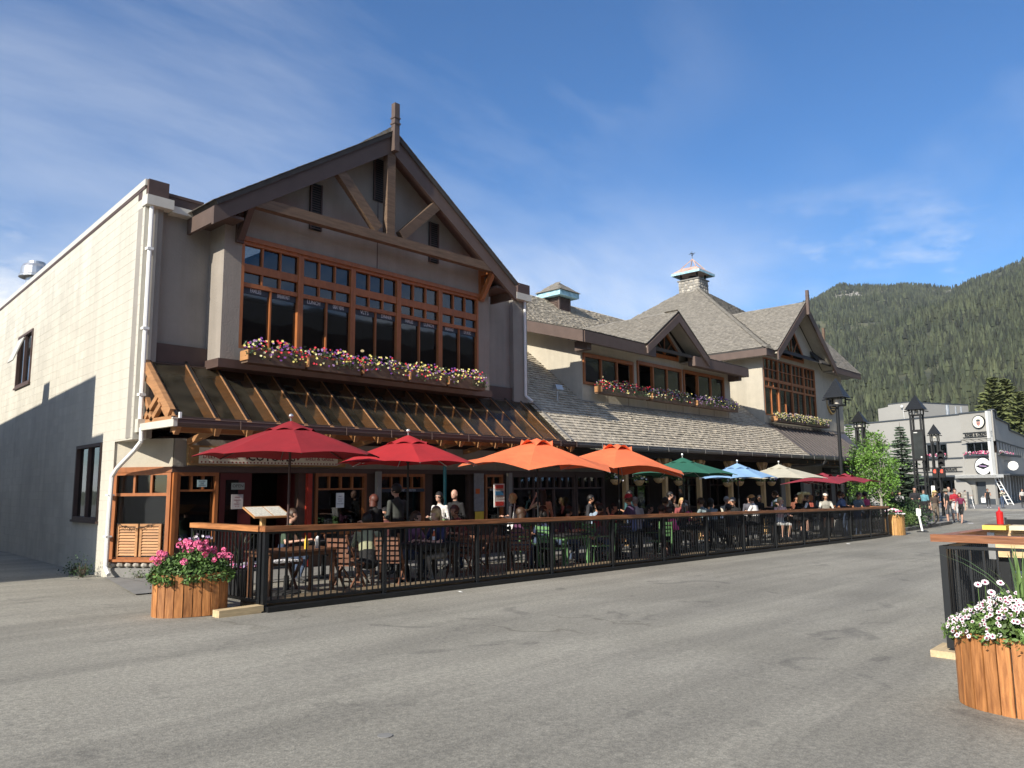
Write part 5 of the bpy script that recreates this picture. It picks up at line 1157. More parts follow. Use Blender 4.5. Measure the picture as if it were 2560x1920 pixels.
CR = canopy_mat('red', (.31, .015, .022)); CR2 = canopy_mat('red_bright', (.46, .022, .027)); CO = canopy_mat('orange', (.84, .215, .085)); CG = canopy_mat('green', (.03, .16, .10)); CBL = canopy_mat('blue', (.30, .50, .74)); CW = canopy_mat('cream', (.62, .58, .45)); CM = canopy_mat('maroon', (.33, .035, .055))
umbrella('deep red round umbrella nearest the viewer, over the wooden table', 6.85, 11.3, 2.72, 2.13, 1.50, 8, CR, .35, pole=mat('brown_pole', (.05, .025, .02), .5, .1, 5))
umbrella('brighter red umbrella, second from the left, over the couple at the black table', 9.36, 11.3, 2.59, 2.04, 1.34, 8, CR2, .25)
umbrella('large orange umbrella, the left one of the orange pair', 13.1, 11.3, 2.68, 2.00, 1.88, 6, CO, .62, (0, .06), arch=.15, ball=False)
umbrella('orange umbrella on the right of the pair, tilted toward the green one', 16.25, 11.3, 2.66, 1.95, 1.85, 6, CO, .55, (-.07, .05), arch=.15, ball=False)
umbrella('dark green umbrella between the orange pair and the blue one', 19.43, 11.3, 2.38, 1.88, 1.55, 8, CG, .2, (-.03, 0))
umbrella('light blue umbrella, smallest of the round ones', 22.79, 11.3, 2.27, 1.80, 1.22, 8, CBL, .3)
umbrella('cream canvas umbrella right of the light blue one', 25.9, 11.3, 2.29, 1.79, 1.60, 8, CW, .1)
umbrella('maroon umbrella, nearer one of the overlapping far pair', 29.6, 11.2, 2.02, 1.60, 1.62, 4, CM, .70, arch=.13, ball=False)
umbrella('maroon umbrella, farthest one beside the coffee shop', 32.5, 11.4, 2.02, 1.62, 1.62, 4, CM, .74, arch=.13, ball=False)

# ---------------------------------------------------------------- tables and chairs
def table(label, x, y, w, d, h, m, mleg, group='patio tables', slats=0):
    g = gz(x); t = thing('patio_table', label, 'table', (x, y, g), 0, group)
    if slats:
        for i in range(slats):
            s0 = x - w / 2 + w * i / slats; MB().box(s0 + .004, s0 + w / slats - .004, y - d / 2, y + d / 2, g + h - .035, g + h).build('slat', m, t)
    else:
        MB().box(x - w / 2, x + w / 2, y - d / 2, y + d / 2, g + h - .035, g + h).build('table_top', m, t)
    b = MB(); b.box(x - w / 2 + .05, x + w / 2 - .05, y - d / 2 + .05, y + d / 2 - .05, g + h - .10, g + h - .037); b.build('apron', mleg, t)
    for sx in (-1, 1):
        for sy in (-1, 1):
            cx2 = x + sx * (w / 2 - .07); cy2 = y + sy * (d / 2 - .07); MB().box(cx2 - .03, cx2 + .03, cy2 - .03, cy2 + .03, g + .02, g + h - .101).build('leg', mleg, t)
    return t
M_tw = mat('table_wood', (.13, .06, .03), .5, .25, 4, .001, (1, 8, 8)); M_teak = mat('teak_slat', (.15, .065, .035), .55, .25, 5, .001, (8, 2, 2), rnd=.15); M_teakl = mat('light_teak', (.26, .14, .07), .55, .2, 5, rnd=.12)
M_gch = mat('green_chair_paint', (.13, .27, .11), .5, .12, 5)
table('wooden plank table under the nearest red umbrella', 6.85, 11.15, 1.25, .75, .75, M_tw, M_tw, slats=8)
table('small black table between the khaki-shirted man and the blonde woman', 9.55, 10.95, 1.0, .75, .74, M_blackm, M_black)
table('wooden table right of the blonde woman in navy', 11.6, 11.6, 1.1, .75, .74, M_teakl, M_tw, slats=7)
table('green-edged table under the left orange umbrella', 13.9, 11.2, 1.0, .8, .74, M_blackm, M_gch)
table('dark table under the right orange umbrella', 16.4, 11.5, 1.2, .8, .74, M_blackm, M_black)
table('dark table under the green umbrella', 19.2, 11.5, 1.3, .8, .76, M_blackm, M_black)
table('dark table under the light blue umbrella', 22.3, 11.4, 1.2, .8, .80, M_blackm, M_black)
table('tall dark bar table under the cream umbrella', 25.6, 11.4, 1.2, .75, 1.0, M_blackm, M_black)
table('tall bar table between the cowboy hat and the knitted cap', 28.5, 11.4, 1.2, .75, 1.05, M_blackm, M_black)
table('tall bar table at the far end of the patio', 31.7, 11.3, 1.5, .75, 1.05, M_blackm, M_black)
def fold_chair(m, mb, label, group):
    t = thing('folding_chair', label, 'chair', (0, 0, 0), 0, group)      # faces -Y
    for i in range(5):
        z = .50 + i * .085; y = .22 + (z - .46) * .28; MB().box(-.20, .20, y - .008, y + .008, z, z + .055).build('back_slat', m, t)
    for i in range(6):
        y = -.20 + i * .072; MB().box(-.20, .20, y, y + .055, .44, .458).build('seat_slat', m, t)
    for sx in (-1, 1):
        b = MB(); b.beam((sx * .215, .36, .95), (sx * .215, -.22, .02), .028, .035, up=(1, 0, 0)); b.build('frame_leg', mb, t)
        b = MB(); b.beam((sx * .185, -.18, .46), (sx * .185, .26, .02), .024, .032, up=(1, 0, 0)); b.build('cross_leg', mb, t)
    MB().box(-.215, .215, -.13, -.105, .14, .165).build('stretcher', mb, t)
    return t
def slat_chair(m, label, group, hs_=.45):
    t = thing('metal_chair', label, 'chair', (0, 0, 0), 0, group)
    for i in range(4):
        z = hs_ + .12 + i * .095; MB().box(-.21, .21, .22 + (z - hs_) * .2, .232 + (z - hs_) * .2, z, z + .07).build('back_slat', m, t)
    MB().box(-.22, .22, -.22, .21, hs_ - .02, hs_).build('seat', m, t)
    for sx in (-1, 1):
        MB().beam((sx * .22, .235, .02), (sx * .22, .33, hs_ + .50), .024, .024, up=(1, 0, 0)).build('leg', m, t)
        MB().beam((sx * .22, -.22, .02), (sx * .22, -.20, hs_ - .021), .024, .024, up=(1, 0, 0)).build('leg', m, t)
        MB().beam((sx * .235, -.18, hs_ + .2), (sx * .235, .26, hs_ + .22), .03, .02).build('armrest', m, t)
    return t
fc = fold_chair(M_teak, M_teak, 'wooden folding chair facing the plank table, empty, nearest the corner post', 'slatted wooden folding chairs')
fl_ = [(7.72, 10.85, 1.9, None), (8.35, 11.6, -1.2, 'folding chair with a blue plaid blanket over it'), (8.55, 10.75, 2.2, 'folding chair under the khaki-shirted man'), (10.35, 10.9, -1.3, 'folding chair under the blonde woman in navy'), (11.1, 11.15, -2.5, 'empty slatted chair right of the blonde woman, by the wooden table'), (12.25, 11.1, 2.4, 'empty slatted chair with sunlit back between the wooden and green tables')]
for i, (x, y, rz, lab) in enumerate(fl_):
    if i == 0: fc.location = (x, y, gz(x) + .015); fc.rotation_euler = (0, 0, rz)
    else: copy_tree(fc, (x, y, gz(x) + .015), rz, lab)
gc = slat_chair(M_gch, 'green slatted chair left of the green table', 'green slatted metal chairs')
for i, (x, y, rz, lab) in enumerate([(13.2, 10.95, 1.6, None), (14.7, 10.8, -2.2, 'green slatted chair at the near right of the green table'), (13.9, 12.1, 0, 'green slatted chair behind the green table'), (15.2, 11.2, 1.4, 'green slatted chair under the left man in red'), (17.1, 10.75, 2.9, 'sunlit pale green chair backed to the railing under the man in the red cap'), (16.4, 12.35, .1, 'green slatted chair behind the dark table')]):
    if i == 0: gc.location = (x, y, gz(x) + .015); gc.rotation_euler = (0, 0, rz)
    else: copy_tree(gc, (x, y, gz(x) + .015), rz, lab)
bc = slat_chair(M_black, 'black slatted chair left of the table under the green umbrella', 'black slatted metal chairs')
for i, (x, y, rz, lab) in enumerate([(18.3, 11.2, 1.5, None), (19.9, 10.75, 3.0, 'black chair under the man in the speckled shirt'), (19.0, 12.4, 0, 'black chair behind the table under the green umbrella'), (21.5, 11.1, 1.5, 'black chair left of the table under the blue umbrella'), (23.1, 10.75, 3.0, 'black chair under the man in the orange cap'), (22.4, 12.3, 0, 'black chair behind the table under the blue umbrella')]):
    if i == 0: bc.location = (x, y, gz(x) + .015); bc.rotation_euler = (0, 0, rz)
    else: copy_tree(bc, (x, y, gz(x) + .015), rz, lab)
bs_ = slat_chair(M_black, 'black bar chair under the woman shading her eyes', 'tall black bar chairs', .72)
for i, (x, y, rz, lab) in enumerate([(24.8, 11.1, 1.5, None), (26.6, 11.6, -1.6, 'black bar chair under the person in the bucket hat'), (27.5, 11.0, 2.2, 'black bar chair under the man in the cowboy hat'), (29.4, 11.2, -1.7, 'black bar chair under the man in the knitted cap'), (30.4, 10.9, 2.6, 'black bar chair under the man in the blue T-shirt'), (32.1, 10.8, 3.1, 'black bar chair under the man in grey-green at the far end')]):
    if i == 0: bs_.location = (x, y, gz(x) + .015); bs_.rotation_euler = (0, 0, rz)
    else: copy_tree(bs_, (x, y, gz(x) + .015), rz, lab)
# blanket, menu stand, bench, condiments
b = MB(); prof = [(-.24, .62), (-.20, .86), (-.10, .93), (.02, .90), (.10, .70), (.14, .45), (.15, .30)]
for (p, q) in zip(prof, prof[1:]):
    for k in range(6):
        x0 = -.26 + k * .087; w0 = .012 * math.sin(k * 1.7); w1 = .012 * math.sin((k + 1) * 1.7); b.add([(p[0] + w0, x0, p[1]), (p[0] + w1, x0 + .087, p[1]), (q[0] + w1, x0 + .087, q[1]), (q[0] + w0, x0, q[1])], [(0, 1, 2, 3)], .05 if k % 2 else .9)
bl2 = b.build('blanket', mat('plaid_wool', (.12, .17, .32), .95, .5, 9, .004, tint=.9, col2=(.55, .58, .68)), None, off=(0, 0, 0)); bl2.location = (8.42, 11.35, gz(8.4) + .02); bl2.rotation_euler = (0, 0, -.9); tag(bl2, 'blue and white plaid blanket draped over a folding chair', 'blanket')
ms = thing('menu_stand', 'slanted wooden menu board on a post near the restaurant door', 'menu stand', (7.55, 13.35, gz(7.5)))
MB().box(7.52, 7.60, 13.31, 13.39, gz(7.5), 1.10).build('post', M_post, ms)
b = MB(); b.prism([(7.22, 13.05, 1.10), (7.98, 13.05, 1.10), (7.98, 13.50, 1.28), (7.22, 13.50, 1.28)], (0, 0, -.03)); b.build('board', M_cedarl, ms)
b = MB(); b.prism([(7.25, 13.07, 1.112), (7.60, 13.07, 1.112), (7.60, 13.47, 1.274), (7.25, 13.47, 1.274)], (0, 0, -.006)); b.prism([(7.63, 13.07, 1.112), (7.95, 13.07, 1.112), (7.95, 13.47, 1.274), (7.63, 13.47, 1.274)], (0, 0, -.006)); b.build('menu_page', mat('menu_paper', (.55, .54, .46), .7, .2, 30, col2=(.62, .6, .52)), ms)
bn = thing('bench', 'long bench with black and white patterned seat beside the plank table', 'bench', (6.7, 12.0, gz(6.7)))
MB().box(6.1, 7.5, 11.85, 12.2, gz(6.7) + .42, gz(6.7) + .46).build('seat', M_tw, bn); MB().box(6.15, 7.45, 11.83, 12.22, gz(6.7) + .462, gz(6.7) + .49).build('cushion', mat('patterned_cushion', (.10, .10, .11), .9, .6, 22, col2=(.75, .75, .75), thr=(.46, .52)), bn)
for x in (6.2, 7.4):
    b = MB(); b.beam((x, 11.88, gz(x) + .02), (x, 12.16, gz(x) + .42), .04, .04, up=(1, 0, 0)); b.build('leg', M_tw, bn); b = MB(); b.beam((x + .045, 12.16, gz(x) + .02), (x + .045, 11.88, gz(x) + .42), .04, .04, up=(1, 0, 0)); b.build('leg', M_tw, bn)
def bottle(name, label, x, y, z, prof, m, mcap, cat='bottle', lab2=None, n=12):
    t = thing(name, label, cat, (x, y, z)); k = len(prof) - 2
    MB().lathe(prof[:k + 1], (x, y, z), n).build('body', m, t, smooth=False); MB().lathe([prof[k], prof[k + 1], (0, prof[k + 1][1] + .001)], (x, y, z + .001), n).build('cap', mcap, t)
    if lab2: MB().lathe([(prof[1][0] + .001, .04), (prof[1][0] + .001, .11)], (x, y, z), n).build('bottle_label', lab2, t)
    return t
M_ketch = mat('red_plastic', (.55, .02, .02), .35, .05, 5); M_hot = mat('orange_sauce', (.62, .12, .02), .3, .1, 5); M_must = mat('yellow_sauce', (.75, .52, .06), .35, .1, 5)
SAUCE = [(0, 0), (.033, 0), (.033, .13), (.014, .18), (.013, .21), (.006, .235)]
bottle('sauce_bottle', 'yellow sauce bottle with an orange neck on the plank table', 6.98, 10.95, gz(7) + .752, SAUCE, M_must, M_hot)
bottle('sauce_bottle', 'orange hot sauce bottle with a white label on the black table', 9.62, 10.85, gz(9.6) + .742, SAUCE, M_hot, M_white, lab2=M_white)
bottle('napkin_dispenser', 'shiny napkin dispenser beside the yellow sauce bottle', 7.22, 11.0, gz(7.2) + .752, [(0, 0), (.04, 0), (.04, .15), (.03, .17), (.01, .19)], M_steel, M_white, 'dispenser')
gl_ = [(9.85, 10.95), (9.92, 11.05), (13.8, 11.1), (14.0, 11.25), (16.3, 11.4), (19.0, 11.35), (19.35, 11.4), (22.2, 11.3)]
for i, (x, y) in enumerate(gl_):
    h = .74 if x < 18 else (.76 if x < 21 else .80); g = bottle('drinking_glass', ['left tumbler on the black table', 'right tumbler on the black table beside the napkins', 'tumbler on the green table', 'second tumbler on the green table', 'tumbler on the table under the right orange umbrella', 'left glass on the table under the green umbrella', 'right glass on the table under the green umbrella', 'glass on the table under the blue umbrella'][i], x, y, gz(x) + h + .002, [(0, 0), (.033, 0), (.038, .13), (.0, .131), (.0, .132)], M_cloudg, M_cloudg, 'glass')

# ---------------------------------------------------------------- hanging baskets
def basket(label, x, y, z, cols):
    t = thing('hanging_basket', label, 'hanging basket', (x, y, z), 0, 'hanging baskets under the porch eave')
    MB().lathe([(0, -.16), (.10, -.13), (.17, -.04), (.18, .02), (.16, .02), (.0, .0)], (x, y, z), 14).build('coir_bowl', mat('coir', (.55, .36, .16), .9, .3, 12, .01), t)
    b = MB()
    for i in range(3): b.tube((x + .17 * math.cos(i * 2.1), y + .17 * math.sin(i * 2.1), z + .02), (x, y, z + .55), .003, n=4)
    b.tube((x, y, z + .55), (x, y, 2.5), .004, n=4); b.build('chain', M_blackm, t)
    b = MB()
    for _ in range(46):
        c = Vector((x + RS.gauss(0, .10), y + RS.gauss(0, .10), z + .04 + abs(RS.gauss(0, .09)))); tn = RS.random()
        for _ in range(6): leafquad(b, c + Vector((RS.gauss(0, .03), RS.gauss(0, .03), RS.gauss(0, .03))), .028, tn)
    b.build('foliage', M_leaf, t); b = MB()
    for _ in range(16): flower(b, Vector((x + RS.gauss(0, .10), y - .08 + RS.gauss(0, .06), z + .12 + RS.gauss(0, .07))), .03, RS.randrange(2), None, (-.5, -.8, .4))
    b.build('blossoms', [FL[c] for c in cols], t, kind='stuff')
bk = ['left of the first sunlit porch post', 'right of the first sunlit porch post', 'left of the second porch post, sparse flowers', 'right of the second porch post', 'left of the fourth porch post behind the blue umbrella', 'right of the fourth porch post, with red flowers', 'left of the fifth porch post', 'right of the fifth porch post, near the cream umbrella']
for i, (x, dz) in enumerate([(20.05, .0), (21.35, -.03), (22.55, .05), (23.85, -.04), (27.45, -.05), (28.45, -.02), (30.30, -.02), (31.4, -.03)]):
    basket('hanging basket ' + bk[i], x, 14.05, 1.78 + dz - .06 * (i > 3), [['white', 'cream'], ['white', 'yellow'], ['white', 'cream'], ['cream', 'yellow'], ['white', 'pink'], ['red', 'pink'], ['yellow', 'white'], ['white', 'lilac']][i])
for i in range(6):
    x = 18.6 + i * 1.05; b = MB(); b.tube((x, 12.9, 2.05 - .03 * (i % 2)), (x, 12.9, 1.95 - .03 * (i % 2)), .022, .016, 8)
    tag(b.build('light_bulb', M_cloudg), ['clear festoon bulb behind the orange umbrella edge', 'second festoon bulb, below the green umbrella', 'third festoon bulb from the left', 'fourth festoon bulb, right of the green umbrella pole', 'fifth festoon bulb from the left', 'last festoon bulb before the blue umbrella'][i], 'light bulb', 'festoon bulbs on a wire')
tag(MB().path([(17.9 + i * .5, 12.9, 2.09 - .05 * math.sin(i * 1.5)) for i in range(14)], .004, 4).build('festoon_wire', M_blackm), 'thin dark festoon wire under the green umbrella', 'wire')

# ---------------------------------------------------------------- signs
sg_ = thing('shop_sign', 'long white deli and grill sign with maroon letters above the restaurant windows', 'sign', (8.7, 15.15, 2.3))
MB().box(6.88, 10.62, 15.10, 15.185, 2.09, 2.49).build('sign_frame', mat('gold_frame', (.28, .17, .07), .5, .15, 5), sg_)
MB().box(7.10, 10.40, 15.094, 15.099, 2.13, 2.45).build('sign_face', mat('sign_cream', (.66, .63, .54), .6, .04, 3), sg_)
M_mar = mat('maroon_letter', (.22, .03, .03), .6, .05, 5); M_blk = mat('black_letter', (.03, .02, .02), .6, .05, 5)
text('DELI & GRILL', .125, M_mar, (7.55, 15.092, 2.235), FRONT, sg_, align='CENTER', sx=1.05)
text('COYOTES', .24, M_blk, (8.72, 15.092, 2.205), FRONT, sg_, align='CENTER', sx=1.05, bold=.004)
text('DELI & GRILL', .125, M_mar, (9.92, 15.092, 2.235), FRONT, sg_, align='CENTER', sx=1.05)
for i in range(40): MB().beam((7.14 + i * .082, 15.092, 2.16), (7.17 + i * .082, 15.092, 2.16), .004, .03).build('border_mark', M_mar, sg_)
for x in (8.12, 9.33): MB().beam((x, 15.092, 2.24), (x + .06, 15.092, 2.30), .004, .05).build('diamond_mark', M_mar, sg_)
for x in (6.96, 10.52):
    for z in (2.16, 2.42): MB().tube((x, 15.098, z), (x, 15.085, z), .025, n=10).build('sign_stud', M_cedarl, sg_)
sp2 = thing('wall_spotlight', 'cream scroll bracket lamp at the right end of the deli sign', 'lamp', (10.6, 14.9, 2.35))
b = MB(); b.box(10.35, 10.85, 14.78, 14.98, 2.30, 2.42); b.build('lamp_housing', M_cream, sp2); b = MB(); b.path([(10.6, 15.18, 2.46), (10.6, 14.95, 2.50), (10.6, 14.88, 2.42)], .012, 6); b.build('lamp_arm', M_black, sp2)
def board(name, label, x0, x1, z0, z1, y, lines, mf, ml, size, cat='notice', px=None):
    t = thing(name, label, cat, ((x0 + x1) / 2, y, z0)); MB().box(x0, x1, y - .006, y, z0, z1).build('panel', mf, t)
    for s, dz in lines: text(s, size, ml, ((x0 + x1) / 2, y - .007, z0 + dz), FRONT, t, ext=.0005, align='CENTER')
    return t
M_paper = mat('notice_paper', (.45, .40, .38), .8, .05, 5)
board('open_sign', 'small OPEN sign hanging on the red door panel', 7.84, 8.13, 1.60, 1.74, 15.155, [('OPEN', .045)], mat('sign_grey', (.30, .32, .28), .7, .1, 5), M_blk, .095, 'sign')
tn_ = board('paper_notice', 'tall paper notice taped below the OPEN sign', 7.85, 8.11, 1.20, 1.50, 15.155, [('HOURS', .23), ('MONDAY', .17), ('TO', .13), ('SUNDAY', .09), ('8 - 10', .04)], M_paper, M_mar, .035)
board('paper_notice', 'white paper notice in the window left of the coat-wearing man', 10.40, 10.62, 1.16, 1.50, 15.13, [('MENU', .25), ('SPECIALS', .19), ('TODAY', .14), ('PATIO OPEN', .08)], M_white, M_blk, .032)
board('gluten_notice', 'small pale blue gluten free notice in the first window', 7.10, 7.30, 1.66, 1.80, 15.13, [('GLUTEN', .10), ('FREE', .06), ('OPTIONS', .02)], mat('pale_blue_paper', (.35, .48, .50), .8, .05, 5), M_blk, .035)
board('window_word', 'grey lettering LIVE SHRIMP LOBSTER across the window behind the coat-wearing man', 11.72, 13.08, 1.50, 1.58, 15.13, [], M_band, M_letter, .05)
text('LIVE SHRIMP   LOBSTER', .075, M_letter, (12.4, 15.12, 1.515), FRONT, None, ext=.0005, align='CENTER')
C.objects[-1]['label'] = 'pale grey words over the seafood shop window'; C.objects[-1]['category'] = 'lettering'
text('SNOW CRAB', .085, M_letter, (15.7, 15.12, 1.50), FRONT, None, ext=.0005, align='CENTER', sx=.9)
C.objects[-1]['label'] = 'pale words SNOW CRAB on the narrow window right of the doorway'; C.objects[-1]['category'] = 'lettering'
text('CHINA WORKS', .15, mat('dim_letter', (.12, .08, .07), .6, .05, 5), (18.2, 15.182, 2.18), FRONT, None, ext=.004, align='CENTER')
C.objects[-1]['label'] = 'dim brown shop name letters glimpsed between the two orange umbrellas'; C.objects[-1]['category'] = 'lettering'
po = thing('poster_board', 'white poster with red and blue print on a stand behind the blonde woman', 'poster', (13.6, 13.0, gz(13.6)))
MB().box(13.44, 13.80, 12.98, 13.0, 1.12, 1.68).build('panel', M_white, po)
b = MB(); b.box(13.48, 13.76, 12.972, 12.978, 1.56, 1.65); b.box(13.48, 13.76, 12.972, 12.978, 1.15, 1.25); b.build('print', mat('poster_red', (.60, .06, .05), .6, .3, 20), po); MB().box(13.48, 13.76, 12.972, 12.978, 1.40, 1.50).build('print', mat('poster_blue', (.05, .22, .42), .6, .1, 5), po)
text('PLEASE WAIT', .045, M_blk, (13.62, 12.97, 1.515), FRONT, po, align='CENTER', ext=.0005); text('TO BE SEATED', .04, M_blk, (13.62, 12.97, 1.34), FRONT, po, align='CENTER', ext=.0005)
MB().box(13.60, 13.64, 13.002, 13.03, gz(13.6), 1.12).build('stand_post', M_black, po)
yb = thing('menu_display', 'yellow and white posted menu panel beside the seafood doorway', 'notice', (14.95, 15.1, 1))
MB().box(14.85, 15.22, 15.10, 15.12, .95, 1.98).build('panel', mat('grey_paper', (.25, .24, .23), .7, .2, 9), yb); MB().box(14.87, 15.20, 15.09, 15.099, .72, .94).build('yellow_print', M_must, yb); MB().box(14.90, 15.05, 15.09, 15.099, 1.42, 1.56).build('orange_print', M_hot, yb)
cs = thing('coffee_sign', 'black coffee shop sign with pale capital letters under the metal roof', 'sign', (41.3, 15.1, 2.2))
MB().box(40.1, 43.0, 15.10, 15.185, 2.12, 2.42).build('sign_panel', M_blackm, cs); text('STARBUCKS', .20, mat('pale_letter', (.50, .49, .46), .6, .05, 5), (41.75, 15.095, 2.20), FRONT, cs, align='CENTER', sx=1.35)
c2 = thing('bird_sign', 'black sign with a white leaf shape at the far shop corner', 'sign', (43.9, 15.1, 2.1))
MB().box(43.1, 44.7, 15.08, 15.16, 2.10, 2.50).build('sign_panel', M_blackm, c2); b = MB(); b.prism([(43.5, 15.07, 2.36), (43.65, 15.07, 2.22), (44.0, 15.07, 2.18), (44.12, 15.07, 2.24), (43.9, 15.07, 2.38), (43.6, 15.07, 2.44)], (0, -.006, 0)); b.build('white_shape', M_white, c2); b = MB(); b.box(44.71, 44.80, 15.06, 15.17, 2.08, 2.55); b.box(43.1, 44.7, 15.07, 15.16, 2.51, 2.55); b.build('frame', M_post, c2)
os_ = thing('oval_sign', 'dark oval wooden sign with golden rim on the far bay wall', 'sign', (43.2, 15.5, 5.3))
def lath_y(r, x, z, y0, y1, sx, sz, n=24): return [(x + r * sx * math.cos(2 * PI * i / n), y0, z + r * sz * math.sin(2 * PI * i / n)) for i in range(n)], (0, y1 - y0, 0)
p_, d_ = lath_y(1, 43.0, 6.0, 15.50, 15.59, .62, .60); MB().prism(p_, d_).build('rim', mat('gold_wood', (.50, .33, .12), .5, .15, 5), os_)
p_, d_ = lath_y(1, 43.0, 6.0, 15.49, 15.499, .54, .52); MB().prism(p_, d_).build('face', M_blackm, os_)
b = MB(); b.beam((42.7, 15.485, 5.78), (43.35, 15.485, 5.78), .005, .05); b.beam((42.8, 15.485, 5.66), (43.25, 15.485, 5.66), .005, .05); p_, d_ = lath_y(1, 43.05, 6.12, 15.482, 15.489, .2, .22); b.prism(p_, d_); b.build('emblem', MATS['gold_wood'], os_)
for i, (x, y, z) in enumerate([(21.6, 16.4, 5.72), (23.0, 16.6, 5.62), (12.0, 16.4, 5.2), (9.6, 16.5, 5.0)]):
    pl = thing('pendant_lamp', ['left lit pendant lamp behind the dormer window', 'right lit pendant lamp in the open dormer window', 'small lit lamp inside the middle gable window', 'small lit lamp inside the second gable window'][i], 'lamp', (x, y, z))
    m = bpy.data.materials.get('lamp_glow') or bpy.data.materials.new('lamp_glow'); m.use_nodes = True; bs = m.node_tree.nodes['Principled BSDF']; bs.inputs['Emission Color'].default_value = (1, .72, .4, 1); bs.inputs['Emission Strength'].default_value = 3
    MB().ell((x, y, z), (.05, .05, .035), 10, 6).build('bulb', m, pl); MB().tube((x, y, z + .03), (x, y, z + .7), .006, n=4).build('cord', M_blackm, pl)
# ---------------------------------------------------------------- street lamps, tower light, signals
def lantern(t, x, y, zt, ze, hw, zc, slats=7):
    """open square lantern: slatted hip roof on four little posts"""
    n = slats
    for i in range(n):
        f0 = i / n; f1 = (i + 1) / n; z0 = ze + (zt - ze) * f0; z1 = ze + (zt - ze) * f1; w0 = hw * (1 - f0) + .012; w1 = hw * (1 - f1) ; b = MB()
        b.add([(x - w0, y - w0, z0), (x + w0, y - w0, z0), (x + w0, y + w0, z0), (x - w0, y + w0, z0), (x - w1, y - w1, z1), (x + w1, y - w1, z1), (x + w1, y + w1, z1), (x - w1, y + w1, z1)], BF); b.build('roof_tier', M_black, t)
    q = hw * .62
    for sx in (-1, 1):
        for sy in (-1, 1):
            MB().box(x + sx * q - .03, x + sx * q + .03, y + sy * q - .03, y + sy * q + .03, zc, ze + .001).build('lantern_post', M_black, t)
            MB().beam((x + sx * q, y + sy * q, ze - .06), (x + sx * hw * 1.06, y + sy * hw * 1.06, ze - .10), .04, .05).build('eave_bracket', M_black, t)
    b = MB()
    for sy in (-1, 1): b.box(x - q, x + q, y + sy * q - .028, y + sy * q + .028, zc - .06, zc - .002); b.box(x + sy * q - .028, x + sy * q + .028, y - q + .029, y + q - .029, zc - .06, zc - .002)
    b.build('lantern_sill', M_black, t)
    b = MB(); b.lathe([(0, -.26), (.10, -.24), (.12, -.05), (.05, .0), (0, 0)], (x, y, ze - .02), 10); b.build('lamp_glass', MATS['cream_metal'], t)
l1 = thing('street_lamp', 'tall black street lamp with slatted pointed lantern in front of the far gabled bay', 'street lamp', (34.5, 12.24, gz(34.5)))
lantern(l1, 34.5, 12.24, 6.26, 5.36, .44, 5.06, 9)
b = MB(); b.tube((34.5, 12.24, gz(34.5)), (34.5, 12.24, 5.02), .085, .07, 12); b.tube((34.5, 12.24, gz(34.5)), (34.5, 12.24, .4), .14, .11, 12); b.build('pole', M_black, l1)
b = MB(); b.tube((34.5, 12.24, 3.75), (34.5, 12.95, 3.75), .018, n=6); b.build('banner_arm', M_black, l1)
def tower_light(name, label, x, y, zt, ze, hw, zc, leg, zg):
    t = thing(name, label, 'street lamp', (x, y, zg)); lantern(t, x, y, zt, ze, hw, zc, 8)
    for sx in (-1, 1):
        for sy in (-1, 1): MB().box(x + sx * leg - .045, x + sx * leg + .045, y + sy * leg - .045, y + sy * leg + .045, zg, zc - .062).build('leg', M_black, t)
    k = int((zc - zg) / .9)
    for i in range(1, k):
        z = zg + i * .9; b = MB()
        for s in (-1, 1): b.box(x - leg, x + leg, y + s * leg - .02, y + s * leg + .02, z, z + .05); b.box(x + s * leg - .02, x + s * leg + .02, y - leg, y + leg, z, z + .05)
        b.build('cross_tie', M_black, t)
    return t
tower_light('street_lamp', 'four-legged black lantern post rising behind the maple beside the shop end', 45, 14.8, 5.68, 5.03, .37, 4.76, .17, gz(45) + .14)
tl_ = tower_light('tower_lamp', 'tallest four-legged black lantern tower behind the bicycle', 46, 12.1, 6.42, 5.6, .46, 5.34, .25, gz(46) + .14)
MB().box(45.6, 45.68, 11.72, 12.30, 2.80, 4.48).build('notice_panel', M_blackm, tl_)
MB().box(45.585, 45.599, 11.78, 12.24, 2.9, 4.36).build('panel_face', mat('smoked_panel', (.03, .035, .035), .3, .3, 3), tl_)
MB().box(45.57, 45.584, 12.02, 12.20, 4.30, 4.34).build('white_label', M_white, tl_)
MB().box(45.57, 45.584, 11.86, 11.93, 2.95, 3.03).build('white_label', M_white, tl_)
sg2 = tower_light('signal_post', 'shorter black lantern post with traffic signals and red hand lights', 55, 13.5, 5.38, 4.72, .33, 4.26, .17, gz(55))
sg2['category'] = 'traffic signal'
M_red = bpy.data.materials.new('signal_red'); M_red.use_nodes = True; q = M_red.node_tree.nodes['Principled BSDF']; q.inputs['Base Color'].default_value = (.7, .05, .03, 1); q.inputs['Emission Color'].default_value = (1, .12, .06, 1); q.inputs['Emission Strength'].default_value = .9
for y in (13.12, 13.52):
    w = MB(); w.box(54.5, 54.75, y - .16, y + .16, 1.92, 2.52); w = w.build('walk_signal', M_blackm, sg2)
    h = MB(); h.box(54.485, 54.499, y - .06, y + .06, 2.22, 2.36)
    for k in range(4): h.box(54.485, 54.499, y - .06 + k * .032, y - .038 + k * .032, 2.361, 2.45 - .02 * (k in (0, 3)))
    h.beam((54.492, y + .06, 2.26), (54.492, y + .10, 2.34), .012, .03, up=(1, 0, 0)); h.build('hand_light', M_red, w)
    MB().box(54.49, 54.499, y - .13, y + .13, 1.94, 2.16).build('dark_lens', M_black, w)
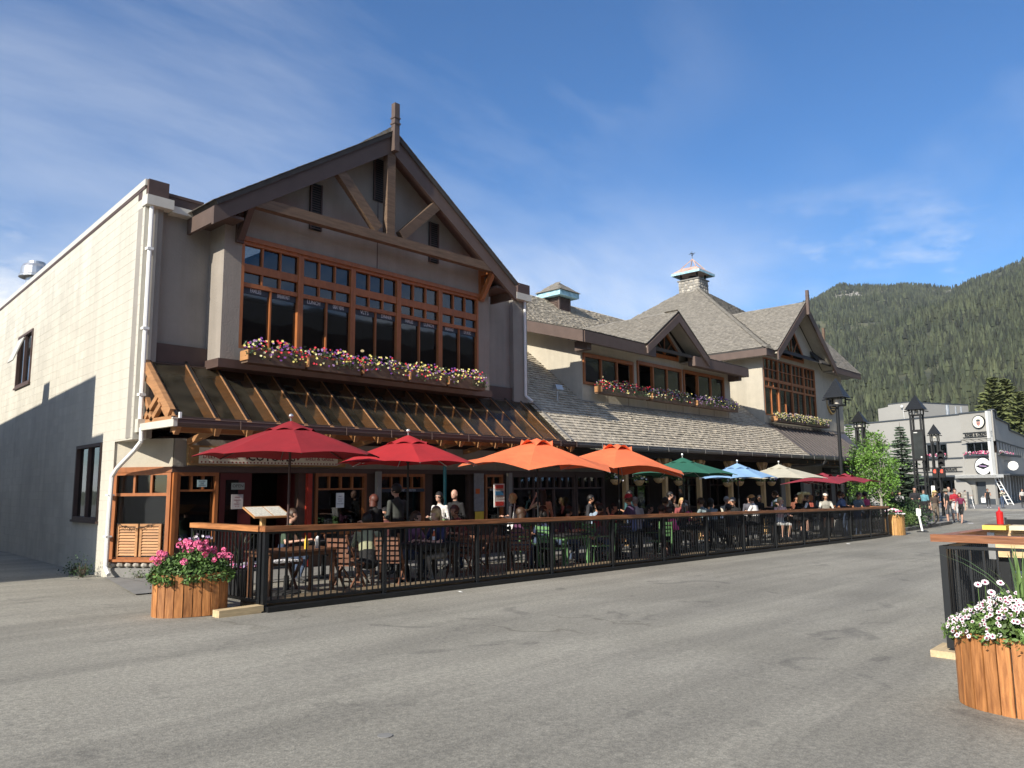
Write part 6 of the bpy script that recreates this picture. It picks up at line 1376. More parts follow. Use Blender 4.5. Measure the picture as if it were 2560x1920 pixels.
for (y, z0, n_, dy) in ((13.1, 2.62, 3, -.30), (14.0, 2.35, 3, .0)):
    s3 = MB(); s3.box(54.35, 54.6, y - .17, y + .17, z0, z0 + 1.02); s3 = s3.build('signal_head', M_blackm, sg2)
    for k in range(n_):
        zc_ = z0 + .18 + k * .33; b = MB()
        for i in range(9):
            a0 = PI * i / 8; a1 = PI * (i + 1) / 8
            if i < 8: b.add([(54.35, y + .14 * math.cos(a0), zc_ + .14 * math.sin(a0)), (54.12, y + .14 * math.cos(a0) + dy * .2, zc_ + .14 * math.sin(a0) - .02), (54.12, y + .14 * math.cos(a1) + dy * .2, zc_ + .14 * math.sin(a1) - .02), (54.35, y + .14 * math.cos(a1), zc_ + .14 * math.sin(a1))], [(0, 1, 2, 3)])
        b.build('visor', M_blackm, s3)
nt2 = thing('street_sign', 'small white notice board hanging on the signal post', 'sign', (53.9, 13.55, 1)); MB().box(53.9, 53.93, 13.45, 13.66, .72, 1.42).build('panel', M_white, nt2); MB().box(53.94, 53.97, 13.54, 13.57, gz(54), 1.5).build('post', M_black, nt2)
bo = thing('bollard', 'white post marker with a small sign on a black rubber foot by the kerb', 'bollard', (36.5, 9.72, gz(36.5)))
MB().beam((36.5, 9.72, gz(36.5) + .03), (36.5, 9.86, gz(36.5) + 1.0), .07, .07, up=(1, 0, 0)).build('post', M_white, bo); MB().lathe([(0, 0), (.24, 0), (.22, .03), (.06, .05), (0, .05)], (36.5, 9.72, gz(36.5)), 14).build('rubber_foot', M_blackm, bo); MB().box(36.45, 36.47, 9.72, 9.90, .20, .50).build('sign_plate', M_white, bo)

# ---------------------------------------------------------------- grey corner building across the side street
G_ = thing('corner_building', 'two storey pale grey pub building on the far corner with ribbed corner bay', 'building', (80, 17.4, -.5))
GC = Vector((80, 17.41, 0)); GD = Vector((.394, .919, 0)); GN = Vector((-.919, .394, 0))
def gp(s, z, o=0): return GC + GD * s + GN * o + Vector((0, 0, z))
def gbox(s0, s1, z0, z1, o0, o1, name, m, par=G_):
    b = MB(); b.prism([gp(s0, z0, o0), gp(s1, z0, o0), gp(s1, z1, o0), gp(s0, z1, o0)], GN * (o1 - o0)); return b.build(name, m, par)
M_gwall = mat('grey_wall', (.34, .33, .30), .9, .05, .5, .01, bscale=4); M_gdark = mat('slate_trim', (.05, .06, .07), .6, .1, 3); M_glit = mat('pale_trim', (.62, .62, .58), .7, .05, 3)
def gz_(z0, z1, s0, s1, holes, o0=-.3, o1=0, name='wall', m=M_gwall):
    S_ = sorted({s0, s1} | {h[0] for h in holes} | {h[1] for h in holes}); Z_ = sorted({z0, z1} | {h[2] for h in holes} | {h[3] for h in holes}); b = MB()
    for a, c in zip(S_, S_[1:]):
        for e, g in zip(Z_, Z_[1:]):
            if any(h[0] < (a + c) / 2 < h[1] and h[2] < (e + g) / 2 < h[3] for h in holes): continue
            b.prism([gp(a, e, o0), gp(c, e, o0), gp(c, g, o0), gp(a, g, o0)], GN * (o1 - o0))
    return b.build(name, m, G_)
gz_(-.7, 7.8, 0, 26, [(1.52, 3.59, 4.1, 5.25), (.9, 7.5, -.5, 2.1)])
gz_(-.7, 7.86, -2.75, 0, [(-2.6, -.45, 4.15, 5.2), (-1.93, -.94, -.36, 1.67)], name='corner_bay')
for i in range(27): gbox(-2.70 + i * .1, -2.67 + i * .1, 2.3 if i < 30 else 0, 4.1, .0, .02, 'rib', M_gwall); gbox(-2.70 + i * .1, -2.67 + i * .1, 5.3, 7.84, .0, .02, 'rib', M_gwall)
gbox(-2.9, -2.68, 2.2, 7.9, -.1, .35, 'fin', M_glit)
gbox(0, 26, 7.805, 7.93, -.4, .08, 'parapet_cap', M_gdark); gbox(-2.8, 0, 7.865, 7.98, -.4, .1, 'parapet_cap', M_gdark)
gbox(.01, 26, 5.28, 5.40, .002, .06, 'band', M_gdark); gbox(.01, 26, 3.78, 3.92, .002, .06, 'band', M_gdark)
b = MB(); b.prism([gp(6.9, 7.93, -2.2), gp(10.7, 7.93, -2.2), gp(10.7, 9.45, -2.2), gp(9.45, 9.55, -2.2), gp(9.4, 9.78, -2.2), gp(6.9, 9.78, -2.2)], GN * -9); b.build('penthouse', M_gwall, G_)
gbox(6.85, 9.42, 9.782, 9.86, -11.2, -2.15, 'penthouse_cap', M_gdark)
b = MB(); b.ell(gp(7.6, 9.4, -2.0), (.14, .14, .17), 10, 6); b.tube(gp(7.5, 7.93, -2.1), gp(7.55, 9.3, -2.1), .02, n=5); b.build('floodlight', M_white, G_)
for (s, h, r_) in ((2.6, 1.15, .17), (1.75, .95, .07), (1.2, .85, .07)): MB().tube(gp(s, 7.9, -2), gp(s, 7.9 + h, -2), r_, n=12).build('roof_flue', M_steel, G_)
def gwin(s0, s1, z0, z1, nc, par=G_, m=M_gdark):
    w = gbox(s0, s1, z0, z0 + .07, -.12, .03, 'window', m); gbox(s0, s1, z1 - .07, z1, -.12, .03, 'mullion', m, w)
    for i in range(nc + 1): x_ = s0 + (s1 - s0 - .06) * i / nc; gbox(x_, x_ + .06, z0 + .07, z1 - .07, -.12, .02, 'mullion', m, w)
    for i in range(nc): x_ = s0 + (s1 - s0 - .06) * i / nc; gbox(x_ + .06, s0 + (s1 - s0 - .06) * (i + 1) / nc, z0 + .07, z1 - .07, -.08, -.07, 'pane', M_glass, w)
gwin(1.52, 3.59, 4.1, 5.25, 3); gwin(-2.6, -.45, 4.15, 5.2, 3)
gbox(1.0, 26, -.6, 7.7, -4.2, -4.0, 'inner_wall', M_dark); gbox(-2.6, -.3, -.5, 7.6, -.95, -.9, 'inner_wall', M_dark)
gbox(.9, 7.5, -.36, 2.1, -1.2, -1.1, 'shopfront', M_gdark); gbox(.9, 7.5, -.5, -.36, -1.1, .1, 'threshold', M_conc)
for i in range(6): gbox(1.2 + i * 1.05, 2.1 + i * 1.05, .1, 1.8, -1.09, -1.07, 'shop_pane', M_glass)
gbox(.3, 7.5, 2.12, 2.28, 0, .8, 'canopy', M_gdark); gbox(-3.6, .3, 2.0, 2.28, .0, .9, 'canopy', M_glit)
for i in range(3): gbox(-3.6, .3, 2.04 + i * .08, 2.07 + i * .08, .901, .92, 'canopy_stripe', M_gdark)
gbox(-1.93, -.94, -.36, 1.67, -.25, -.2, 'door', M_gdark); gbox(-2.7, -2.0, -.5, .15, .002, .05, 'plinth', M_gdark); gbox(-.9, .8, -.5, .15, .3, .36, 'plinth', M_gdark)
b = MB(); crv = [gp(.8, .15, .3), gp(.8, 2.15, .3), gp(.62, 2.15, .3), gp(.35, 1.85, .3), gp(0, 1.72, .3), gp(-.3, 1.66, .3), gp(-.62, 1.4, .3), gp(-.82, 1.1, .3), gp(-.86, .15, .3)]; b.prism(crv, GN * .05); b.build('curved_screen', M_gwall, G_)
# right wing along the street
WN = Vector((0, -1, 0)); 
def wx(x): return 14.62 + (x - 79.2) * .07
b = MB(); stp = [(79.2, 8.0), (80.7, 7.95), (80.9, 7.35), (90, 7.35), (90.3, 6.75), (112, 6.75)]
b.prism([(x, wx(x), z) for x, z in stp] + [(112, wx(112), 5.25), (79.2, wx(79.2), 5.25)], (0, .3, 0)); b.prism([(79.2, wx(79.2), 4.2), (112, wx(112), 4.2), (112, wx(112), 2.2), (79.2, wx(79.2), 2.2)], (0, .3, 0)); b.build('street_wall', M_gwall, G_)
b = MB()
for (p, q) in zip(stp, stp[1:]): b.beam((p[0], wx(p[0]) + .1, p[1] + .04), (q[0], wx(q[0]) + .1, q[1] + .04), .5, .10)
b.build('parapet_cap', M_gdark, G_)
for i in range(13):
    x = 80.4 + i * 2.1; MB().box(x, x + .9, wx(x) + .02, wx(x) + .1, 4.2, 5.25).build('pier', M_gwall, G_)
b = MB(); b.prism([(79.2, wx(79.2) + .35, -.6), (112, wx(112) + .35, -.6), (112, wx(112) + .35, 5.3), (79.2, wx(79.2) + .35, 5.3)], (0, .1, 0)); b.build('dark_glazing', M_black, G_)
b = MB(); b.prism([(79.2, wx(79.2) - .06, 5.25), (112, wx(112) - .06, 5.25), (112, wx(112) - .06, 5.38), (79.2, wx(79.2) - .06, 5.38)], (0, .06, 0)); b.build('band', M_gdark, G_)
b = MB(); b.prism([(79.2, wx(79.2) - .9, 2.2), (112, wx(112) - .9, 2.2), (112, wx(112) - .9, 2.34), (79.2, wx(79.2) - .9, 2.34)], (0, .9, 0)); b.build('canopy', M_gdark, G_)
for i in range(10): x = 80.2 + i * 2.4; MB().box(x, x + .35, wx(x) + .02, wx(x) + .3, -.4, 2.2).build('column', M_glit if i < 4 else M_gwall, G_)
b = MB(); b.prism([(79.2, wx(79.2) + .05, -.5), (112, wx(112) + .05, -.5), (112, wx(112) + .05, .2), (79.2, wx(79.2) + .05, .2)], (0, .2, 0)); b.build('plinth', M_gdark, G_)
def gflowers(label, s0, s1, z):
    t = thing('flower_box', label, 'flower box', gp((s0 + s1) / 2, z)[:], 0, 'flower boxes of the grey corner building'); b = MB(); b.prism([gp(s0, z - .2, .05), gp(s1, z - .2, .05), gp(s1, z, .05), gp(s0, z, .05)], GN * .25); b.build('trough', M_gdark, t)
    b = MB(); f = MB()
    for _ in range(int((s1 - s0) * 60)):
        p = gp(RS.uniform(s0, s1), z + RS.uniform(-.02, .24), RS.uniform(.05, .4))
        for _ in range(3): leafquad(b, p + Vector((RS.gauss(0, .04), RS.gauss(0, .04), RS.gauss(0, .04))), .05, RS.random())
        if RS.random() < .5: flower(f, p + GN * .05, .06, RS.randrange(3), None, GN)
    b.build('foliage', M_leafd, t); f.build('blossoms', [FL['pink'], FL['white'], FL['pink']], t, kind='stuff')
gflowers('pink flower box under the corner bay window of the grey pub building', -2.75, -.3, 4.14); gflowers('small flower box under the grey building window behind the tall light tower', 1.5, 3.6, 4.08)
t = thing('flower_box', 'long pink flower box along the street side of the grey building', 'flower box', (84, 14.6, 4.2), 0, 'flower boxes of the grey corner building')
b = MB(); f = MB(); tr = MB(); tr.box(80, 90, wx(80) - .2, wx(80) + .02, 4.0, 4.18); tr.build('trough', M_gdark, t)
for _ in range(420):
    x = RS.uniform(80, 90); p = Vector((x, wx(x) - .15 - RS.random() * .15, 4.18 + RS.uniform(0, .25)))
    for _ in range(2): leafquad(b, p + Vector((RS.gauss(0, .04), 0, RS.gauss(0, .04))), .06, RS.random())
    if RS.random() < .55: flower(f, p, .06, RS.randrange(3), None, (-.7, -.7, 0))
b.build('foliage', M_leafd, t); f.build('blossoms', [FL['pink'], FL['white'], FL['lilac']], t, kind='stuff')
def disc(s, z, r, o0, o1, name, m, par, n=28):
    b = MB(); b.prism([gp(s + r * math.cos(2 * PI * i / n), z + r * math.sin(2 * PI * i / n), o0) for i in range(n)], GN * (o1 - o0)); return b.build(name, m, par)
GROT = (PI / 2, 0, math.atan2(GN.y, GN.x) + PI / 2)
crs = thing('crest_sign', 'round cream sign with black rim, crown and red shield high on the ribbed corner bay', 'sign', gp(-1.85, 7.0)[:])
disc(-1.85, 7.0, .60, .03, .15, 'rim', M_black, crs); disc(-1.85, 7.0, .53, .151, .16, 'face', mat('sign_ivory', (.76, .74, .62), .5, .03, 4), crs)
def gpoly(pts, o, name, m, par): b = MB(); b.prism([gp(-1.85 - u, 7.0 + v, o) for u, v in pts], GN * .008); return b.build(name, m, par)
gpoly([(-.16, .02), (.16, .02), (.15, -.22), (0, -.36), (-.15, -.22)], .161, 'shield', mat('shield_red', (.42, .10, .08), .6, .1, 5), crs)
gpoly([(-.10, -.02), (.10, -.02), (.09, -.18), (0, -.27), (-.09, -.18)], .170, 'shield_centre', mat('sign_pink', (.62, .38, .32), .6, .1, 5), crs)
gpoly([(-.05, -.06), (.05, -.06), (.07, -.12), (0, -.19), (-.07, -.12)], .179, 'rose', M_gdark, crs)
gpoly([(-.16, .04), (.16, .04), (.22, .26), (.11, .16), (.05, .28), (0, .16), (-.05, .28), (-.11, .16), (-.22, .26)], .161, 'crown', M_gdark, crs)
rc_ = thing('pub_sign', 'black metal letters ROSE & CROWN between two rails over the corner window', 'sign', gp(-1.5, 5.9)[:])
text('ROSE & CROWN', .34, M_black, (0, 0, 0), GROT, rc_, ext=.03, sx=.98, align='LEFT'); rc_.children[0].location = gp(-.42, 5.77, .10) - rc_.location
gbox(-2.95, -.25, 6.07, 6.11, .05, .12, 'rail', M_black, rc_); gbox(-2.95, -.25, 5.66, 5.70, .05, .12, 'rail', M_black, rc_); gbox(-3.1, -.3, 5.42, 5.46, .5, .58, 'rail', M_black, rc_)
for i in range(4): MB().beam(gp(-.5 - .7 * i, 5.44, .5), gp(-.7 - .7 * i, 5.24, .05), .03, .03).build('strut', M_black, rc_)
cc = thing('chocolate_sign', 'dark metal letters CHOCOLATE between rails on the grey wall', 'sign', gp(2, 2.85)[:])
text('CHOCOLATE', .34, M_black, (0, 0, 0), GROT, cc, ext=.03, align='RIGHT', sx=.78); cc.children[0].location = gp(.62, 2.72, .12) - cc.location
gbox(.1, 5.2, 3.02, 3.05, .05, .14, 'rail', M_black, cc); gbox(.1, 5.2, 2.62, 2.65, .05, .14, 'rail', M_black, cc)
ck = thing('clock_sign', 'round white sign with black diamond and ring lettering over the corner door', 'sign', gp(-1.97, 3.03)[:])
disc(-1.97, 3.03, .80, .05, .22, 'rim', M_black, ck); disc(-1.97, 3.03, .73, .221, .23, 'face', M_white, ck)
b = MB(); b.prism([gp(-1.97 - u, 3.03 + v, .231) for u, v in ((-.66, 0), (0, -.28), (.66, 0), (0, .28))], GN * .01); b.build('diamond', M_black, ck)
b = MB()
for i in range(14):
    an = 2 * PI * (i + .5) / 14
    if abs(math.sin(an)) < .3: continue
    c = gp(-1.97 - .55 * math.cos(an), 3.03 + .55 * math.sin(an), .234); rad = GD * -math.cos(an) + Vector((0, 0, math.sin(an))); tn2 = GD * math.sin(an) + Vector((0, 0, math.cos(an)))
    b.beam(c - rad * .05 - tn2 * .02, c + rad * .05 - tn2 * .02, .008, .025, up=tn2); b.beam(c + rad * .045 - tn2 * .04, c + rad * .045 + tn2 * .05, .008, .022, up=rad)
b.build('ring_letters', M_blk, ck); b = MB(); b.beam(gp(-2.3, 3.0, .245), gp(-1.65, 3.08, .245), .006, .07); b.beam(gp(-2.22, 3.05, .246), gp(-2.12, 2.97, .246), .006, .03); b.build('script_mark', mat('sign_violet', (.45, .30, .50), .6, .05, 5), ck)
mo = thing('round_sign', 'small hanging round white sign with a monogram on the grey building street side', 'sign', (84.2, 14.2, 3.1))
b = MB(); b.prism([(84.0, 14.25 + .42 * math.cos(2 * PI * i / 24), 3.1 + .42 * math.sin(2 * PI * i / 24)) for i in range(24)], (.12, 0, 0)); b.build('disc', M_white, mo)
b = MB()
for i in range(20):
    a0, a1 = 2 * PI * i / 20, 2 * PI * (i + 1) / 20; b.beam((83.99, 14.25 + .33 * math.cos(a0), 3.1 + .33 * math.sin(a0)), (83.99, 14.25 + .33 * math.cos(a1), 3.1 + .33 * math.sin(a1)),   .01, .055, up=(1, 0, 0))
for k_ in (-.1, .08): b.beam((83.99, 14.25 + k_, 2.92), (83.99, 14.25 + k_, 3.28), .01, .06, up=(1, 0, 0))
b.beam((83.99, 14.13, 3.1), (83.99, 14.36, 3.1), .01, .06, up=(1, 0, 0)); b.build('monogram', M_black, mo); MB().box(84.0, 84.1, 14.25, 15.1, 3.54, 3.58).build('bracket', M_black, mo)
ld = thing('ladder', 'white step ladder leaning beside the grey building canopy', 'ladder', (78.6, 13.9, -.36))
for dx_, tx_ in ((0, 0), (.0, .42)):
    MB().beam((78.6, 13.55 + tx_, -.36), (78.6, 14.6 + tx_ * .6, 2.1), .05, .07).build('ladder_rail', M_white, ld)
for i in range(8): f = (i + .5) / 8; MB().beam((78.6, 13.55 + 1.05 * f, -.36 + 2.46 * f), (78.6, 13.97 + 1.05 * f * .85, -.36 + 2.46 * f), .04, .04).build('rung', M_white, ld)
ps = thing('stone_pillar', 'short field stone pillar on the far pavement behind the black-shirted man', 'pillar', (66.9, 14.6, -.36))
b = MB(); b.box(66.6, 67.2, 14.45, 15.25, -.4, .9); b.build('core', M_mortar, ps)
for i in range(5):
    for j in range(3): b = MB(); b.ell((66.6, 14.58 + j * .27, -.2 + i * .24), (.06, .12, .11), 7, 4); b.build('stone', M_stone, ps)

# ---------------------------------------------------------------- patio at the right edge
railing('patio_railing', 'near railing of the right hand patio, black posts under a knotty timber rail', (8.95, 2.2), (8.95, -2.8), npan=2, h=1.205, ov0=.10, step=.12, base=True, rw=.14, board=M_raily)
railing('patio_railing', 'side railing of the right hand patio running away along the street', (9.06, 2.2), (15.3, 2.2), npan=3, h=1.20, step=.10, base=False, rw=.13)
b = MB(); b.box(8.72, 9.2, 2.06, 2.34, gz(9), gz(9) + .07); tag(b.build('timber_block', MATS['fresh_timber']), 'short timber block under the corner post of the right patio', 'timber block')
M_lt = mat('light_table', (.60, .40, .20), .5, .2, 4, .001, (8, .8, 8), rnd=.1, col2=(.66, .48, .27))
rt = thing('bar_table', 'tall light wood bar table behind the right hand railing', 'table', (10.7, .4, gz(10.7)))
for i in range(5): MB().box(10.22 + i * .15, 10.365 + i * .15, -1.2, 2.02, 1.035, 1.07).build('table_plank', M_lt, rt)
for i, z in enumerate((.955, .86, .765)): MB().box(10.20, 10.24, -1.2, 2.0, z, z + .075 - .005 * i).build('side_board', M_lt, rt)
for y in (1.99, -1.15): MB().box(10.17, 10.22, y - .02, y + .05, .74, 1.034).build('corner_bracket', M_steel, rt); MB().box(10.3, 10.42, y - .12, y - .02, gz(10), .76).build('leg', M_black, rt)
tr1 = thing('condiment_tray', 'yellow painted wooden condiment tray on the right bar table', 'tray', (10.3, 1.9, 1.07)); MB().box(10.06, 10.34, 1.83, 2.06, 1.072, 1.12).build('tray_box', mat('yellow_paint', (.80, .58, .10), .5, .1, 5), tr1); MB().box(10.08, 10.32, 1.85, 2.04, 1.121, 1.128).build('tray_floor', M_tw, tr1)
tr2 = thing('condiment_tray', 'pale cream wooden tray at the right edge of the bar table', 'tray', (10.3, 1.5, 1.07)); MB().box(10.06, 10.34, 1.45, 1.80, 1.072, 1.12).build('tray_box', mat('cream_paint', (.75, .66, .42), .5, .1, 5), tr2)
KB = [(0, 0), (.034, 0), (.036, .10), (.036, .125), (.028, .135), (.012, .155), (.008, .16), (.004, .195)]
def squeeze(label, x, y, z): 
    t = thing('ketchup_bottle', label, 'bottle', (x, y, z)); MB().lathe([(0, 0), (.034, 0), (.0355, .115), (.033, .118)], (x, y, z), 16).build('body', M_ketch, t); MB().lathe([(.0362, .1185), (.0362, .135), (.024, .143), (.010, .155), (.007, .18), (.003, .195)], (x, y, z), 16).build('cap', M_ketch, t)
squeeze('red ketchup squeeze bottle standing on the yellow tray', 10.2, 1.905, 1.129); squeeze('second red ketchup bottle at the very edge of the view', 10.2, 1.62, 1.121)
bc3 = slat_chair(M_black, 'black bar chair with its back to the street, left one behind the right bar table', 'black bar chairs of the right hand patio', .80)
bc3.location = (12.3, 1.95, gz(12.3)); bc3.rotation_euler = (0, 0, -1.2)
copy_tree(bc3, (12.6, 1.45, gz(12.6)), -1.9, 'second black bar chair behind the right bar table, more in profile')
ws = thing('white_stool', 'white stool seat low behind the right railing', 'stool', (11.0, 1.95, gz(11))); MB().box(10.8, 11.15, 1.75, 2.08, .48, .53).build('seat', M_white, ws)
for sx in (0, 1):
    for sy in (0, 1): MB().box(10.82 + sx * .28, 10.85 + sx * .28, 1.77 + sy * .26, 1.80 + sy * .26, gz(11), .478).build('leg', M_steel, ws)
# bicycle
def ring_y(b, c, r, th, n=28, ax=None, up=Vector((0, 0, 1))):
    for i in range(n):
        a0, a1 = 2 * PI * i / n, 2 * PI * (i + 1) / n; b.tube(c + ax * r * math.cos(a0) + up * r * math.sin(a0), c + ax * r * math.cos(a1) + up * r * math.sin(a1), th, n=5, caps=False)
bi = thing('bicycle', 'dark mountain bicycle held beside the bushes at the corner', 'bicycle', (42.6, 11.1, gz(42.6) + .14))
D_ = Vector((.30, -1, 0)).normalized(); O_ = Vector((39.9, 11.35, gz(42.6) + .14)); U_ = Vector((0, 0, 1))
for nme, s in (('rear_wheel', 0), ('front_wheel', 1.05)):
    c = O_ + D_ * s + U_ * .35; b = MB(); ring_y(b, c, .335, .024, ax=D_); w = b.build(nme, M_blackm, bi); b = MB(); ring_y(b, c, .30, .010, ax=D_); b.build('rim', M_black, w); b = MB()
    for i in range(12): b.tube(c, c + D_ * .3 * math.cos(i * PI / 6) + U_ * .3 * math.sin(i * PI / 6), .0025, n=3)
    b.build('spokes', M_black, w)
c0 = O_ + U_ * .35; c1 = O_ + D_ * 1.05 + U_ * .35; bb_ = O_ + D_ * .43 + U_ * .30; st_ = O_ + D_ * .30 + U_ * .80; hd = O_ + D_ * .83 + U_ * .88
b = MB()
for p, q in ((bb_, st_), (st_, hd), (hd - U_ * .12, bb_), (c0, bb_), (c0, st_), (hd, c1)): b.tube(p, q, .019, n=7)
b.build('frame', M_black, bi); b = MB(); b.tube(st_, st_ + U_ * .12, .013, n=6); b.ell(st_ + U_ * .15, (.07, .13, .03), 8, 5); b.build('saddle', M_blackm, bi)
s_ = Vector((-D_.y, D_.x, 0)); b = MB(); b.tube(hd, hd + U_ * .10, .014, n=6); b.tube(hd + U_ * .10 - s_ * .32, hd + U_ * .10 + s_ * .32, .014, n=6); b.build('handlebar', M_blackm, bi)
b = MB(); b.tube(bb_ - s_ * .08, bb_ + s_ * .08, .02, n=6); b.beam(bb_ + s_ * .08, bb_ + s_ * .08 + D_ * .15 - U_ * .08, .015, .02); b.beam(bb_ - s_ * .08, bb_ - s_ * .08 - D_ * .15 + U_ * .08, .015, .02); b.build('crank', M_steel, bi)
# ---------------------------------------------------------------- people
V3 = Vector
def pose(kind, arms='down', lean=0.0, turn=0.0):
    """joints of a 1.75 m body facing -Y; seated bodies sit on z = 0.45"""
    J = {}
    if kind == 'sit':
        pz = .55; J['pel'] = V3((0, 0, pz)); ch = V3((0, -lean * .42, pz + .40)); J['che'] = ch; J['wai'] = J['pel'].lerp(ch, .45) + V3((0, .01, 0)); J['nec'] = ch + V3((0, -lean * .10 - .005, .142)); J['hea'] = J['nec'] + V3((0, -.03 - lean * .05, .146))
        for s, n in ((-1, 'L'), (1, 'R')):
            J['hip' + n] = V3((s * .095, -.02, pz - .03)); J['kne' + n] = V3((s * (.12 if s < 0 else .15), -.44, .50)); J['ank' + n] = V3((s * .13, -.40 if s < 0 else -.30, .085)); J['toe' + n] = J['ank' + n] + V3((s * .02, -.16, -.045))
    else:
        pz = .93; J['pel'] = V3((0, 0, pz)); ch = V3((0, -lean * .35, pz + .41 - lean * .06)); J['che'] = ch; J['wai'] = J['pel'].lerp(ch, .45) + V3((0, .01, 0)); J['nec'] = ch + V3((0, -lean * .10 - .005, .142)); J['hea'] = J['nec'] + V3((0, -.03 - lean * .04, .146))
        st = .34 if kind == 'walk' else .0
        for s, n in ((-1, 'L'), (1, 'R')):
            f = -st * s; J['hip' + n] = V3((s * .09, 0, pz - .03)); J['kne' + n] = V3((s * .10, f * .55 - .03, .50 + abs(st) * .02)); J['ank' + n] = V3((s * .105, f if f < 0 else f * 1.25, .085 + (.10 if st and f > 0 else 0))); J['toe' + n] = J['ank' + n] + V3((s * .025, -.16, -.045 - (.05 if st and f > 0 else 0)))
    for s, n in ((-1, 'L'), (1, 'R')):
        sh = ch + V3((s * .175, 0, .055)); J['sho' + n] = sh; a = arms if isinstance(arms, str) else arms[0 if s < 0 else 1]
        if a == 'down': e = sh + V3((s * .055, .02, -.29)); w = e + V3((s * .0, -.05, -.25))
        elif a == 'table': e = sh + V3((s * .07, -.13, -.25)); w = e + V3((-s * .08, -.25, .035))
        elif a == 'side': e = sh + V3((s * .26, -.08, -.12)); w = e + V3((s * .24, -.08, -.02))
        elif a == 'face': e = sh + V3((s * .06, -.22, -.10)); w = e + V3((-s * .15, -.03, .25))
        elif a == 'bent': e = sh + V3((s * .06, .02, -.28)); w = e + V3((-s * .06, -.23, .06))
        elif a == 'swing': e = sh + V3((s * .05, s * .12, -.27)); w = e + V3((0, s * .06 - .10, -.23))
        elif a == 'camera': e = sh + V3((s * .08, -.20, -.12)); w = e + V3((-s * .17, -.12, .17))
        elif a == 'lap': e = sh + V3((s * .05, -.02, -.28)); w = e + V3((-s * .07, -.20, -.08))
        J['elb' + n] = e; J['wri' + n] = w; J['han' + n] = w + (w - e).normalized() * .085 + V3((0, 0, -.01))
    return J
BONES = [('pel', 'wai', .128, .130, 3), ('wai', 'che', .130, .142, 1), ('che', 'nec', .10, .056, 1), ('nec', 'hea', .054, .052, 0)]
for n in 'LR':
    BONES += [('che', 'sho' + n, .088, .060, 1), ('sho' + n, 'elb' + n, .057, .044, 6), ('elb' + n, 'wri' + n, .041, .027, 2), ('wri' + n, 'han' + n, .028, .032, 0),
              ('pel', 'hip' + n, .11, .088, 3), ('hip' + n, 'kne' + n, .086, .060, 3), ('kne' + n, 'ank' + n, .058, .036, 4), ('ank' + n, 'toe' + n, .042, .036, 5)]
BC = {}
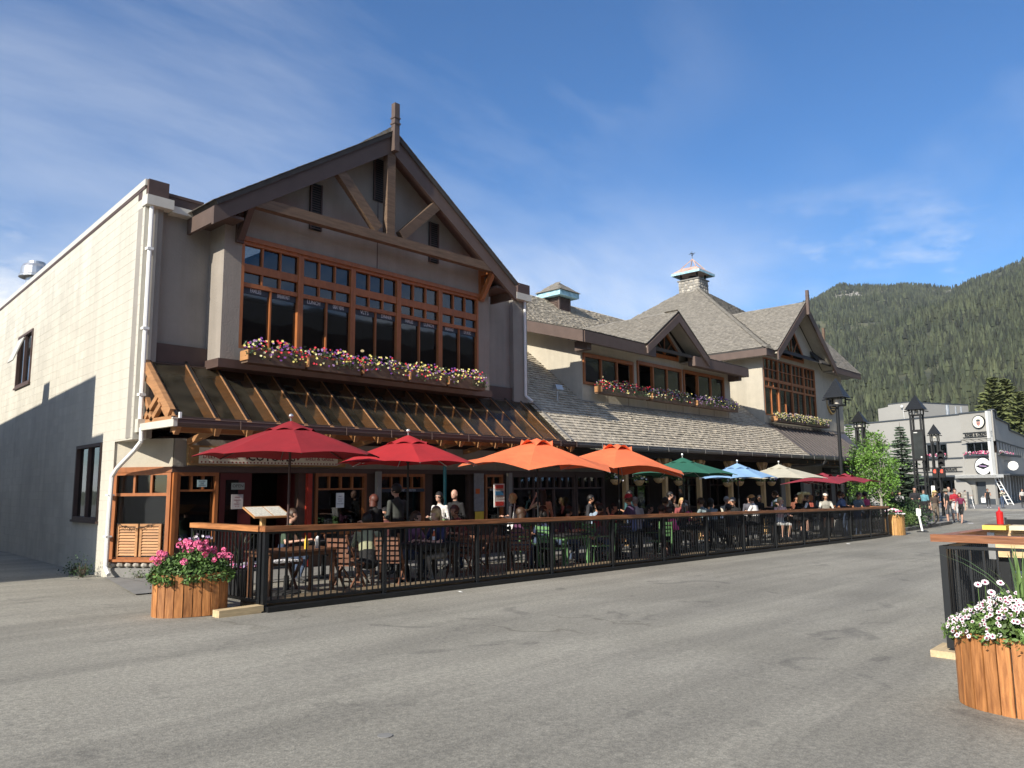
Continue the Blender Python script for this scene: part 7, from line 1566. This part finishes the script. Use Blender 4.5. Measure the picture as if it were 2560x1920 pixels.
def body(kind, arms, lean, yaw, slim, vox=.0165):
    key = (kind, arms, lean, round(yaw, 1), slim)
    if key in BC: return BC[key]
    J = pose(kind, arms, lean); b = MB(); k_ = .9 if slim else 1.0
    def cap(p, q, r1, r2, fl=1):
        n = 12; st = max(2, int((q - p).length / .05)); d = (q - p).normalized() if (q - p).length > 1e-6 else V3((0, 0, 1))
        for i in range(st + 1):
            f = i / st; r = r1 + (r2 - r1) * f; b.ell(p.lerp(q, f), (r * (1.16 if fl == .79 else 1), r * fl, r), 10, 7)
    for a, c, r1, r2, lab in BONES:
        tor = lab in (1, 3) and a in ('pel', 'wai') and c in ('wai', 'che'); sh = c.startswith('sho') or c.startswith('hip')
        cap(J[a], J[c], r1 * k_, r2 * k_, .79 if tor else (.80 if (sh or a == 'che') else 1))
    h = J['hea']; cy, sy = math.cos(yaw), math.sin(yaw); Ry = Matrix.Rotation(yaw, 3, 'Z')
    def hp(x, y, z): return h + Ry @ V3((x, y, z))
    b.ell(h + V3((0, 0, .015)), (.074, .092, .105), 16, 12, rot=Ry); b.ell(hp(0, -.022, -.045), (.056, .066, .062), 14, 9, rot=Ry)
    b.ell(hp(0, -.090, -.018), (.013, .020, .022), 8, 6, rot=Ry); b.ell(hp(0, -.080, .006), (.011, .014, .020), 8, 6, rot=Ry); b.ell(hp(0, -.074, -.068), (.026, .014, .011), 8, 6, rot=Ry)
    for s in (-1, 1): b.ell(hp(s * .075, .008, -.012), (.012, .020, .030), 8, 6, rot=Ry)
    me = b.mesh('person_raw', M_white); o = bpy.data.objects.new('person_raw', me); C.objects.link(o)
    rm = o.modifiers.new('r', 'REMESH'); rm.mode = 'VOXEL'; rm.voxel_size = vox; sm = o.modifiers.new('s', 'SMOOTH'); sm.factor = .5; sm.iterations = 2
    dg = bpy.context.evaluated_depsgraph_get(); dg.update(); m2 = bpy.data.meshes.new_from_object(o.evaluated_get(dg)); bpy.data.objects.remove(o)
    nv = len(m2.vertices); co = np.empty(nv * 3); m2.vertices.foreach_get('co', co); co = co.reshape(-1, 3)
    fs = [tuple(p.vertices) for p in m2.polygons]; cen = np.array([co[list(f)].mean(0) for f in fs])
    best = np.full(len(fs), 1e9); lab_ = np.zeros(len(fs), int)
    for a, c, r1, r2, lb_ in BONES:
        p, q = np.array(J[a]), np.array(J[c]); d = q - p; t = np.clip(((cen - p) @ d) / (d @ d), 0, 1); dist = np.linalg.norm(cen - (p + t[:, None] * d), axis=1) - (r1 + (r2 - r1) * t); u = dist < best; best[u] = dist[u]
        l2 = np.where(t > .82, 2, 6) if lb_ == 6 else np.full(len(fs), lb_)
        lab_[u] = l2[u]
    hd = np.linalg.norm(cen - np.array(h), axis=1) < .125; lab_[hd] = 0
    out = MB(); out.v = [tuple(v) for v in co]; out.f = fs; out.t = [.5] * len(fs); out.m = lab_.tolist()
    # five separate, bent fingers on each hand
    for n, s in (('L', -1), ('R', 1)):
        w, hh = J['wri' + n], J['han' + n]; d = (hh - w).normalized(); side = d.cross(V3((0, 0, 1)) if abs(d.z) < .8 else V3((0, 1, 0))).normalized(); dn = d.cross(side).normalized()
        for i in range(4):
            o_ = (i - 1.5) * .0165; L_ = (.068, .078, .074, .058)[i]; p = hh + side * o_ + d * .012; q = p + (d * .8 + dn * .25) * L_ * .5; r = q + (d * .45 + dn * .7) * L_ * .5
            out.tube(p, q, .0088, .008, 6); out.tube(q, r, .008, .0065, 6)
        p = w + d * .03 + side * s * .026; q = p + (d * .6 + side * s * .6) * .04; r = q + (d * .9 + side * s * .1) * .032; out.tube(p, q, .011, .0095, 6); out.tube(q, r, .0095, .007, 6)
    me = out.mesh('person', [M_white] * 7, smooth=True); BC[key] = (me, J, h, Ry); return BC[key]
SK = {n: mat('skin_' + n, c, .55, .06, 9, .0004, bscale=120) for n, c in dict(fair=(.55, .32, .23), tan=(.50, .26, .16), dark=(.28, .14, .085)).items()}
HR = {n: mat('hair_' + n, c, .55, .3, 40, .002, (1, 1, .3), bscale=80) for n, c in dict(black=(.012, .010, .009), brown=(.055, .03, .017), grey=(.30, .28, .26), blonde=(.52, .36, .16), red=(.09, .025, .015), white=(.62, .60, .56)).items()}
FB = {}
def fab(c):
    if c not in FB: FB[c] = fabric('%02d' % len(FB), c)
    return FB[c]
SHOE = fab((.05, .05, .05)); WSH = fab((.6, .6, .58)); NAVY = (.02, .022, .07); BLK = (.012, .012, .013); DEN = (.05, .075, .13); KHA = (.26, .25, .17)
def hair(par, h, Ry, style, m):
    b = MB(); base = MB()
    base.ell(V3((0, .014, .030)), (.090, .110, .108), 22, 14)
    keep = []
    for f in base.f:
        c = sum((V3(base.v[i]) for i in f), V3()) / len(f)
        if (c.y < -.055 and c.z < .052) or c.z < -.060: continue
        if abs(c.x) > .06 and c.z < -.01 and c.y < .0: continue
        keep.append(f)
    rs = random.Random(len(style)); b.add([h + Ry @ (V3(v) * (1 + rs.uniform(-.05, .06))) for v in base.v], keep)
    if style == 'long':
        prev = None
        for i in range(6):
            z = .02 - i * .058; w = .094 + .014 * math.sin(i * 1.2); y = .088 + .010 * i; row = [h + Ry @ V3((w * math.cos(a), y * (.55 + .75 * math.sin(a)), z)) for a in [PI * k / 10 for k in range(-1, 12)]]
            if prev: b.add(prev + row, [(k, k + 1, 14 + k, 13 + k) for k in range(12)])
            prev = row
    if style == 'bun': b.ell(h + Ry @ V3((0, .085, .10)), (.042, .042, .04), 10, 7)
    if style == 'bob':
        prev = None
        for i in range(4):
            z = .01 - i * .045; row = [h + Ry @ V3(((.088 + .004 * i) * math.cos(a), (.095) * math.sin(a), z)) for a in [PI * k / 12 - .35 for k in range(0, 17)]]
            if prev: b.add(prev + row, [(k, k + 1, 18 + k, 17 + k) for k in range(16)])
            prev = row
    off = par.location; o = bpy.data.objects.new('hair', b.mesh('hair', m, (0, 0, 0), True)); C.objects.link(o); o.parent = par
def hat(par, h, Ry, kind, m):
    b = MB()
    def lat(prof, c, sx=1, sy=1, curl=0):
        n = 20; V = []
        for r, z in prof:
            for i in range(n):
                a = 2 * PI * i / n; V.append(h + Ry @ V3((c[0] + r * sx * math.cos(a), c[1] + r * sy * math.sin(a), c[2] + z + curl * (math.cos(a) ** 2) * max(0, r - .1) * 3)))
        b.add(V, [(k * n + i, k * n + (i + 1) % n, (k + 1) * n + (i + 1) % n, (k + 1) * n + i) for k in range(len(prof) - 1) for i in range(n)])
    if kind in ('cap', 'beanie'):
        lat([(.093, 0), (.097, .03), (.090, .07), (.062, .105), (.02, .122), (.0, .123)], (0, .010, .035), .93, 1.1)
        if kind == 'cap': pts = [(-.065, -.075, .045), (-.06, -.14, .032), (-.03, -.175, .026), (.03, -.175, .026), (.06, -.14, .032), (.065, -.075, .045)]; b.prism([h + Ry @ V3(p) for p in pts], (0, 0, .008))
    elif kind == 'cowboy': lat([(.21, .005), (.20, -.002), (.10, .0), (.096, .05), (.088, .115), (.06, .118), (.0, .095)], (0, .01, .062), 1, 1.15, .28)
    elif kind == 'sun': lat([(.175, -.005), (.17, -.01), (.10, .008), (.095, .05), (.075, .095), (.0, .105)], (0, .01, .055), 1, 1.1, .05)
    elif kind == 'bucket': lat([(.165, -.055), (.16, -.058), (.10, .0), (.092, .07), (.0, .078)], (0, .01, .06), 1, 1.08)
    o = bpy.data.objects.new('hat', b.mesh('hat', m, (0, 0, 0), True)); C.objects.link(o); o.parent = par
NP = [0]
def person(label, x, y, hz, rz, kind='sit', arms='table', lean=.25, yaw=0, slim=False, skin='fair', hr=('short', 'brown'), top=BLK, low=DEN, sleeve=None, forearm=None, calf=None, shoe=None, ht=None, shades=False, onpave=0.0):
    """hz: height of the head centre above the road there"""
    me, J, h, Ry = body(kind, arms, lean, yaw, slim)
    o = bpy.data.objects.new('person', me); C.objects.link(o); g = gz(x) + onpave
    if kind == 'sit': s = 1.0; dz = hz - h.z
    else: s = (hz - onpave) / h.z; dz = 0 if True else 0
    if kind == 'lean': s = 1
    o.location = (x, y, g + dz); o.rotation_euler = (0, 0, rz); o.scale = (s, s, s)
    tag(o, label, 'person')
    ms = [SK[skin], fab(top), fab(forearm) if forearm else SK[skin], fab(low), fab(calf) if calf else SK[skin], shoe or SHOE, fab(sleeve) if sleeve else (SK[skin] if sleeve == 0 else fab(top))]
    for i, m in enumerate(ms): o.material_slots[i].link = 'OBJECT'; o.material_slots[i].material = m
    if hr: hair(o, h, Ry, hr[0], HR[hr[1]])
    if ht: hat(o, h, Ry, ht[0], fab(ht[1]))
    b = MB()
    for sx in (-1, 1): b.ell(h + Ry @ V3((sx * .030, -.083 if not shades else -.089, .012)), (.010, .006, .006) if not shades else (.024, .008, .017), 8, 5)
    if shades: b.beam(h + Ry @ V3((-.07, -.06, .016)), h + Ry @ V3((-.07, .02, .012)), .004, .006); b.beam(h + Ry @ V3((.07, -.06, .016)), h + Ry @ V3((.07, .02, .012)), .004, .006); b.beam(h + Ry @ V3((-.07, -.086, .020)), h + Ry @ V3((.07, -.086, .020)), .004, .005)
    e = bpy.data.objects.new('sunglasses' if shades else 'eyes', b.mesh('eyes', M_black, (0, 0, 0))); C.objects.link(e); e.parent = o
    NP[0] += 1; return o, J
BACK = PI
PJ = (.10, .10, .10)
person('red-haired person in a black top seen from behind left of the coat man', 9.60, 12.5, 1.50, BACK + .3, 'stand', 'bent', .2, 0, True, 'fair', ('bob', 'red'), BLK, BLK, forearm=BLK, calf=BLK)
person('tall man in a dark grey coat standing, back turned, under the second red umbrella', 10.0, 12.4, 1.70, BACK, 'stand', 'bent', .03, .5, False, 'fair', ('short', 'black'), (.045, .05, .045), BLK, forearm=(.045, .05, .045), calf=BLK)
person('broad man in a khaki shirt and black shorts seated with his back to the railing', 8.12, 10.85, 1.17, BACK - .55, 'sit', ('down', 'table'), .30, -.3, False, 'fair', ('short', 'black'), (.30, .31, .19), BLK, shoe=WSH)
person('black-haired woman in sunglasses and white top looking left beside the teal pole', 11.9, 13.2, 1.56, -PI / 2 + .3, 'stand', 'bent', .1, .1, True, 'fair', ('long', 'black'), (.66, .64, .60), (.25, .42, .16), forearm=(.66, .64, .60), calf=BLK, shades=True)
person('bald man in a dark suit jacket standing behind the woman in white', 12.5, 13.3, 1.62, -PI / 2 + .2, 'stand', 'bent', .12, 0, False, 'fair', None, BLK, BLK, forearm=BLK, calf=BLK)
person('blonde woman in a navy shirt seated at the black table beside the railing', 9.86, 10.9, 1.23, -PI / 2 - .1, 'sit', 'table', .2, .0, True, 'fair', ('long', 'blonde'), NAVY, (.30, .29, .26), calf=(.30, .29, .26))
person('person in a brown knitted cap behind the blonde woman in navy', 10.9, 12.0, 1.24, -PI / 2, 'sit', 'table', .3, .2, False, 'tan', ('short', 'brown'), (.18, .07, .06), BLK, forearm=(.18, .07, .06), calf=BLK, ht=('beanie', (.16, .10, .08)))
person('man bending his head low over the table right of the blonde woman', 11.85, 12.3, 1.27, -PI / 2 + .1, 'sit', 'table', .65, 0, False, 'tan', ('short', 'red'), (.20, .05, .05), DEN, calf=DEN)
person('striped-shirted person seated across the black table from the khaki man', 9.75, 11.75, 1.17, .2, 'sit', 'table', .3, .2, True, 'fair', ('long', 'brown'), (.22, .10, .18), DEN, calf=DEN)
o, J = person('blonde bobbed woman in a black jacket from behind, white bag strap on her shoulder', 13.78, 12.6, 1.53, BACK + .2, 'stand', 'bent', .12, .3, True, 'fair', ('bob', 'blonde'), (.035, .03, .035), BLK, forearm=(.035, .03, .035), calf=BLK)
b = MB(); b.beam(J['che'] + V3((.13, .10, .16)), J['pel'] + V3((.26, .06, .02)), .035, .008, up=(0, 1, 0)); b.beam(J['pel'] + V3((.26, -.08, .0)), J['pel'] + V3((.26, .10, .0)), .05, .2); s_ = b.mesh('bag_strap', M_white); q = put('bag_strap', s_, o)
person('dark-haired woman in a pale beige blouse standing by the orange umbrella pole', 14.6, 12.4, 1.64, BACK - .3, 'stand', ('down', 'face'), .05, -.6, True, 'fair', ('long', 'black'), (.62, .46, .34), (.68, .62, .55), forearm=None, calf=(.68, .62, .55))
person('dark-haired man low behind the rail, right of the beige blouse', 14.55, 11.9, 1.22, .9, 'sit', 'table', .4, .4, False, 'tan', ('short', 'black'), (.06, .025, .05), DEN, calf=DEN)
person('man in a dark red shirt under the right orange umbrella, hand at his chin', 15.3, 11.4, 1.28, 1.3, 'sit', ('face', 'table'), .3, .2, False, 'tan', ('short', 'black'), (.26, .02, .03), (.10, .10, .2))
person('second person in a red top just right of the chin-resting man', 16.95, 12.2, 1.26, .3, 'sit', 'table', .3, -.5, True, 'tan', ('short', 'black'), (.34, .06, .07), BLK)
person('broad man in a red cap and purple shirt with his back to the railing', 16.55, 11.1, 1.50, BACK + .15, 'sit', 'table', .15, .2, False, 'tan', ('short', 'brown'), (.075, .045, .10), (.12, .16, .30), ht=('cap', (.40, .035, .06)), calf=None, shoe=WSH)
person('man in a white shirt half hidden behind the man in the red cap', 18.4, 12.2, 1.43, BACK - .4, 'sit', 'bent', .1, 0, False, 'fair', ('short', 'grey'), (.62, .64, .68), (.5, .52, .56), forearm=(.62, .64, .68), calf=DEN)
person('person in a dull red shirt seated in the shade left of the second porch post', 20.1, 12.5, 1.42, 1.2, 'sit', 'table', .3, 0, False, 'tan', ('short', 'brown'), (.25, .06, .045), BLK)
person('person in black standing against the porch by the grey statue shape', 21.9, 13.3, 1.60, .4, 'stand', 'down', .05, 0, False, 'fair', ('short', 'black'), BLK, BLK, forearm=BLK, calf=BLK)
person('woman with long grey-brown hair facing away beneath the green umbrella', 21.3, 12.2, 1.33, BACK, 'sit', 'table', .2, .3, True, 'fair', ('long', 'brown'), (.55, .06, .20), BLK)
person('woman in a bright pink patterned top low behind the rail', 18.55, 10.95, 1.16, BACK + .2, 'sit', 'table', .5, 0, True, 'fair', ('long', 'brown'), (.62, .08, .24), BLK)
person('person with fluffy white hair left of the pink top', 20.8, 12.3, 1.24, .3, 'sit', 'table', .3, -.3, True, 'fair', ('bob', 'white'), (.10, .10, .11), BLK)
o, J = person('man in a speckled grey T-shirt with white sunglasses hung on his back collar', 19.95, 10.9, 1.41, BACK, 'sit', 'table', .25, .1, False, 'tan', ('short', 'brown'), (.20, .26, .27), BLK)
b = MB()
for sx in (-1, 1):
    for i in range(12): a0, a1 = 2 * PI * i / 12, 2 * PI * (i + 1) / 12; c = J['nec'] + V3((.03, .135, -.07 + sx * .03)); b.tube(c + V3((.024 * math.cos(a0), .0, .022 * math.sin(a0))), c + V3((.024 * math.cos(a1), 0, .022 * math.sin(a1))), .005, n=4)
put('hung_sunglasses', b.mesh('hung_sunglasses', M_white), o)
person('dark curly-haired person in blue-grey seated just right of the speckled T-shirt', 21.0, 11.2, 1.39, BACK - .3, 'sit', 'table', .25, 0, True, 'tan', ('bob', 'black'), (.17, .22, .25), BLK)
person('person in a grey cap talking, left of the blue umbrella pole', 23.2, 11.6, 1.40, -PI / 2, 'sit', 'face', .35, 0, False, 'tan', ('short', 'brown'), BLK, BLK, ht=('cap', (.28, .27, .27)), forearm=BLK)
person('large person in a grey shirt bending over behind the blue umbrella pole', 26.6, 12.8, 1.48, -PI / 2 + .5, 'stand', 'bent', .55, 0, False, 'fair', ('short', 'black'), (.10, .10, .12), BLK, forearm=(.10, .10, .12), calf=BLK)
person('man in an orange cap and white shirt, arm stretched along the rail', 23.25, 10.95, 1.48, BACK, 'sit', ('side', 'table'), .2, 0, False, 'fair', ('short', 'black'), (.74, .72, .70), BLK, forearm=(.74, .72, .70), ht=('cap', (.62, .30, .10)))
person('blonde woman in a pink top shading her eyes with her hand at the rail', 24.7, 10.85, 1.42, -.7, 'sit', ('face', 'table'), .15, 0, True, 'fair', ('short', 'blonde'), (.66, .42, .40), (.6, .6, .58))
person('person in a mint green shirt standing with their back turned under the cream umbrella', 27.15, 12.0, 1.64, BACK, 'stand', 'bent', .05, .4, False, 'fair', ('short', 'brown'), (.30, .48, .34), BLK, calf=BLK)
person('person in a blue-grey bucket hat leaning left of the blonde in black', 25.7, 11.1, 1.40, BACK + .8, 'sit', 'table', .3, 0, False, 'fair', ('short', 'grey'), (.60, .60, .60), BLK, ht=('bucket', (.13, .17, .22)))
person('woman with blonde hair in a black jacket leaning forward left of the cowboy hat', 26.7, 11.2, 1.52, .9, 'sit', 'table', .5, 0, True, 'fair', ('long', 'blonde'), BLK, BLK, forearm=BLK)
person('blonde woman whose face shows between the black jacket and the cowboy hat', 28.9, 11.9, 1.46, -.5, 'sit', 'table', .2, 0, True, 'fair', ('long', 'blonde'), (.5, .40, .30), BLK)
person('man in a cream cowboy hat, white shirt and black vest at the rail', 27.5, 10.95, 1.56, BACK + .5, 'sit', ('table', 'side'), .25, .6, False, 'tan', ('short', 'brown'), BLK, BLK, sleeve=(.72, .72, .72), forearm=(.72, .72, .72), ht=('cowboy', (.74, .70, .42)))
person('man in a white knitted cap and sunglasses at the tall table looking left', 29.4, 11.1, 1.57, -PI / 2 + .5, 'sit', 'table', .2, 0, False, 'tan', ('short', 'brown'), (.30, .29, .25), BLK, sleeve=(.55, .53, .47), forearm=(.55, .53, .47), ht=('beanie', (.72, .70, .62)), shades=True)
person('man in a blue T-shirt leaning on the far rail with his back to us', 30.35, 10.75, 1.63, BACK - .1, 'stand', ('side', 'table'), .25, -.2, False, 'tan', ('short', 'brown'), (.13, .20, .36), DEN, calf=DEN)
person('bearded man in sunglasses and teal-grey T-shirt, forearms on the far rail', 31.4, 10.65, 1.58, -.5, 'stand', 'table', .2, 0, False, 'tan', ('short', 'black'), (.10, .14, .17), DEN, shades=True, calf=DEN)
person('person in a pale grey-green shirt, back turned, at the far end of the rail', 32.9, 10.9, 1.59, BACK + .3, 'stand', ('down', 'bent'), .2, .3, False, 'fair', ('short', 'grey'), (.34, .39, .33), DEN, calf=DEN)
person('person in a magenta top, last one along the railing', 34.0, 11.1, 1.60, BACK - .3, 'stand', 'bent', .15, 0, True, 'tan', ('short', 'black'), (.45, .05, .15), DEN, calf=DEN)
# street beyond the patio
person('person in a dark hooded jacket with a blue collar holding the bicycle', 41.0, 11.15, 1.80, -1.2, 'stand', 'bent', .12, 0, False, 'fair', ('short', 'black'), (.02, .02, .025), BLK, forearm=(.02, .02, .025), calf=BLK, onpave=.14)
person('person with sunglasses in a blue top looking left between the tower legs', 43.5, 11.4, 1.66, -1.4, 'stand', 'down', 0, 0, False, 'fair', ('short', 'black'), (.12, .30, .36), BLK, forearm=BLK, calf=BLK, onpave=.14, shades=True)
person('woman in a straw sun hat and dark dress holding a white cup', 43.6, 10.93, 1.57, -.9, 'stand', ('down', 'bent'), .03, .6, True, 'fair', ('long', 'blonde'), (.07, .05, .04), (.14, .11, .08), calf=(.10, .08, .06), ht=('sun', (.60, .42, .18)), shoe=WSH)
person('man in an olive hat, black T-shirt and grey shorts seen from behind', 44.4, 10.56, 1.66, BACK + .1, 'stand', 'down', 0, 0, False, 'fair', ('short', 'brown'), (.018, .018, .018), (.07, .07, .075), ht=('bucket', (.16, .15, .11)))
person('young man in a red T-shirt bending his head beside the man in the olive hat', 46.4, 10.68, 1.66, -1.0, 'stand', 'bent', .15, 0, False, 'fair', ('short', 'brown'), (.38, .02, .035), (.5, .5, .5), calf=None)
person('woman in a maroon top and black shorts striding barelegged across the street', 45.6, 10.22, 1.46, -PI / 2 - .1, 'walk', 'swing', .1, 0, True, 'fair', ('bob', 'brown'), (.16, .02, .06), BLK, shoe=SK['fair'])
person('person in a black top and yellow trousers with a walking cane on the far pavement', 67.6, 14.82, 1.40, -.5, 'stand', ('down', 'side'), .05, 0, True, 'fair', ('bun', 'black'), BLK, BLK, calf=BLK, onpave=.14)
person('woman in sleeveless black with a white carrier bag on the far pavement', 68.6, 13.47, 1.50, -1.2, 'stand', ('down', 'bent'), 0, 0, True, 'tan', ('bun', 'red'), BLK, BLK, sleeve=0, calf=BLK, shoe=WSH, onpave=.14)
person('photographer in a cream vest and jeans raising a camera by the ladder', 68.0, 12.45, 1.47, -.6, 'stand', 'camera', .1, 0, False, 'fair', ('short', 'brown'), (.60, .56, .42), DEN, forearm=BLK, calf=DEN, ht=('cap', (.10, .25, .40)), onpave=.14)
person('dark-haired person in black waiting behind the juniper, left one of the pair', 42.2, 12.55, 1.60, -.4, 'stand', 'down', 0, 0, False, 'tan', ('short', 'black'), BLK, BLK, forearm=BLK, calf=BLK, onpave=.14)
person('dark-haired person in a white collar behind the juniper, right one of the pair', 42.6, 12.3, 1.60, -1.0, 'stand', 'down', 0, .2, True, 'fair', ('short', 'black'), (.5, .5, .5), BLK, forearm=BLK, calf=BLK, onpave=.14)
person('bald head of a man behind the young man in the red T-shirt', 48.2, 11.35, 1.74, -1.2, 'stand', 'down', 0, 0, False, 'fair', None, (.2, .2, .2), BLK, calf=BLK)
bg_ = thing('carrier_bag', 'white paper carrier bag hanging from the hand of the woman in sleeveless black', 'bag', (68.5, 13.66, .3)); MB().box(68.42, 68.56, 13.62, 13.92, .05, .42).build('bag_body', M_white, bg_); b = MB(); b.path([(68.49, 13.67, .42), (68.49, 13.70, .54), (68.49, 13.84, .54), (68.49, 13.87, .42)], .008, 4); b.build('bag_handle', M_white, bg_)
tag(MB().tube((67.3, 14.18, gz(67) + .14), (67.42, 14.35, .50), .014, n=6).build('walking_cane', M_steel), 'thin walking cane of the black-topped person on the far pavement', 'cane')
# more guests, seen as partly shaded figures deeper in the patio
EX = [
 ('shaded guest in dark green seated behind the plank table, deep in the patio', 7.9, 13.2, 1.22, .4, (.05, .08, .05), 'short', 'brown', None),
 ('shaded guest in a dark red hoodie behind the second red umbrella pole', 10.6, 13.4, 1.22, -1.2, (.10, .03, .03), 'long', 'black', None),
 ('seated guest with a plum top between the bald man and the poster', 12.9, 11.9, 1.20, .9, (.12, .04, .09), 'bob', 'brown', None),
 ('shaded guest in navy seated right of the poster board, back turned', 13.25, 11.2, 1.14, 2.6, (.03, .04, .09), 'short', 'black', None),
 ('seated guest in an orange-brown shirt at the far side of the green table', 14.3, 12.4, 1.22, .2, (.30, .12, .05), 'short', 'brown', None),
 ('guest in a pale blue shirt seen through the window reflection side by the porch', 17.6, 13.1, 1.30, -.4, (.25, .33, .42), 'short', 'brown', None),
 ('guest in a black top with floral skirt seated with her back to the rail, green chairs', 15.0, 10.75, 1.08, 3.0, (.09, .05, .05), 'long', 'brown', None),
 ('shaded guest in charcoal deep behind the man in the red cap', 18.0, 13.6, 1.50, .5, (.03, .03, .035), 'short', 'black', None),
 ('seated guest in black left of the green umbrella pole, facing right', 18.3, 11.5, 1.22, 1.4, BLK, 'short', 'brown', None),
 ('seated guest in dark blue at the far side of the green umbrella table', 19.2, 12.5, 1.22, .1, (.03, .05, .10), 'short', 'black', None),
 ('shaded guest in brown behind the curly-haired person', 22.2, 13.3, 1.48, -.8, (.10, .07, .05), 'short', 'brown', None),
 ('guest in black with his back to the rail left of the grey cap', 21.8, 11.0, 1.22, 2.9, BLK, 'short', 'black', None),
 ('guest in a dark plum shirt at the blue umbrella table, far side', 22.6, 12.4, 1.28, .2, (.10, .03, .06), 'bob', 'brown', None),
 ('shaded guest in black between the mint shirt and the bucket hat', 27.6, 12.9, 1.50, -.5, BLK, 'short', 'black', None),
 ('guest in a rust top behind the knitted cap', 29.6, 12.3, 1.52, -.9, (.20, .07, .04), 'long', 'brown', None),
 ('guest in a dark jacket between the knitted cap and the blue T-shirt', 30.3, 12.2, 1.52, -.6, BLK, 'short', 'brown', None),
 ('standing guest in a dark teal shirt behind the green umbrella table, turned away', 19.6, 13.2, 1.62, 3.0, (.03, .09, .10), 'short', 'black', None),
 ('guest in a faded red top left of the blue umbrella pole', 22.0, 12.9, 1.40, -.9, (.22, .05, .05), 'long', 'blonde', None),
 ('guest with grey hair in cream, right of the orange cap', 24.2, 12.6, 1.44, -.3, (.45, .42, .34), 'short', 'grey', None),
 ('seated guest in olive behind the bucket hat', 26.5, 11.9, 1.43, .7, (.10, .11, .05), 'short', 'brown', None),
 ('guest in a white top just left of the knitted cap', 28.2, 11.4, 1.50, .4, (.55, .55, .53), 'long', 'black', None),
 ('guest in dark navy behind the cowboy hat', 29.0, 12.8, 1.55, -1.1, (.03, .035, .07), 'short', 'brown', None),
 ('guest in brick red left of the blue T-shirt', 29.9, 11.9, 1.50, .9, (.26, .06, .04), 'short', 'blonde', None),
 ('guest in black right of the blue T-shirt', 32.0, 12.1, 1.58, -.7, BLK, 'long', 'brown', None),
 ('guest in khaki between the bearded man and the pale shirt', 33.2, 11.9, 1.60, .2, (.22, .20, .12), 'short', 'black', None),
 ('shaded guest in a grey top behind the bearded man with sunglasses', 33.0, 12.4, 1.58, -1.0, (.12, .12, .13), 'short', 'black', None),
]
for i, (lab, x, y, hz, rz, col, hs_, hc, _) in enumerate(EX):
    person(' '.join(lab.split()[:16]), x, y, hz, rz, 'sit' if hz < 1.45 else 'stand', 'table' if hz < 1.45 else 'bent', .3 if hz < 1.45 else .1, 0, i % 3 == 0, ('fair', 'tan', 'tan')[i % 3], (hs_, hc), col, BLK if i % 2 else DEN, forearm=col if i % 2 else None, calf=BLK if i % 2 else DEN)
dc = [(8.9, 12.9), (12.6, 11.4), (15.9, 11.0), (20.6, 12.0), (23.6, 12.0), (24.2, 11.9)]
for i, (x, y) in enumerate(dc): copy_tree(bc, (x, y, gz(x) + .015), 1.1 * i, ['black chair deep in the shade behind the plaid blanket', 'black chair left of the poster board', 'black chair between the two orange umbrella poles', 'black chair right of the green umbrella table', 'black chair right of the blue umbrella table', 'black chair between the blue and cream umbrella tables'][i])
table('small dark table deep in the shade left of the doorway', 8.6, 13.1, .8, .7, .74, M_blackm, M_black)
table('small dark table in the shade behind the green table', 15.4, 13.0, .9, .7, .74, M_blackm, M_black)
table('small dark table in the shade behind the green umbrella', 20.6, 13.0, .9, .7, .74, M_blackm, M_black)

for i, (x, y, hz, rz, lab, col) in enumerate([(66.9, 16.3, 1.45, -.9, 'walker in dark blue on the far pavement left of the caned person', (.03, .04, .09)), (69.5, 17.4, 1.45, -1.1, 'walker in grey in front of the dark shopfront across the street', (.16, .16, .16)), (46.9, 12.3, 1.52, -1.3, 'walker in black between the tower legs and the straw hat', BLK), (70.5, 11.55, 1.47, -.8, 'walker in a pale top at the right edge of the far pavement', (.5, .48, .44))]):
    person(lab, x, y, hz, rz, 'stand', 'down', 0, 0, i % 2 == 0, 'fair', ('short', 'brown'), col, BLK if i % 2 else DEN, calf=BLK if i % 2 else DEN, onpave=.14)
# ---------------------------------------------------------------- thin air haze over the valley
hz_ = MB(); hz_.box(-80, 1950, -560, 1560, -12, 520)
hm = bpy.data.materials.new('thin_haze'); hm.use_nodes = True; t = hm.node_tree; t.nodes.clear(); o_ = t.nodes.new('ShaderNodeOutputMaterial'); pv = t.nodes.new('ShaderNodeVolumePrincipled')
pv.inputs['Color'].default_value = (.80, .88, 1, 1); pv.inputs['Density'].default_value = .00010; pv.inputs['Anisotropy'].default_value = .2
t.links.new(pv.outputs[0], o_.inputs['Volume'])
hz_.build('haze', hm, kind='stuff')
